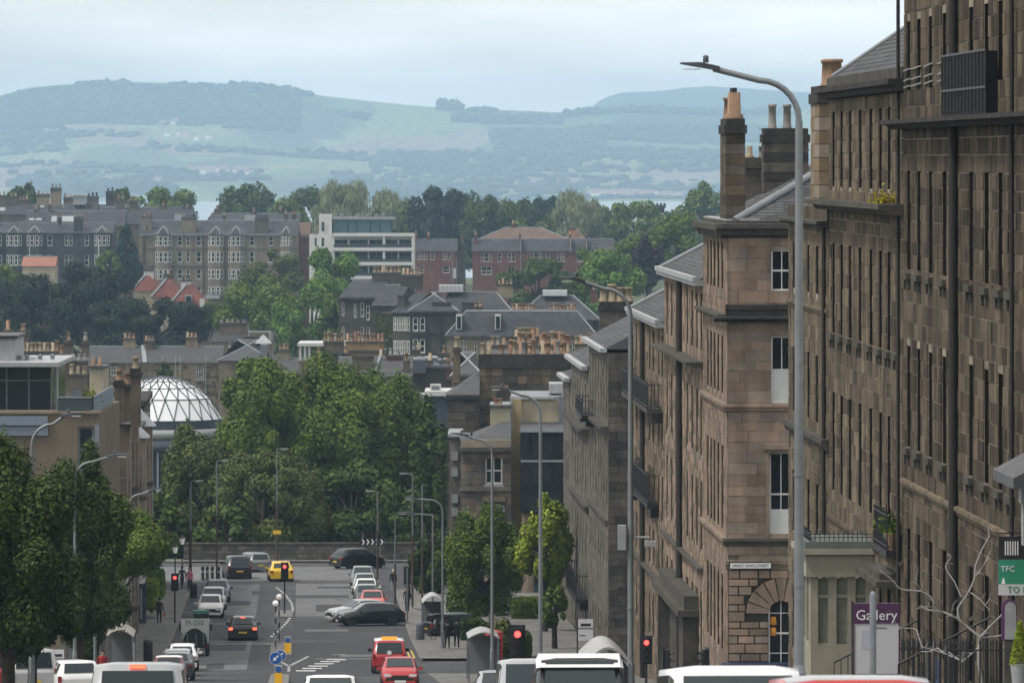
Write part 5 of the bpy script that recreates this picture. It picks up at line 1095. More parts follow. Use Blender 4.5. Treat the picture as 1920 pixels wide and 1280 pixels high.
# dome
dm = thing('glass_dome', 'shallow glazed dome of white triangles on a dark glass drum left of the chestnut', 'dome', P(303, 785, 655)); kd = F / 655
R_, H_ = 114 / kd, 80 / kd; rho = (R_ * R_ + H_ * H_) / (2 * H_); cz = H_ - rho
m_dome = M('dome_glazing', (.62, .64, .65), .3, .05, .4, island=.08, spec=.5)
def dp(t, a): r = R_ * t; return Vector((r * math.cos(a), r * math.sin(a), cz + math.sqrt(rho * rho - r * r)))
NR, NS = 5, 24; ring = [[dp((NR - i) / NR, 2 * math.pi * (j + .5 * (i % 2)) / NS) for j in range(NS)] for i in range(NR)]; top = Vector((0, 0, H_))
tris = []
for i in range(NR - 1):
    for j in range(NS):
        a, b = ring[i][j], ring[i][(j + 1) % NS]
        if i % 2 == 0: c, d_ = ring[i + 1][j], ring[i + 1][(j - 1) % NS]; tris += [(a, b, c), (a, c, d_)]
        else: c, d_ = ring[i + 1][(j + 1) % NS], ring[i + 1][j]; tris += [(a, b, c), (a, c, d_)]
for j in range(NS): tris.append((ring[-1][j], ring[-1][(j + 1) % NS], top))
bars_ = MB(); seen = set()
for t_ in tris:
    c = (t_[0] + t_[1] + t_[2]) / 3
    MB().poly([c + (p - c) * .985 for p in t_]).build('pane', m_dome, dm)
    for p, q_ in ((0, 1), (1, 2), (2, 0)):
        key = tuple(sorted((tuple(round(x, 2) for x in t_[p]), tuple(round(x, 2) for x in t_[q_]))))
        if key not in seen: seen.add(key); bars_.tube([t_[p] * 1.002, t_[q_] * 1.002], .075, 4)
struct(bars_.build('glazing_bars', M('dome_bar', (.05, .055, .06), .5, 0), dm), 'stuff')
MB().lathe([(R_ + .02, -.9), (R_ + .02, -.02)], 48).build('drum', plain('dome_drum', (.03, .04, .055), .3), dm)
MB().lathe([(R_ + .05, -1.9), (R_ + .9, -1.9), (R_ + .9, -.95), (R_ + .05, -.95)], 48).build('roof_ring', m_leadpale, dm)
MB().lathe([(R_ + .3, -16), (R_ + .3, -3.4)], 48).build('glass_wall', plain('dome_glass', (.02, .03, .035), .12), dm); MB().lathe([(R_ + .4, -3.38), (R_ + .75, -3.1), (R_ + .8, -1.95), (R_, -1.93)], 48).build('fascia', plain('dome_fascia', (.07, .075, .10), .5), dm)
for j in range(24): a = 2 * math.pi * j / 24; MB().box(-.1, .1, -.1, .1, -16, -3.4).build('post', m_leadmid, dm, ((R_ + .4) * math.cos(a), (R_ + .4) * math.sin(a), 0), a)
# roofs round the chestnut
f = Front('pyramid_lantern_house', 'grey hipped roof with a small white pyramid lantern above the chestnut', 'house', 410, 512, 760, 700, depth=12); f.wall(m_ten, 676); f.roof(m_slate, 640, 'hip', hip=4.5, lead=.1)
MB().add([(f.x(474), 4, f.z(646)), (f.x(506), 4, f.z(646)), (f.x(506), 7, f.z(646)), (f.x(474), 7, f.z(646)), (f.x(490), 5.5, f.z(629))], [(0, 1, 4), (1, 2, 4), (2, 3, 4), (3, 0, 4)]).build('lantern', m_leadpale, f.root)
f.chim(450, 486, 634, 650, m_fstk, [], y=7); f.part('grey_dormer', 488, 500, 646, 672, -.2, 3, m_greyp)
f = Front('low_roofs', 'low brown stone house with many small flues beyond the lantern roof', 'house', 400, 510, 690, 820, depth=10); f.wall(m_ten, 640); f.roof(m_rf, 624); f.chim(408, 460, 606, 630, m_fstk, [m_potgrey] * 5, y=4, poth=.5); f.part('white_frame', 466, 508, 620, 640, -.2, .2, m_leadpale); f.part('dark_infill', 468, 504, 623, 640, -.26, -.2, m_fstk)
f = Front('white_box_house', 'flat white-edged roof extension on white posts left of the orange chimney wall', 'building', 560, 652, 760, 680, depth=9)
f.part('body', 576, 652, 650, 760, .4, 9, m_greyp); f.part('roof_edge', 558, 660, 643, 649, -.6, 9, m_wf)
for px in (563, 572, 580): f.part('post', px - 2.4, px + 2.4, 649, 676, -.4, .2, m_wf)
f.part('wall', 560, 652, 676, 760, 0, .4, m_ten); f.chim(594, 622, 660, 690, m_brick, [m_pot, None, None], y=-.6)
f = Front('orange_chimney_house', 'orange-brown stone chimney wall with a long rank of mixed pots', 'house', 646, 720, 760, 672, depth=6); f.wall(M('orange_stone', (.27, .185, .1), .92, .2, .6, streak=.2), 660)
f.chim(648, 720, 640, 662, MATS['orange_stone'], [m_pot, m_potpale, m_potred, m_pot, m_potpale, m_pot, m_pot, m_pot, m_potred, m_pot], y=.6, wy=1.0, potr=.2, poth=.95); f.chim(606, 644, 640, 662, m_fstk, [m_pot, m_potpale, m_potred, m_potgrey, m_pot, m_potpale], y=1.6, wy=1.0, potr=.2, poth=.95); f.roof(m_slate, 656, 'flat')
f = Front('skylit_roof_house', 'grey slate roof with a stone stack just above the chestnut crown', 'house', 636, 770, 790, 640, depth=9); f.wall(m_ten, 705); f.roof(m_slate, 672, lead=.1); f.chim(660, 700, 666, 700, m_fstk, [], y=2, wy=1.4); f.chim(724, 752, 668, 694, m_brick, [m_potgrey, m_potgrey], y=4); f.chim(640, 654, 664, 690, m_fstk, [m_pot, m_potgrey], y=5); f.chim(706, 718, 672, 694, m_ten, [m_potpale], y=6, wy=1.2); f.chim(756, 768, 676, 704, m_fstk, [m_pot, m_pot], y=1); MB().tube([(f.x(700), -.3, f.z(705) + .1), (f.x(712), 4.5, f.z(672) + .1)], .2, 4).build('skew', m_leadmid, f.root)
f = Front('flat_roof_house', 'dark flat-roofed house crowded with vents right of the chestnut top', 'house', 752, 846, 790, 650, depth=12); f.wall(m_gtr, 690); f.roof(plain('felt', (.05, .055, .065), .8), 686, 'flat'); f.part('tank_room', 770, 798, 674, 700, -.4, 3, plain('slate_box', (.05, .06, .07), .6))
for i in range(16): MB().lathe([(.14, 0), (.14, .5), (.3, .55), (.2, .8), (0, .85)], 8, c=(f.x(756 + (i * 37) % 88), 1 + (i * 13 % 9), f.z(686))).build('roof_vent', random.choice([m_leadpale, m_leadmid, m_potgrey, m_pot]), f.root)
f.chim(800, 812, 676, 700, m_yst, [m_potpale, m_pot], y=1); f.chim(822, 842, 664, 700, m_fstk, [m_pot, m_potpale, m_potgrey], y=5, wy=1.2); f.chim(770, 786, 660, 690, m_fstk, [m_potgrey, m_potpale], y=9); f.chim(836, 846, 690, 712, m_brick, [m_pot], y=0.2)
f = Front('blue_grey_block', 'blue-grey block with a white roof edge and hatch right of the chestnut', 'building', 800, 852, 800, 560, depth=8); f.part('body', 800, 852, 742, 830, 0, 8, M('slate_blue', (.05, .062, .085), .6, .08, .5)); f.part('roof_edge', 796, 856, 733, 742, -.4, 8, m_wf); f.part('hatch', 806, 826, 722, 733, 2, 3.4, m_wf); f.part('hatch_pane', 809, 823, 725, 733, 1.94, 2.0, m_greyp); f.part('pale_wing', 776, 799, 742, 830, 2, 8, m_leadpale)
f = Front('stack_row_house', 'house with two ranks of terracotta pots behind the long sooty gable', 'house', 900, 1110, 760, 600, depth=8); f.wall(m_fstk, 690); f.roof(m_slate, 668)
f.chim(966, 1010, 632, 670, m_fstk, [m_potpale] * 5 + [m_pot] * 3, y=3, wy=1, potr=.22, poth=.9); f.chim(1078, 1110, 646, 680, m_yst, [m_potpale, m_pot, m_potpale, m_pot], y=3, wy=1, potr=.24, poth=1.0); f.chim(918, 950, 648, 680, m_ten, [m_potpale, m_potgrey, m_pot], y=3, potr=.22, poth=.9); f.chim(1016, 1070, 648, 680, m_fstk, [m_pot, m_potpale, m_potred] * 3, y=4, wy=1, potr=.2, poth=.9)
f = Front('hip_roof_house', 'slate hipped roof with pale ridges and an orange-pink stack left of the long sooty gable', 'house', 848, 905, 790, 520, depth=9); f.wall(m_ten, 706); f.roof(m_slate, 664, 'hip', hip=2, lead=.12); f.chim(849, 860, 668, 716, M('pink_stack', (.28, .17, .11), .9, .2, 1), [m_potpale], y=-.6, wy=.8)
# castellated tower and hall
tw_ = thing('castle_tower', 'square battlemented grey tower with one white window among the far trees', 'tower', P(1229, 440, 1720)); kt = F / 1720
bt = MB().box(-17 / kt, 17 / kt, 0, 5, 0, 54 / kt).build('wall', m_tdk, tw_); MB().box(-19.5 / kt, 19.5 / kt, -.4, 5.4, 50 / kt, 55 / kt).build('parapet', m_tdk, tw_)
for i in range(6): MB().box(-2.2 / kt, 2.2 / kt, -.4, .1, 55 / kt, 59 / kt).build('merlon', m_tdk, tw_, ((-17 + i * 6.8) / kt, 0, 0))
a_, g_ = sash_meshes(7 / kt, 14 / kt, (1, 1), .2); wo = ob('window', a_, tw_, (8 / kt, -.1, 26 / kt)); ob('pane', g_, wo)
f = Front('grey_hall', 'large plain grey roof beside the far trees, left of the tall chimney', 'building', 1272, 1345, 460, 1680, depth=20); f.wall(m_tdk, 425); f.roof(M('hall_roof', (.10, .10, .11), .8, .08, .3), 394)
# ------------------------------------------------------------------ trees
LEAF = {
 'dark': leafmat('leaf_dark', (.015, .028, .006), (.036, .062, .011), (.08, .118, .02)),
 'mid': leafmat('leaf_mid', (.030, .054, .007), (.070, .112, .014), (.140, .190, .028)),
 'fresh': leafmat('leaf_fresh', (.028, .062, .009), (.07, .14, .02), (.15, .25, .04)),
 'olive': leafmat('leaf_olive', (.03, .04, .011), (.065, .085, .02), (.13, .15, .04)),
 'willow': leafmat('leaf_willow', (.09, .11, .055), (.17, .19, .10), (.26, .28, .16)),
 'pine': leafmat('leaf_pine', (.005, .010, .006), (.011, .019, .010), (.028, .044, .02), .1),
 'copper': leafmat('leaf_copper', (.010, .006, .010), (.020, .011, .017), (.045, .024, .03), .1),
 'lime': leafmat('leaf_lime', (.08, .11, .01), (.18, .23, .02), (.32, .38, .04)),
 'yew': leafmat('leaf_yew', (.006, .016, .011), (.012, .028, .018), (.026, .052, .028), .1)}
m_bark = M('bark', (.05, .042, .034), .95, .2, 3, bump=12)
def crown_mesh(rx, ry, rz, n, leaf, mat, seed, nl=26, style='round'):
    rng = np.random.default_rng(seed)
    c = rng.normal(size=(nl, 3)); c /= np.linalg.norm(c, axis=1)[:, None]; c *= (rng.uniform(.45, .86, nl) ** .6)[:, None]
    r = rng.uniform(.15, .34, nl) * (30. / max(nl, 18)) ** .22
    if style == 'dense':
        c *= (rng.uniform(.25, 1.05, nl))[:, None]; r *= 1.05
    if style == 'pine': c[:, 2] *= .95; r *= .8
    if style == 'cone':
        h = rng.uniform(-1, 1, nl); a = rng.uniform(0, 6.28, nl); q = (1 - h) * .42
        c = np.stack([np.cos(a) * q, np.sin(a) * q, h * .9], 1); r = .16 + .16 * (1 - h) * .6
    if style == 'wide': c[:, 2] = c[:, 2] * .8 + .05
    if style == 'round': c[:, 2] += .06 * (1 - c[:, 0] ** 2 - c[:, 1] ** 2); 
    w_ = r ** 2; idx = rng.choice(nl, size=int(n * 1.7), p=w_ / w_.sum())
    d = rng.normal(size=(len(idx), 3)); d /= np.linalg.norm(d, axis=1)[:, None]
    sh = rng.uniform(.72, 1.05, len(idx)); sh = np.where(rng.random(len(idx)) < .12, rng.uniform(1.0, 1.28, len(idx)), sh)
    p = c[idx] + d * (r[idx] * sh)[:, None]
    keep = np.ones(len(p), bool)
    for k in range(nl):
        dd = np.linalg.norm(p - c[k], axis=1); keep &= ~((dd < r[k] * .55) & (idx != k) & (np.arange(len(p)) % 4 > 0))
    p, d = p[keep][:n], d[keep][:n]
    m = len(p); S_ = np.array([rx, ry, rz])
    pos = p * S_
    nrm = d * np.array([1, 1, 1.0]) + rng.normal(size=(m, 3)) * .42 + np.array([0, 0, .22]); nrm /= np.linalg.norm(nrm, axis=1)[:, None]
    t = np.cross(nrm, rng.normal(size=(m, 3))); t /= np.linalg.norm(t, axis=1)[:, None]; b = np.cross(nrm, t)
    s = leaf * rng.uniform(.6, 1.35, m)
    if style == 'willow':
        t = t * .35 + np.array([0, 0, -.9]); t /= np.linalg.norm(t, axis=1)[:, None]; b = np.cross(nrm, t)
        v = np.stack([pos - t * s[:, None] * 1.3, pos + b * s[:, None] * .28, pos + t * s[:, None] * 1.3, pos - b * s[:, None] * .28], 1)
    else:
        v = np.stack([pos - t * s[:, None], pos + b * s[:, None] * .62 + nrm * s[:, None] * .18, pos + t * s[:, None], pos - b * s[:, None] * .62 + nrm * s[:, None] * .18], 1)
    return npmesh('crown', v.reshape(-1, 3), np.arange(4 * m).reshape(-1, 4), mat), c * S_
CR = {}
def tree(label, px, d, hw, ytop, ybot, kind, seed=0, style='round', n=6000, leaf=None, name='tree', group=None, ground=None, nl=26, depth=None, cat='tree', trunk=True, off=(0, 0)):
    k = F / d; rx = hw / k; rz = (ybot - ytop) / 2 / k; ry = depth or rx * .9
    top = P(px, ytop, d).z; cz = top - rz; g = gz(d) if ground is None else ground
    leaf = leaf or max(.2, 3.3 / k)
    key = (kind, seed, style, n, round(leaf, 2), round(rx, 1), round(rz, 1))
    if key not in CR: CR[key] = crown_mesh(rx, ry, rz, n, leaf, LEAF[kind], seed + 11, nl, style)
    me, lobes = CR[key]
    root = thing(name, label, cat, ((px - 960) / F * d, d, g), 0, group)
    ob('crown', me, root, (0, 0, cz - g))
    if trunk:
        H = cz - g; r0 = max(.16, rx * .07); rg = random.Random(seed); mb = MB()
        mb.tube([(0, 0, -.3), (rg.uniform(-.1, .1) * rx * .3, 0, H * .45), (0, 0, H * .8), (0, 0, H + rz * .5)], [r0 * 1.25, r0, r0 * .75, r0 * .2], 8)
        for c in list(lobes)[:11]:
            h0 = H * rg.uniform(.55, .85) if H > rz * .4 else H * .5
            e = Vector((c[0], c[1], c[2] + H)); a = Vector((0, 0, max(h0, .5))); mid = a.lerp(e, .5) + Vector((0, 0, rz * .06))
            mb.tube([a, mid, e], [r0 * .5, r0 * .3, r0 * .1], 5)
        mb.build('trunk', m_bark, root)
    return root
# the great trees behind the wall at the foot of the street
tree('huge broad chestnut tree, tallest behind the wall at the foot of the street', 618, 525, 138, 680, 1020, 'mid', 1, n=80000, leaf=.165, name='chestnut_tree', nl=60)
tree('rounded left half of the chestnut clump, beside the glass dome', 505, 522, 98, 690, 1020, 'mid', 21, n=60000, leaf=.165, name='chestnut_tree', nl=50)
tree('dense middle of the chestnut clump, filling the hollow between its two crowns', 565, 530, 110, 712, 1030, 'mid', 31, 'dense', n=45000, leaf=.165, name='chestnut_tree', nl=60)
tree('dense dark green tree joined to the right side of the huge chestnut', 712, 532, 92, 695, 1030, 'mid', 2, n=45000, leaf=.165, nl=40)
tree('fresh green tree at the lower left of the huge chestnut, nearest the dome', 368, 505, 74, 812, 1050, 'olive', 3, n=36000, leaf=.16, nl=36)
tree('lower rounded tree with yellowish tips directly behind the roadside wall', 495, 500, 108, 846, 1050, 'olive', 4, n=40000, leaf=.16, nl=40)
tree('shadowy dark tree low down under the huge chestnut, behind the chevron sign', 660, 503, 96, 880, 1052, 'dark', 5, n=13000, leaf=.25)
tree('dark tree filling the gap between the chestnut and the sooty gable', 806, 520, 46, 752, 1040, 'dark', 6, n=7000, leaf=.26, style='wide')
tree('small dark tree behind the wall above the parked black estate car', 300, 498, 60, 930, 1060, 'dark', 7, n=5000, leaf=.26)
tree('dark bush-like tree behind the wall over the yellow car', 420, 497, 70, 950, 1060, 'dark', 8, n=5000, leaf=.26)
tree('dark tree behind the right end of the wall, over the parked cars', 760, 500, 60, 920, 1060, 'dark', 9, n=5000, leaf=.26)
# street trees
tree('low dark street tree crowding the bottom left corner', 60, 214, 105, 1010, 1252, 'dark', 19, 'dense', n=30000, leaf=.09, name='street_tree', nl=60, depth=2.2)
tree('nearest dark street tree at the left edge, below the penthouse', 15, 202, 165, 790, 1262, 'dark', 10, 'dense', n=80000, leaf=.085, name='street_tree', nl=110, depth=2.8)
tree('second dark street tree from the left edge, behind two lamp posts', 150, 250, 104, 815, 1240, 'dark', 11, 'dense', n=50000, leaf=.09, name='street_tree', nl=80, depth=2.4)
tree('spreading street tree whose boughs reach over the left pavement', 212, 300, 98, 922, 1110, 'mid', 12, n=28000, leaf=.10, name='street_tree', style='wide', depth=3)
tree('low dark street tree behind the left bus shelter', 165, 282, 84, 990, 1235, 'dark', 13, 'dense', n=24000, leaf=.10, name='street_tree', depth=3)
tree('full rounded dark green street tree in front of the stone villa', 903, 395, 74, 952, 1200, 'mid', 14, n=42000, leaf=.115, name='street_tree', nl=44)
tree('bright lime green young tree in front of the panelled pavilion', 1022, 376, 52, 914, 1116, 'lime', 15, 'wide', n=8000, leaf=.13, name='street_tree', nl=18)
tree('thin dark tree among the lamp posts on the right pavement', 808, 424, 34, 1000, 1130, 'dark', 16, n=3500, leaf=.2, name='street_tree')
tree('low leafy shrub tree beside the traffic light on the right pavement', 925, 312, 44, 1165, 1290, 'olive', 17, n=3500, leaf=.14, name='street_tree')
tree('small green shrub below the lime green young tree', 1040, 352, 26, 1100, 1180, 'mid', 18, n=1500, leaf=.15, name='shrub', cat='shrub')
# middle distance
G1 = 'trees of the middle distance'
tree('largest black-green pine mass left of the red-tiled houses', 95, 1010, 128, 484, 690, 'pine', 20, 'pine', 22000, group=G1, name='pine_tree', nl=34)
tree('lower spreading black-green pine in front of the red-tiled houses', 268, 1000, 122, 540, 690, 'pine', 21, 'pine', 18000, group=G1, name='pine_tree', nl=34)
tree('black-green pine between the larger two, below the flag pole', 185, 1020, 86, 498, 680, 'pine', 22, 'pine', 12000, group=G1, name='pine_tree')
tree('black-green pine hiding the wall below the orange roof', 62, 1015, 66, 502, 690, 'pine', 43, 'pine', n=9000, group=G1, name='pine_tree')
tree('light green tree at the left edge above the roofs', 10, 1060, 40, 500, 580, 'mid', 23, n=2500, group=G1)
tree('dark pine at the left edge above the chimney row', -5, 990, 60, 535, 660, 'pine', 24, n=4000, group=G1, name='pine_tree')
tree('narrow dark conifer between the blackened and the pale tenement', 236, 1270, 30, 416, 520, 'yew', 25, 'cone', 3500, group=G1, name='conifer_tree')
tree('soft green tree just left of the narrow dark conifer', 205, 1250, 24, 470, 530, 'mid', 26, n=1600, group=G1)
tree('olive rounded tree hiding the foot of the tall pale tenement', 512, 1130, 66, 472, 590, 'olive', 27, n=9000, group=G1)
tree('bright green rounded tree in front of the white office', 628, 1080, 56, 460, 600, 'fresh', 28, n=9000, group=G1)
tree('broad green tree left of the dark villas', 585, 980, 82, 525, 680, 'fresh', 29, n=14000, group=G1, nl=30)
tree('green tree below the olive tree, with the slate roofs at its foot', 495, 1000, 86, 520, 680, 'mid', 30, n=14000, group=G1, nl=30)
tree('darker green tree between the broad green tree and the villas', 636, 960, 40, 545, 680, 'mid', 31, n=6000, group=G1)
tree('dark bushy tree below the longer brick terrace', 1010, 1120, 66, 490, 575, 'dark', 32, n=8000, group=G1)
tree('light green tree behind the second lamp on the right', 1142, 1060, 62, 480, 600, 'fresh', 33, n=9000, group=G1)
tree('deep green tree hiding the end of the brick terrace', 1150, 1160, 72, 444, 560, 'mid', 34, n=9000, group=G1)
tree('dark purple copper beech above the terrace chimneys', 1213, 1100, 34, 438, 545, 'copper', 35, n=3500, group=G1, name='copper_beech')
tree('green tree right of the copper beech, above the slate hips', 1268, 1120, 58, 404, 520, 'mid', 36, n=9000, group=G1)
tree('small green tree beside the two lanterns of the slate roofs', 1085, 1000, 36, 520, 560, 'mid', 37, n=2000, group=G1)
tree('small shrub between the red-tiled houses and the shops', 400, 1080, 30, 565, 610, 'olive', 38, n=1500, group=G1)
tree('small dark tree by the shopfronts of the tall tenement', 445, 1060, 24, 560, 610, 'dark', 39, n=1500, group=G1)
tree('black-green pine covering the left wall of the red-tiled houses', 318, 1012, 62, 556, 690, 'pine', 44, 'pine', n=9000, group=G1, name='pine_tree')
tree('dark low tree hiding the foot of the red-tiled houses', 362, 1015, 46, 572, 650, 'pine', 42, n=3500, group=G1)
tree('small tree growing beside the twelve-pane cottage window', 310, 740, 16, 680, 720, 'dark', 40, n=900, leaf=.2, group=G1)
tree('green crown over the lower slate cottage row, left of the chestnut', 470, 560, 54, 678, 800, 'mid', 41, n=5000, leaf=.28, group=G1)
# skyline belt
G2 = 'trees along the skyline'
SKY = [(38, 26, 343, 392, 'dark', 'bushy tree above the far left rooftops'), (312, 54, 353, 415, 'mid', 'wide rounded tree between the left rooftops and the gap to the sea'),
 (228, 14, 358, 392, 'olive', 'small olive tree peeping over the left chimney stacks'),
 (465, 50, 350, 415, 'dark', 'dark pointed-topped tree right of the gap to the sea'), (420, 26, 382, 415, 'dark', 'low dark tree at the left foot of the dark pointed-topped one'), (535, 40, 374, 420, 'mid', 'lighter low tree between two dark skyline trees'),
 (592, 48, 357, 425, 'dark', 'dark domed tree behind the white office'), (645, 56, 344, 430, 'willow', 'tall silvery willow left of centre on the skyline'), (738, 42, 357, 430, 'willow', 'second silvery willow, shorter, right of the tall one'),
 (690, 34, 392, 440, 'mid', 'green tree in front of the two silvery willows'), (824, 44, 352, 425, 'yew', 'very dark flat-topped tree at the middle of the skyline'), (785, 42, 390, 450, 'mid', 'pale green tree left of the very dark flat-topped one'),
 (868, 48, 368, 450, 'dark', 'dark tree just right of the flat-topped one'), (910, 44, 376, 452, 'dark', 'third dark tree right of the flat-topped one'), (950, 34, 378, 450, 'mid', 'mid green tree behind the tiled roof'),
 (990, 26, 380, 445, 'dark', 'slim dark tree above the tiled roof ridge'), (1022, 26, 376, 440, 'yew', 'slim blue-green tree left of the silvery right willow'), (1086, 46, 358, 440, 'willow', 'silvery feathery willow on the right skyline'),
 (1052, 34, 384, 445, 'olive', 'olive tree at the foot of the right willow'), (1140, 44, 388, 450, 'mid', 'green tree right of the feathery right willow'), (1188, 46, 383, 452, 'mid', 'rounded green tree left of the battlemented tower'),
 (1252, 26, 402, 450, 'mid', 'small green tree right of the battlemented tower'), (1312, 40, 350, 425, 'mid', 'tall domed tree beside the tall street chimney'), (1215, 46, 425, 470, 'olive', 'olive tree in front of the battlemented tower'), (1100, 50, 420, 470, 'mid', 'green tree over the right end of the brick terrace'), (720, 40, 400, 445, 'dark', 'dark tree behind the left brick terrace')]
for i, (px, hw, yt, yb, kd_, lab) in enumerate(SKY):
    tree(lab, px, 1560 + (i * 37) % 120, hw * (1.38 if kd_ != 'willow' else 1.12), yt, yb + 60, kd_, 60 + i % 9, 'willow' if kd_ == 'willow' else 'round', 9000 if kd_ != 'willow' else 8000, leaf=.5 if kd_ != 'willow' else .7, group=G2, nl=44, name='willow_tree' if kd_ == 'willow' else 'tree')
# woods carrying on out of view to either side
vv = []
for j, (px, d, hw, yt, yb) in enumerate([(1390 + 62 * i, 1180 + (i * 97) % 480, 60, 380 + (i * 53) % 70, 560) for i in range(14)] + [(-110 - 70 * i, 1100 + (i * 83) % 380, 62, 400 + (i * 37) % 60, 600) for i in range(7)]):
    k = F / d; rz = (yb - yt) / 2 / k; me_, _l = crown_mesh(hw / k, hw / k, rz, 3500, .6, LEAF['mid'], 200 + j % 5, 40, 'dense'); c_ = np.empty(len(me_.vertices) * 3, np.float32); me_.vertices.foreach_get('co', c_); bpy.data.meshes.remove(me_)
    vv.append(c_.reshape(-1, 3) + np.array([(px - 960) / F * d, d, P(px, yt, d).z - rz]))
vv = np.concatenate(vv); struct(ob('far_wood', npmesh('far_wood', vv, np.arange(len(vv)).reshape(-1, 4), LEAF['mid'])), 'stuff')
# clipped hedges by the left pavement
def hedge(label, px, ytop, ybot, w_px, d, kind, seed):
    k = F / d; w_, h = w_px / k, (ybot - ytop) / k; g = P(px, ybot, d); rng = np.random.default_rng(seed); n = 5200
    r = thing('hedge', label, 'hedge', g); u = rng.uniform(-1, 1, (n, 3)); ax = rng.integers(0, 3, n); sg = rng.choice([-1, 1], n)
    u[np.arange(n), ax] = sg; u = u / (np.abs(u) ** 5).sum(1)[:, None] ** .2 * rng.uniform(.93, 1.04, n)[:, None]
    pos = u * np.array([w_ / 2, 1.6, h / 2]) + np.array([0, 0, h / 2]); a = rng.normal(size=(n, 3)); a /= np.linalg.norm(a, axis=1)[:, None]; b = np.cross(a, rng.normal(size=(n, 3))); b /= np.linalg.norm(b, axis=1)[:, None]; s = .11
    v = np.stack([pos - a * s, pos + b * s * .7, pos + a * s, pos - b * s * .7], 1).reshape(-1, 3)
    ob('foliage', npmesh('foliage', v, np.arange(4 * n).reshape(-1, 4), LEAF[kind]), r); MB().cyl((0, 0, -.3), (0, 0, h * .6), .09).build('stem', m_bark, r)
hedge('clipped yellow-green hedge beside the clock on the left pavement', 284, 1086, 1140, 24, 392, 'lime', 1)
hedge('taller green hedge just behind the clipped yellow-green one', 294, 1068, 1120, 26, 404, 'fresh', 2)
hedge('rough green hedge over the wall behind the left people', 290, 1000, 1050, 40, 440, 'olive', 3)

for lab, px, d, w_, h_, kind, sd in (('dark clipped shrub at the foot of the full street tree on the right', 885, 366, 40, 42, 'dark', 11), ('olive shrub beside the red phone box on the right pavement', 900, 322, 44, 46, 'olive', 12), ('dark shrub between the third and fourth right-hand lamps', 965, 340, 60, 50, 'dark', 13), ('mid green shrub below the panelled pavilion columns', 990, 392, 60, 40, 'mid', 14)):
    yb_ = YH - gz(d) * F / d; hedge(lab, px, yb_ - h_, yb_, w_, d, kind, sd)
lw = thing('garden_wall', 'low grey garden wall with shrubs along the right pavement below the pavilion', 'wall', S(340, 12.6, 0), ANG + math.pi / 2)
rgw = random.Random(6)
for j in range(26):
    for r_ in range(2): ob('stone', unit_stone(rgw.choice(m_drk)), lw, (j * 1.6 + .02 + (.6 if r_ else 0), -.2, r_ * .42 - .1 - j * .055), 0, (1.55, .4, .40))
# ------------------------------------------------------------------ vehicles
m_tyre = plain('tyre', (.012, .012, .012), .9); m_rim = plain('wheel_rim', (.30, .31, .32), .35, .6); m_cglass = plain('car_glass', (.022, .030, .033), .08, 0, .35)
m_trim = plain('black_trim', (.015, .015, .016), .6); m_head = plain('headlight', (.55, .57, .58), .12, 0, .7); m_tail = plain('tail_light', (.22, .012, .01), .25)
m_brake = glow('brake_light', (1.0, .10, .05), 2.0); m_platew = plain('plate_white', (.6, .6, .58), .5); m_platey = plain('plate_yellow', (.55, .40, .05), .5); m_amber = glow('indicator', (1.0, .35, .05), 1.5)
def paint(name, c): return M('paint_' + name, c, .32, .04, .7, spec=.4, coat=.35)
# stations: fraction of length from the tail, roof-line height, belt height, half width at belt, half width at top; heights are fractions of H
SHAPE = {
 'hatch': [(0, .50, .44, .90, .84), (.02, .64, .60, .96, .86), (.05, .67, .63, .98, .84), (.15, .95, .645, 1, .70), (.30, .99, .65, 1, .74), (.52, 1.0, .64, 1, .74), (.60, .97, .635, 1, .72), (.755, .67, .62, .99, .84), (.93, .58, .53, .95, .80), (.985, .48, .42, .88, .74), (1, .36, .32, .80, .70)],
 'saloon': [(0, .54, .46, .88, .80), (.03, .64, .58, .95, .84), (.14, .70, .635, .98, .84), (.27, .95, .64, 1, .68), (.36, .99, .645, 1, .72), (.52, 1.0, .64, 1, .73), (.58, .97, .63, 1, .72), (.73, .67, .62, .99, .84), (.93, .58, .53, .95, .80), (.985, .48, .42, .88, .74), (1, .36, .32, .80, .70)],
 'estate': [(0, .50, .42, .90, .84), (.02, .62, .56, .96, .86), (.03, .65, .60, .98, .84), (.07, .95, .62, 1, .74), (.16, .985, .63, 1, .77), (.52, 1.0, .62, 1, .77), (.60, .97, .62, 1, .75), (.74, .65, .60, .99, .84), (.94, .57, .52, .95, .80), (.985, .46, .40, .88, .74), (1, .34, .30, .80, .70)],
 'suv': [(0, .50, .42, .92, .88), (.015, .60, .56, .98, .90), (.025, .62, .59, 1, .88), (.06, .96, .60, 1, .80), (.14, .99, .60, 1, .83), (.55, 1.0, .60, 1, .83), (.63, .97, .60, 1, .81), (.73, .645, .59, .99, .88), (.94, .58, .52, .97, .84), (.985, .48, .40, .92, .80), (1, .34, .30, .86, .76)],
 'van': [(0, .50, .42, .94, .92), (.008, .56, .52, .99, .93), (.015, .58, .54, 1, .92), (.035, .97, .55, 1, .84), (.10, .99, .55, 1, .86), (.62, 1.0, .55, 1, .86), (.72, .96, .55, 1, .83), (.84, .60, .54, .99, .88), (.95, .52, .46, .97, .86), (.985, .42, .36, .94, .84), (1, .32, .28, .9, .8)]}
WH = {}
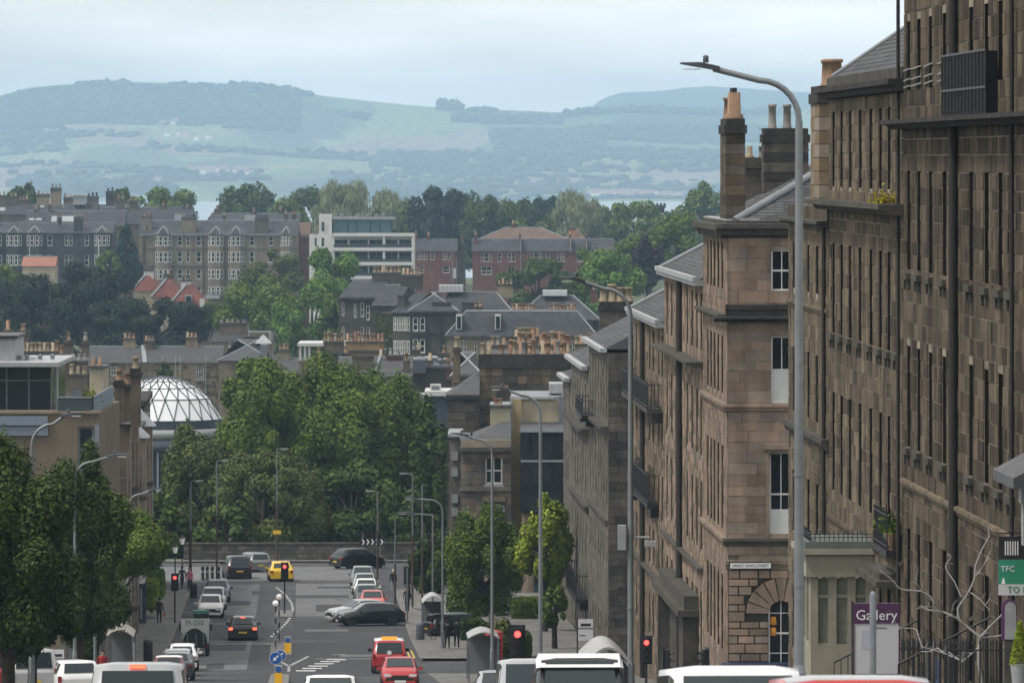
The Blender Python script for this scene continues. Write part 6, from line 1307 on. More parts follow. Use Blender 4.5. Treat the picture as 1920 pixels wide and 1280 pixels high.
def wheel_mesh(r, w_):
    k = (round(r, 2), round(w_, 2))
    if k not in WH:
        t = MB(); prof = [(r * .62, -w_ / 2), (r * .93, -w_ / 2), (r, -w_ * .32), (r, w_ * .32), (r * .93, w_ / 2), (r * .62, w_ / 2)]
        n = 16; vs = [(z, rr * math.cos(2 * math.pi * j / n), rr * math.sin(2 * math.pi * j / n)) for rr, z in prof for j in range(n)]
        t.add(vs, [(i * n + j, i * n + (j + 1) % n, ((i + 1) % 6) * n + (j + 1) % n, ((i + 1) % 6) * n + j) for i in range(6) for j in range(n)], 0, True)
        rm = MB(); rm.cyl((-w_ * .3, 0, 0), (w_ * .42, 0, 0), r * .3, n=10)
        for j in range(5):
            a = 2 * math.pi * j / 5; c, s_ = math.cos(a), math.sin(a); d = r * .11
            pr = [(-s_ * d + c * r * .1, c * d + s_ * r * .1), (s_ * d + c * r * .1, -c * d + s_ * r * .1), (s_ * d * 1.3 + c * r * .66, -c * d * 1.3 + s_ * r * .66), (-s_ * d * 1.3 + c * r * .66, c * d * 1.3 + s_ * r * .66)]
            rm.ext(pr, 0, -w_ * .25, w_ * .40)
        rm.cyl((-w_ * .3, 0, 0), (-w_ * .2, 0, 0), r * .64, n=14)
        WH[k] = (t.mesh('wheel', m_tyre), rm.mesh('rim', m_rim))
    return WH[k]
def inset_glass(mb, q, a, b, off=.012):
    """pane inside a quad q (4 points): a = side inset, b = top and bottom inset, as fractions"""
    q = [Vector(p) for p in q]; f = lambda s, t: (q[0].lerp(q[1], s)).lerp(q[3].lerp(q[2], s), t)
    n = (q[1] - q[0]).cross(q[3] - q[0]); n.normalize(); c = (q[0] + q[1] + q[2] + q[3]) / 4
    if n.dot(c - Vector((0, c.y * .6, .6))) < 0: n = -n
    p = [f(a, b) + n * off, f(1 - a, b) + n * off, f(1 - a, 1 - b) + n * off, f(a, 1 - b) + n * off]; o = [x - n * (off + .004) for x in p]
    mb.add(p + o, [(0, 1, 2, 3), (0, 4, 5, 1), (1, 5, 6, 2), (2, 6, 7, 3), (3, 7, 4, 0)])
def car(label, pos, rz, kind, L_, W_, H, pm, cat='car', name=None, roofm=None, brake=False, head_on=False, group=None, rails=False, extra=None, tilt=None, plates=True, mirrorm=None):
    root = thing(name or ('parked_car' if group else 'car'), label, cat, pos, rz, group)
    a0, a1 = Vector((math.cos(rz + math.pi / 2), math.sin(rz + math.pi / 2), 0)), None
    ga, gb = gz(pos.y + a0.y * L_ * .35), gz(pos.y - a0.y * L_ * .35)
    pitch = math.atan2(ga - gb, L_ * .7); root.rotation_euler = (pitch, 0, rz); root.rotation_mode = 'XYZ'
    hw = W_ / 2; st = SHAPE[kind]; rings = []
    for f, zt_, zb_, wb, wt in st:
        y = -L_ / 2 + f * L_; lo = .17 if .1 < f < .9 else .24
        zl = lo * 1.0; ring = [(-hw * wb * .94, y, zl), (-hw * wb, y, zl + (zb_ * H - zl) * .45), (-hw * wb * .985, y, zb_ * H), (-hw * wt, y, zt_ * H), (-hw * wt * .62, y, zt_ * H + (.022 if zt_ > .9 else .012) * H), (hw * wt * .62, y, zt_ * H + (.022 if zt_ > .9 else .012) * H), (hw * wt, y, zt_ * H), (hw * wb * .985, y, zb_ * H), (hw * wb, y, zl + (zb_ * H - zl) * .45), (hw * wb * .94, y, zl)]
        rings.append(ring)
    mb = MB(); vs = [p for r in rings for p in r]; fs = []; mi = []
    n = 10
    for i in range(len(rings) - 1):
        roof_here = st[i][1] > .9 and st[i + 1][1] > .9
        for j in range(9):
            mb.add([rings[i][j], rings[i][j + 1], rings[i + 1][j + 1], rings[i + 1][j]], [(0, 1, 2, 3)], 1 if (roof_here and j in (3, 4, 5)) else 0, True)
        mb.add([rings[i][9], rings[i][0], rings[i + 1][0], rings[i + 1][9]], [(0, 1, 2, 3)], 2)
    mb.add(rings[0], [tuple(range(10))], 0); mb.add(rings[-1], [tuple(range(10))], 2)
    me = mb.mesh('body', [pm, roofm or pm, m_trim]); bm = bmesh.new(); bm.from_mesh(me); bmesh.ops.remove_doubles(bm, verts=bm.verts, dist=.001); bmesh.ops.recalc_face_normals(bm, faces=bm.faces); bm.to_mesh(me); bm.free()
    ob('body', me, root)
    up = [i for i in range(len(st)) if st[i][1] > .9]; r0, r1 = up[0], up[-1]
    def top(i): return [rings[i][3], rings[i][6]]
    g = MB(); q = [top(r1 + 1)[0], top(r1 + 1)[1], top(r1)[1], top(r1)[0]]; inset_glass(g, q, .06, .06, .035); g.build('windscreen', m_cglass, root)
    g = MB(); q = [top(r0 - 1)[0], top(r0 - 1)[1], top(r0)[1], top(r0)[0]]; inset_glass(g, q, .09, .10, .035); g.build('rear_window', m_cglass, root)
    for sd_ in (0, 1):
        b_, t_ = (2, 3) if sd_ == 0 else (7, 6)
        ys = [r0, (r0 + 1), r1 - 1, r1]
        for i in range(r0, r1):
            q = [rings[i][b_], rings[i + 1][b_], rings[i + 1][t_], rings[i][t_]]; g = MB(); inset_glass(g, q, .05, .10, .008); g.build('side_window', m_cglass, root)
        q = [rings[r1][b_], rings[r1 + 1][b_], rings[r1 + 1][t_], rings[r1][t_]]; g = MB(); inset_glass(g, q, .1, .16, .008); g.build('side_window', m_cglass, root)
    wr = H * .215 if kind != 'suv' else H * .20; wm, rm = wheel_mesh(wr, .2)
    for y in (-L_ / 2 + L_ * .19, L_ / 2 - L_ * .175):
        for s_ in (-1, 1):
            MB().cyl((s_ * (hw - .14), y, wr), (s_ * (hw + .006), y, wr), wr * 1.12, n=14).build('wheel_arch', m_trim, root)
            w_o = ob('wheel', wm, root, (s_ * (hw - .085), y, wr), 0 if s_ > 0 else math.pi); ob('rim', rm, w_o)
    zt0, zb0 = st[1][1] * H, .34 * H
    for s_ in (-1, 1):
        xa, xb = sorted((s_ * hw * .97, s_ * hw * .70))
        if kind in ('estate', 'suv', 'van'): MB().box(xa if s_ < 0 else hw * .83, xb if s_ > 0 and False else (-hw * .83 if s_ < 0 else hw * .97), -L_ / 2 - .03, -L_ / 2 + .10, H * .44, H * .60).build('tail_light', m_brake if brake else m_tail, root)
        else: MB().box(xa, xb, -L_ / 2 - .035, -L_ / 2 + .10, H * .47, H * .575).build('tail_light', m_brake if brake else m_tail, root)
        MB().box(s_ * hw * .68 - .17, s_ * hw * .68 + .17, L_ / 2 - .17, L_ / 2 - .015, H * .39, H * .47).build('headlight', m_head, root)
        mo = MB().box(s_ * (hw + .10) - .10, s_ * (hw + .10) + .10, L_ * .18, L_ * .18 + .09, H * .60, H * .70).build('wing_mirror', mirrorm or (pm if kind != 'van' else m_trim), root)
    if brake: MB().box(-hw * .155, hw * .155, -L_ / 2 + st[r0][0] * L_ - .03, -L_ / 2 + st[r0][0] * L_ + .03, H * .955, H * .995).build('high_brake_light', m_brake, root)
    MB().box(-hw * .93, hw * .93, -L_ / 2 - .045, -L_ / 2 + .05, .24, .24 + H * .13).build('rear_bumper', pm if kind != 'van' else m_trim, root)
    MB().box(-hw * .80, hw * .80, L_ / 2 - .06, L_ / 2 + .035, .22, .22 + H * .11).build('front_bumper', m_trim if kind == 'van' else pm, root)
    MB().box(-hw * .42, hw * .42, L_ / 2 - .10, L_ / 2 - .012 + .02, H * .36, H * .43).build('grille', m_trim, root)
    MB().box(-.26, .26, -L_ / 2 - .06, -L_ / 2 - .046, H * .33, H * .33 + .11).build('number_plate', m_platey, root); MB().box(-.26, .26, L_ / 2 + .036, L_ / 2 + .05, H * .2, H * .2 + .11).build('number_plate', m_platew, root)
    if rails:
        for s_ in (-1, 1): MB().tube([(s_ * hw * .72, -L_ * .36, H * 1.0), (s_ * hw * .72, -L_ * .33, H * 1.04), (s_ * hw * .72, L_ * .05, H * 1.045), (s_ * hw * .72, L_ * .08, H * 1.01)], .022, 5).build('roof_rail', m_rim, root)
    return root
def at(d, o, dz=0.0): return S(d, o, dz)
UP, DN = ANG, ANG + math.pi                          # heading away down the hill / towards the camera
WHITE, SILV, GREY, BLK = paint('white', (.62, .62, .61)), paint('silver', (.29, .30, .31)), paint('grey', (.13, .14, .15)), paint('black', (.006, .006, .007))
RED, NAVY, YEL, TEAL, DRED, PINK = paint('red', (.36, .022, .022)), paint('navy', (.018, .024, .06)), paint('yellow', (.62, .40, .015)), paint('teal', (.035, .05, .055)), paint('dark_red', (.12, .015, .018)), paint('faded_red', (.42, .085, .07))
car('silver van-like estate nearest the camera on the left, driving away with its brake light lit', at(109.5, -2.95), UP, 'van', 4.6, 1.86, 1.86, SILV, 'car', 'estate_car', brake=True)
car('white car with broad pale roof filling the bottom centre, driving up the hill', at(108, 1.75), DN, 'saloon', 4.5, 1.85, 1.45, WHITE)
car('small white car roof just left of the broad pale roof at the bottom', at(157, .85), DN, 'hatch', 3.9, 1.7, 1.46, WHITE)
GL = 'cars parked along the left kerb'
car('dark red parked hatchback half hidden behind the silver estate', at(288, -6.35), UP, 'hatch', 4.0, 1.75, 1.45, DRED, group=GL, roofm=WHITE)  # white roof over dark red: sky reflection put into the colour
car('dark teal parked saloon with sky reflection painted on its roof, third from the silver estate', at(303, -6.3), UP, 'saloon', 4.5, 1.8, 1.44, TEAL, group=GL, roofm=SILV)  # silver roof colour imitates the bright sky reflected in teal paint
car('silver parked hatchback just below the little works lorry', at(316, -6.5), UP, 'hatch', 4.1, 1.76, 1.45, SILV, group=GL)
car('white parked hatchback touching the works lorry', at(326, -6.45), UP, 'hatch', 4.0, 1.74, 1.46, WHITE, group=GL)
car('white parked car facing the green rubbish container', at(396, -5.95), DN, 'hatch', 4.2, 1.78, 1.46, WHITE, group=GL)
car('silver parked car behind the white one by the green container', at(406, -5.9), DN, 'estate', 4.4, 1.8, 1.46, SILV, group=GL)
car('navy blue parked car, topmost of the three by the green container', at(416, -5.75), DN, 'hatch', 4.2, 1.8, 1.5, NAVY, group=GL)
car('black off-roader parked at the far left with a yellow number plate', at(450, -4.75), UP + .12, 'suv', 4.5, 1.9, 1.74, BLK, group=GL)
car('silver estate parked just right of the far black off-roader', at(462, -3.6), UP + .3, 'estate', 4.5, 1.8, 1.5, GREY, group=GL)
car('black saloon with both brake lights glowing, alone in the left lane', at(369, -3.5), UP, 'hatch', 4.3, 1.8, 1.5, BLK, brake=True)
car('bright yellow hatchback driving away at the foot of the street', at(446, -1.4), UP + .06, 'hatch', 4.1, 1.8, 1.47, YEL, name='car')
car('silver saloon turning across the road behind the black hatchback', at(390, 4.15), math.pi / 2 + .42, 'saloon', 4.6, 1.8, 1.44, SILV)
car('black hatchback side-on, turning out of the right side street', at(385, 4.7), math.pi / 2 + .22, 'hatch', 4.4, 1.8, 1.48, BLK)
GR = 'cars parked along the right kerb'
car('faded red parked car, front of the right-hand row', at(402, 5.05), DN, 'saloon', 4.3, 1.76, 1.44, PINK, group=GR)
car('dark teal parked car right behind the faded red one', at(409, 4.75), DN, 'hatch', 4.1, 1.76, 1.5, TEAL, group=GR, roofm=SILV)  # roof silvered to imitate sky reflection on the teal paint
car('white parked car, third of the right-hand row', at(417.5, 4.8), DN, 'hatch', 4.1, 1.76, 1.48, WHITE, group=GR)
car('silver parked car, fourth of the right-hand row', at(426, 4.8), DN, 'saloon', 4.4, 1.76, 1.48, SILV, group=GR)
car('grey parked car at the top of the right-hand row, under the off-roader', at(435.5, 4.75), DN, 'hatch', 4.2, 1.8, 1.55, GREY, group=GR, roofm=SILV)  # roof lighter than the body: reflected sky painted in
car('big black off-roader crossing in front of the roadside wall', at(467, 4.7), -.95, 'hatch', 4.3, 1.85, 1.6, BLK, brake=False)
car('red parked car facing the camera below the red taxi', at(273, 4.7), DN, 'hatch', 4.1, 1.74, 1.46, RED, group=GR)
tx = car('red taxi with a white roof and an orange roof sign, parked by the right kerb', at(322, 4.95), UP, 'van', 4.5, 1.86, 1.88, RED, 'taxi', 'taxi', roofm=WHITE)
sg = MB().box(-.42, .42, -2.0, -1.7, 1.9, 2.06).build('roof_sign', glow('taxi_sign', (1.0, .45, .05), .55), tx); MB().cyl((0, -2.285, 1.2), (0, -2.26, 1.2), .13, n=14).build('badge', m_platew, tx)
orr = car('white-roofed black off-roader facing the camera, largest of the right-hand cars', at(116, 5.55), DN, 'suv', 4.4, 1.86, 2.0, BLK, 'car', 'offroader', roofm=WHITE, mirrorm=m_trim)
MB().add([(-.80, .78, 1.80), (.80, .78, 1.80), (.80, .25, 2.07), (-.80, .25, 2.07), (-.86, .70, 1.78), (.86, .70, 1.78), (.86, .25, 1.94), (-.86, .25, 1.94)], [(0, 1, 2, 3), (0, 3, 7, 4), (1, 5, 6, 2), (4, 5, 1, 0), (4, 7, 6, 5), (3, 2, 6, 7)]).build('roof_header', WHITE, orr)
car('silver people carrier parked directly left of the white-roofed off-roader', at(150, 5.95), DN, 'van', 4.6, 1.82, 1.9, SILV, group=GR)
car('silver hatchback parked behind the people carrier, nearest the red signal', at(184, 6.35), DN, 'hatch', 4.1, 1.74, 1.46, SILV, group=GR, roofm=GREY)
car('white van roof at the bottom right, below the street nameplate', at(75.5, 5.6), DN, 'van', 4.8, 1.9, 1.78, WHITE, 'van', 'van')
car('silver and red car roof at the bottom right, below the gallery board', at(62, 5.9), DN, 'suv', 4.4, 1.85, 1.68, RED, roofm=SILV, name='car')
GSS = 'vehicles in the left side street'
car('red and white striped van at the left edge behind two lamp posts', at(233, -13.4), UP + .5, 'van', 4.8, 1.9, 1.95, RED, 'van', 'van', group=GSS, roofm=WHITE)
v_ = car('white van standing beside the blue-white patrol car on the left', at(234, -10.9), UP + .2, 'van', 4.9, 1.95, 1.95, paint('shaded_white', (.34, .34, .34)), 'van', 'van', group=GSS)  # van's white greyed down: shade under the trees put into the colour
v_ = car('white patrol car with blue and yellow flank squares behind the left lamp post', at(233.5, -9.15), UP + .25, 'estate', 4.6, 1.85, 1.5, WHITE, 'car', 'patrol_car', group=GSS)
mbb = MB(); mby = MB()
for i in range(8):
    (mbb if i % 2 else mby).box(.93, .945, -1.9 + i * .48, -1.44 + i * .48, .62, .84)
mbb.build('blue_square', plain('sq_blue', (.02, .04, .25), .4), v_); mby.build('yellow_square', plain('sq_yellow', (.6, .55, .05), .4), v_)
# car with raised tailgate
ro = car('black estate on the right pavement corner with its tailgate raised open', at(372, 10.3), UP - 1.25, 'estate', 4.6, 1.85, 1.5, BLK)
tg = MB().add([(-.75, 0, 0), (.75, 0, 0), (.70, -1.15, .42), (-.70, -1.15, .42), (-.75, 0, .05), (.75, 0, .05), (.70, -1.15, .47), (-.70, -1.15, .47)], [(0, 1, 2, 3), (4, 5, 6, 7), (0, 1, 5, 4), (1, 2, 6, 5), (2, 3, 7, 6), (3, 0, 4, 7)]).build('raised_tailgate', SILV, ro, (0, -2.05, 1.46))  # silver on a black car: a glint put into the colour
# works lorry with arched load and header board
wl = thing('works_lorry', 'pale works lorry with a dark round-topped load and lettered header board', 'lorry', at(346, -6.1), UP)
wl.rotation_euler = (-.05, 0, UP); wl.scale = (.84, .84, .88)
MB().box(-.95, .95, -2.4, 2.4, .55, .8).build('chassis', m_trim, wl); cabm = M('lorry_pale', (.48, .50, .48), .5, .08, 1)
MB().ext([(1.0, .8), (2.4, .8), (2.4, 1.5), (2.1, 2.25), (1.0, 2.3)], 0, -.92, .92).build('cab', cabm, wl)
hb = MB().box(-.95, .95, -2.42, -2.3, 1.55, 2.5).build('header_board', cabm, wl)
n = 14; arc = [(.86 * math.cos(math.pi * i / n), .7 + 1.15 * math.sin(math.pi * i / n)) for i in range(n + 1)]
MB().ext(arc, 1, -2.55, .9).build('canvas_load', M('dark_canvas', (.03, .035, .036), .8, .1, 2), wl)
for x in (-.5, .1, .6): MB().cyl((x, -2.57, .75), (x, -2.57, 1.5), .03, n=6).build('strap', m_leadmid, wl)
for y in (-1.6, 1.55):
    for s_ in (-1, 1): a_, b_ = wheel_mesh(.42, .25); q_ = ob('wheel', a_, wl, (s_ * .85, y, .42), 0 if s_ > 0 else math.pi); ob('rim', b_, q_)
for s_ in (-1, 1): MB().box(s_ * 1.08 - .09, s_ * 1.08 + .09, 2.0, 2.1, 1.6, 2.0).build('wing_mirror', m_trim, wl); MB().box(s_ * .8 - .12, s_ * .8 + .12, -2.5, -2.44, .62, .75).build('tail_light', m_tail, wl)
FONTM = {}
def text(s, size, mat, parent, loc, rot, name='lettering', ext=.004, align='CENTER'):
    cu = bpy.data.curves.new('lettering', 'FONT'); cu.body = s; cu.size = size; cu.extrude = ext; cu.align_x = align; cu.align_y = 'CENTER'; cu.resolution_u = 2
    t_ = bpy.data.objects.new(name, cu); COL.objects.link(t_); dg = bpy.context.evaluated_depsgraph_get(); me = bpy.data.meshes.new_from_object(t_.evaluated_get(dg)); bpy.data.objects.remove(t_); bpy.data.curves.remove(cu)
    me.materials.clear(); me.materials.append(mat); o = ob(name, me, parent, loc); o.rotation_euler = rot; return o
m_ink = plain('black_ink', (.02, .02, .022), .7); m_inkw = plain('white_ink', (.7, .7, .7), .6)
text('M-250', .5, plain('green_ink', (.04, .10, .08), .7), wl, (0, -2.43, 2.2), (math.pi / 2, 0, 0))
# ------------------------------------------------------------------ lamp posts
m_galv = M('galvanised', (.22, .235, .245), .45, .1, 2.5, metal=.35, streak=.15); m_galvd = M('galvanised_dull', (.17, .185, .20), .55, .1, 2.5, metal=.2)
m_brown = M('brown_pole', (.075, .055, .045), .7, .1, 3); m_lampd = plain('lamp_housing', (.05, .055, .07), .5)
def lamp(label, d, o, H, arm, side, r=.085, mat=None, sweep=.75, rise=.22, name='street_lamp', head=.95, g='street lamps along both kerbs', arc=True):
    root = thing(name, label, 'street lamp', S(d, o, .1), ANG, g); m = mat or m_galv; s = side
    MB().cyl((0, 0, -.1), (0, 0, 1.6), r * 1.35, n=12).cyl((0, 0, 1.6), (0, 0, 1.75), r * 1.35, r, n=12).build('base', m, root)
    MB().cyl((0, 0, 1.75), (0, 0, H - sweep), r, r * .72, n=12).build('pole', m, root)
    MB().box(-.08, .08, -r * 1.35 - .012, -r * 1.2, .5, 1.1).build('door', m_galvd, root)
    pts = [(0, 0, H - sweep)]
    if arc:
        for i in range(1, 8):
            a = math.pi / 2 * i / 7; pts.append((s * sweep * (1 - math.cos(a)), 0, H - sweep + sweep * math.sin(a)))
    else: pts.append((0, 0, H)); pts.append((s * .06, 0, H + .02))
    x0 = s * sweep if arc else s * .06
    pts.append((s * arm, 0, H + rise)); MB().tube(pts, r * .62, 10).build('arm', m, root)
    x1 = s * (arm - .12); x2 = s * (arm + head)
    h = MB(); ax = [(x1, .09, .045), ((x1 + x2) / 2, .19, .05), (x2, .15, .015)]
    zz = [H + rise, H + rise + .07, H + rise + .10]
    for (xa, wa, ta), (xb, wb, tb), za, zb in ((ax[0], ax[1], zz[0], zz[1]), (ax[1], ax[2], zz[1], zz[2])):
        h.add([(xa, -wa, za - ta), (xb, -wb, zb - tb), (xb, wb, zb - tb), (xa, wa, za - ta), (xa, -wa, za + ta), (xb, -wb, zb + tb), (xb, wb, zb + tb), (xa, wa, za + ta)], [(0, 1, 2, 3), (4, 7, 6, 5), (0, 4, 5, 1), (3, 2, 6, 7), (0, 3, 7, 4), (1, 5, 6, 2)])
    hd = h.build('lamp_head', m_lampd, root)
    MB().box(min((x1 + x2) / 2, x2 - s * .06), max((x1 + x2) / 2, x2 - s * .06), -.13, .13, zz[1] - .09, zz[1] - .074).build('lens', m_head, hd)
    xs = x1 + (x2 - x1) * .35; MB().lathe([(.05, 0), (.06, .04), (.05, .07), (.06, .12), (0, .15)], 10, c=(xs, 0, zz[1] + .04)).build('photocell', m_lampd, hd)
    return root
lamp('tallest street lamp, nearest on the right, its arm reaching over the pink gable', 110, 9.42, 12.75, 1.62, -1, .098, head=.62)
l2 = lamp('second street lamp on the right, carrying a camera and white box, before the eaved houses', 166, 9.42, 12.3, 1.42, -1, .09, head=.6)
lamp('third street lamp on the right, in front of the dark panelled pavilion', 228, 9.42, 11.75, 1.35, -1, .085, head=.6)
lamp('fourth street lamp on the right, standing before the stone villa window', 285, 9.42, 11.9, 1.3, -1, .085, head=.75)
lamp('round-topped lamp in front of the full dark street tree on the right', 352, 8.65, 8.95, 1.6, -1, .08, head=.7, rise=.05)
lamp('slim square-armed lamp left of the round-topped one on the right', 380, 8.7, 7.3, 1.3, -1, .07, sweep=.1, arc=False, rise=.1)
lamp('nearest street lamp on the left, its arm pointing at the beige block', 209, -9.5, 9.95, 1.15, 1, .085, head=.65, rise=.3)
lamp('second street lamp on the left, with a long arm over the left pavement tree', 249, -9.5, 9.75, 1.5, 1, .08, head=.75)
lamp('third street lamp on the left, beside the clock and bay windows', 324, -9.45, 9.7, 1.3, 1, .075, head=.6)
for zz_c in (3.2, 5.3):
    for l_ in [o for o in COL.objects if o.name.startswith('street_lamp')][:2]: MB().cyl((0, 0, zz_c), (0, 0, zz_c + .05), .105, n=12).build('collar', m_galvd, l_)
cb = MB().box(-.36, -.14, -.14, .06, 4.9, 5.6).build('white_box', m_leadpale, l2); MB().tube([(.07, 0, 5.25), (.55, 0, 5.25)], .03, 6).build('bracket', m_leadpale, l2); MB().box(.40, .72, -.16, .08, 5.0, 5.14).build('cctv_camera', m_leadpale, l2)
def pole(label, d, o, H, r=.07, two=True, head=1, arm=.35, colr=None):
    root = thing('lamp_post', label, 'lamp post', S(d, o, .1), ANG, 'slim posts at the foot of the street')
    MB().cyl((0, 0, -.1), (0, 0, H * .55), r * 1.15, r, n=10).build('lower_pole', m_brown if two else m_galvd, root); MB().cyl((0, 0, H * .55), (0, 0, H), r * .8, r * .6, n=10).build('upper_pole', colr or m_galvd, root)
    if head: MB().tube([(0, 0, H), (head * arm * .3, 0, H + .08), (head * arm, 0, H + .08)], r * .5, 6).build('arm', m_galvd, root); MB().box(min(head * arm, head * (arm + .55)), max(head * arm, head * (arm + .55)), -.11, .11, H + .03, H + .14).build('lamp_head', m_leadmid, root)
    return root
pole('brown-footed lamp post left of the far black off-roader', 430, -7.9, 7.9, head=1); pole('taller brown-footed post beside it with a plain top', 434, -8.05, 7.4, head=0)
pole('brown-footed lamp post above the far silver estate, before the young green tree', 444, -6.2, 9.0, head=1)
sp = pole('slim lamp post behind the yellow car with a small yellow sign', 472, -1.75, 9.2, head=1); MB().box(-.32, .32, -.1, -.07, 2.45, 2.75).build('yellow_sign', plain('sign_yellow', (.6, .38, .02), .5), sp)
pole('thin dark post on the right pavement nearest the parked row', 392, 6.45, 6.6, two=True, head=0); pole('dark post right of the thin one, by the people on the pavement', 404, 7.85, 9.2, head=-1); pole('pale-topped post between the bare lamp arms on the right', 408, 8.6, 8.4, head=0); pole('short-armed post over the chevron sign on the right', 446, 6.0, 6.6, head=-1)
pole('grey post at the far left crowding the bus shelter', 268, -9.3, 4.6, two=False, head=0)
# ------------------------------------------------------------------ traffic signals, beacons, bollards
m_redl = glow('red_lamp', (1.0, .035, .03), 5.0); m_black = plain('signal_black', (.012, .012, .014), .6); m_off = plain('lamp_off', (.02, .02, .02), .3)
def signal(label, d, o, zc, size=1.0, face=0.0, lit=True, post=True, px=None):
    """a three-lamp head facing up the hill; zc = height of the head's middle"""
    root = thing('traffic_light', label, 'traffic light', S(d, o, .05), ANG + face, 'traffic lights'); h = 1.05 * size; w_ = .36 * size
    if post: MB().cyl((0, .12, -.05), (0, .12, zc + h * .5), .055, n=10).build('post', m_galvd if not lit else m_black, root)
    hd = MB().box(-w_ / 2, w_ / 2, -.1, .1, zc - h / 2, zc + h / 2).build('signal_head', m_black, root)
    MB().box(-w_ * .72, w_ * .72, .1 + .002, .115, zc - h * .58, zc + h * .58).build('backing_board', m_black, root)
    for i, c in enumerate((m_redl if lit else m_off, m_off, m_off)):
        z = zc + h * (.31 - .31 * i); MB().cyl((0, -.1, z), (0, -.115, z), .105 * size, n=14).build('lamp', c, hd)
        v = []; n = 8
        for k in range(n + 1): a = math.pi * k / n; v.append((.125 * size * math.cos(a), .125 * size * math.sin(a)))
        mb = MB(); vs = [(x, -.1, z + y) for x, y in v] + [(x, -.28, z + y) for x, y in v]; mb.add(vs, [(k, k + 1, n + 2 + k, n + 1 + k) for k in range(n)]); mb.build('visor', m_black, hd)
    return root
signal('nearest traffic light, showing red in front of the silver people carrier', 186, 6.95, 2.25, 1.0); signal('traffic light showing red on the pavement corner below the eaved houses', 238, 14.15, 1.85, .95)
signal('dark unlit signal cluster below the stone door canopy', 232, 14.6, 1.4, .95, face=1.3, lit=False); signal('second unlit signal head beside it, turned the other way', 230.5, 16.0, 1.4, .95, face=-1.3, lit=False)
signal('traffic light showing red on the left pavement by the green container', 386, -8.15, 2.75, .95); signal('traffic light showing red on the central island above the white globes', 398, -.95, 2.9, 1.0); 
signal('unlit signal turned away on the right pavement, by the people', 388, 7.2, 3.1, .95, face=math.pi, lit=False)
m_globe = M('globe_white', (.72, .70, .68), .4, 0, emit=(.9, .85, .8), estr=.12)
def beacon(label, d, o, h):
    root = thing('beacon', label, 'beacon', S(d, o, .05), 0, 'globe beacons on the traffic island'); 
    for i in range(8): MB().cyl((0, 0, h * i / 8), (0, 0, h * (i + 1) / 8), .045, n=8).build('pole_band', m_black if i % 2 else m_leadpale, root)
    MB().lathe([(0, -.19), (.11, -.155), (.17, -.08), (.19, 0), (.17, .08), (.11, .155), (0, .19)], 14, c=(0, 0, h + .17)).build('globe', m_globe, root)
beacon('nearer white globe beacon on the traffic island, lower in view', 348, -1.37, 2.75); beacon('farther white globe beacon on the traffic island, below the red signal', 360, -1.2, 2.75)
m_sblue = plain('sign_blue', (.012, .09, .32), .45)
def keepleft(label, d, o, zc, r=.31):
    root = thing('keep_left_sign', label, 'road sign', S(d, o, .03), ANG, 'blue keep-left signs'); MB().cyl((0, .05, -.1), (0, .05, zc), .045, n=8).build('post', m_galvd, root)
    pl = MB().cyl((0, 0, zc), (0, .02, zc), r, n=24).build('disc', m_sblue, root); MB().cyl((0, .004, zc), (0, .022, zc), r * 1.06, n=24).build('rim', m_inkw, pl)
    c, s_ = math.cos(math.radians(225)), math.sin(math.radians(225)); p = lambda a, b: (a * c - b * s_, -.012, zc + a * s_ + b * c)
    q = [p(*t) for t in ((-.2, -.035), (.02, -.035), (.02, -.11), (.2, 0), (.02, .11), (.02, .035), (-.2, .035))]
    MB().add(q + [(x, -.001, z) for x, y, z in q], [tuple(range(7))] + [(i, (i + 1) % 7, 7 + (i + 1) % 7, 7 + i) for i in range(7)]).build('arrow', m_inkw, pl)
keepleft('lower left blue disc sign with a white arrow on the island', 301, -1.18, 1.12); keepleft('upper right blue disc sign with a white arrow on the island', 313, -.98, 1.1, .29)
def islandbollard(label, d, o):
    root = thing('traffic_bollard', label, 'bollard', S(d, o, .05), ANG, 'yellow and white island bollards'); MB().box(-.2, .2, -.14, .14, 0, .98).build('shell', m_leadpale, root); MB().box(-.19, .19, -.16, -.141, .05, .62).build('yellow_face', glow('bollard_yellow', (.9, .5, .03), .25), root)
    MB().cyl((0, -.165, .80), (0, -.141, .80), .14, n=16).build('blue_disc', m_sblue, root)
islandbollard('yellow-faced bollard at the foot of the red island signal', 347, -.65); islandbollard('yellow-faced bollard at the bottom edge below the blue discs', 283, -.98)
isl = MB()
for d0, d1, o0, o1 in ((280, 316, -1.5, -.5), (344, 362, -1.7, -.4), (394, 402, -1.5, -.4)):
    a, b = [S(d0, o0, .1), S(d0, o1, .1), S(d1, o1, .1), S(d1, o0, .1)], [S(d0, o0, -.02), S(d0, o1, -.02), S(d1, o1, -.02), S(d1, o0, -.02)]
    struct(MB().add(b + a, [(4, 5, 6, 7), (0, 1, 5, 4), (1, 2, 6, 5), (2, 3, 7, 6), (3, 0, 4, 7)]).build('traffic_island', m_kerb))
# chevron board
cv = thing('chevron_sign', 'black bend sign of five white chevrons pointing right above the wall', 'road sign', S(478, 5.95, .1), ANG)
bd = MB().box(-1.0, 1.0, 0, .03, 1.28, 1.84).build('board', m_black, cv)
for i in range(5):
    x = -.82 + i * .38; z = 1.56; q = [(x, z + .21), (x + .12, z + .21), (x + .27, z), (x + .12, z - .21), (x, z - .21), (x + .15, z)]
    MB().ext(q, 1, -.012, -.002).build('chevron', m_inkw, bd)
for x in (-.7, .7): MB().cyl((x, .07, -.2), (x, .07, 2.3 if x < 0 else 1.7), .04, n=8).build('post', m_galvd, cv)
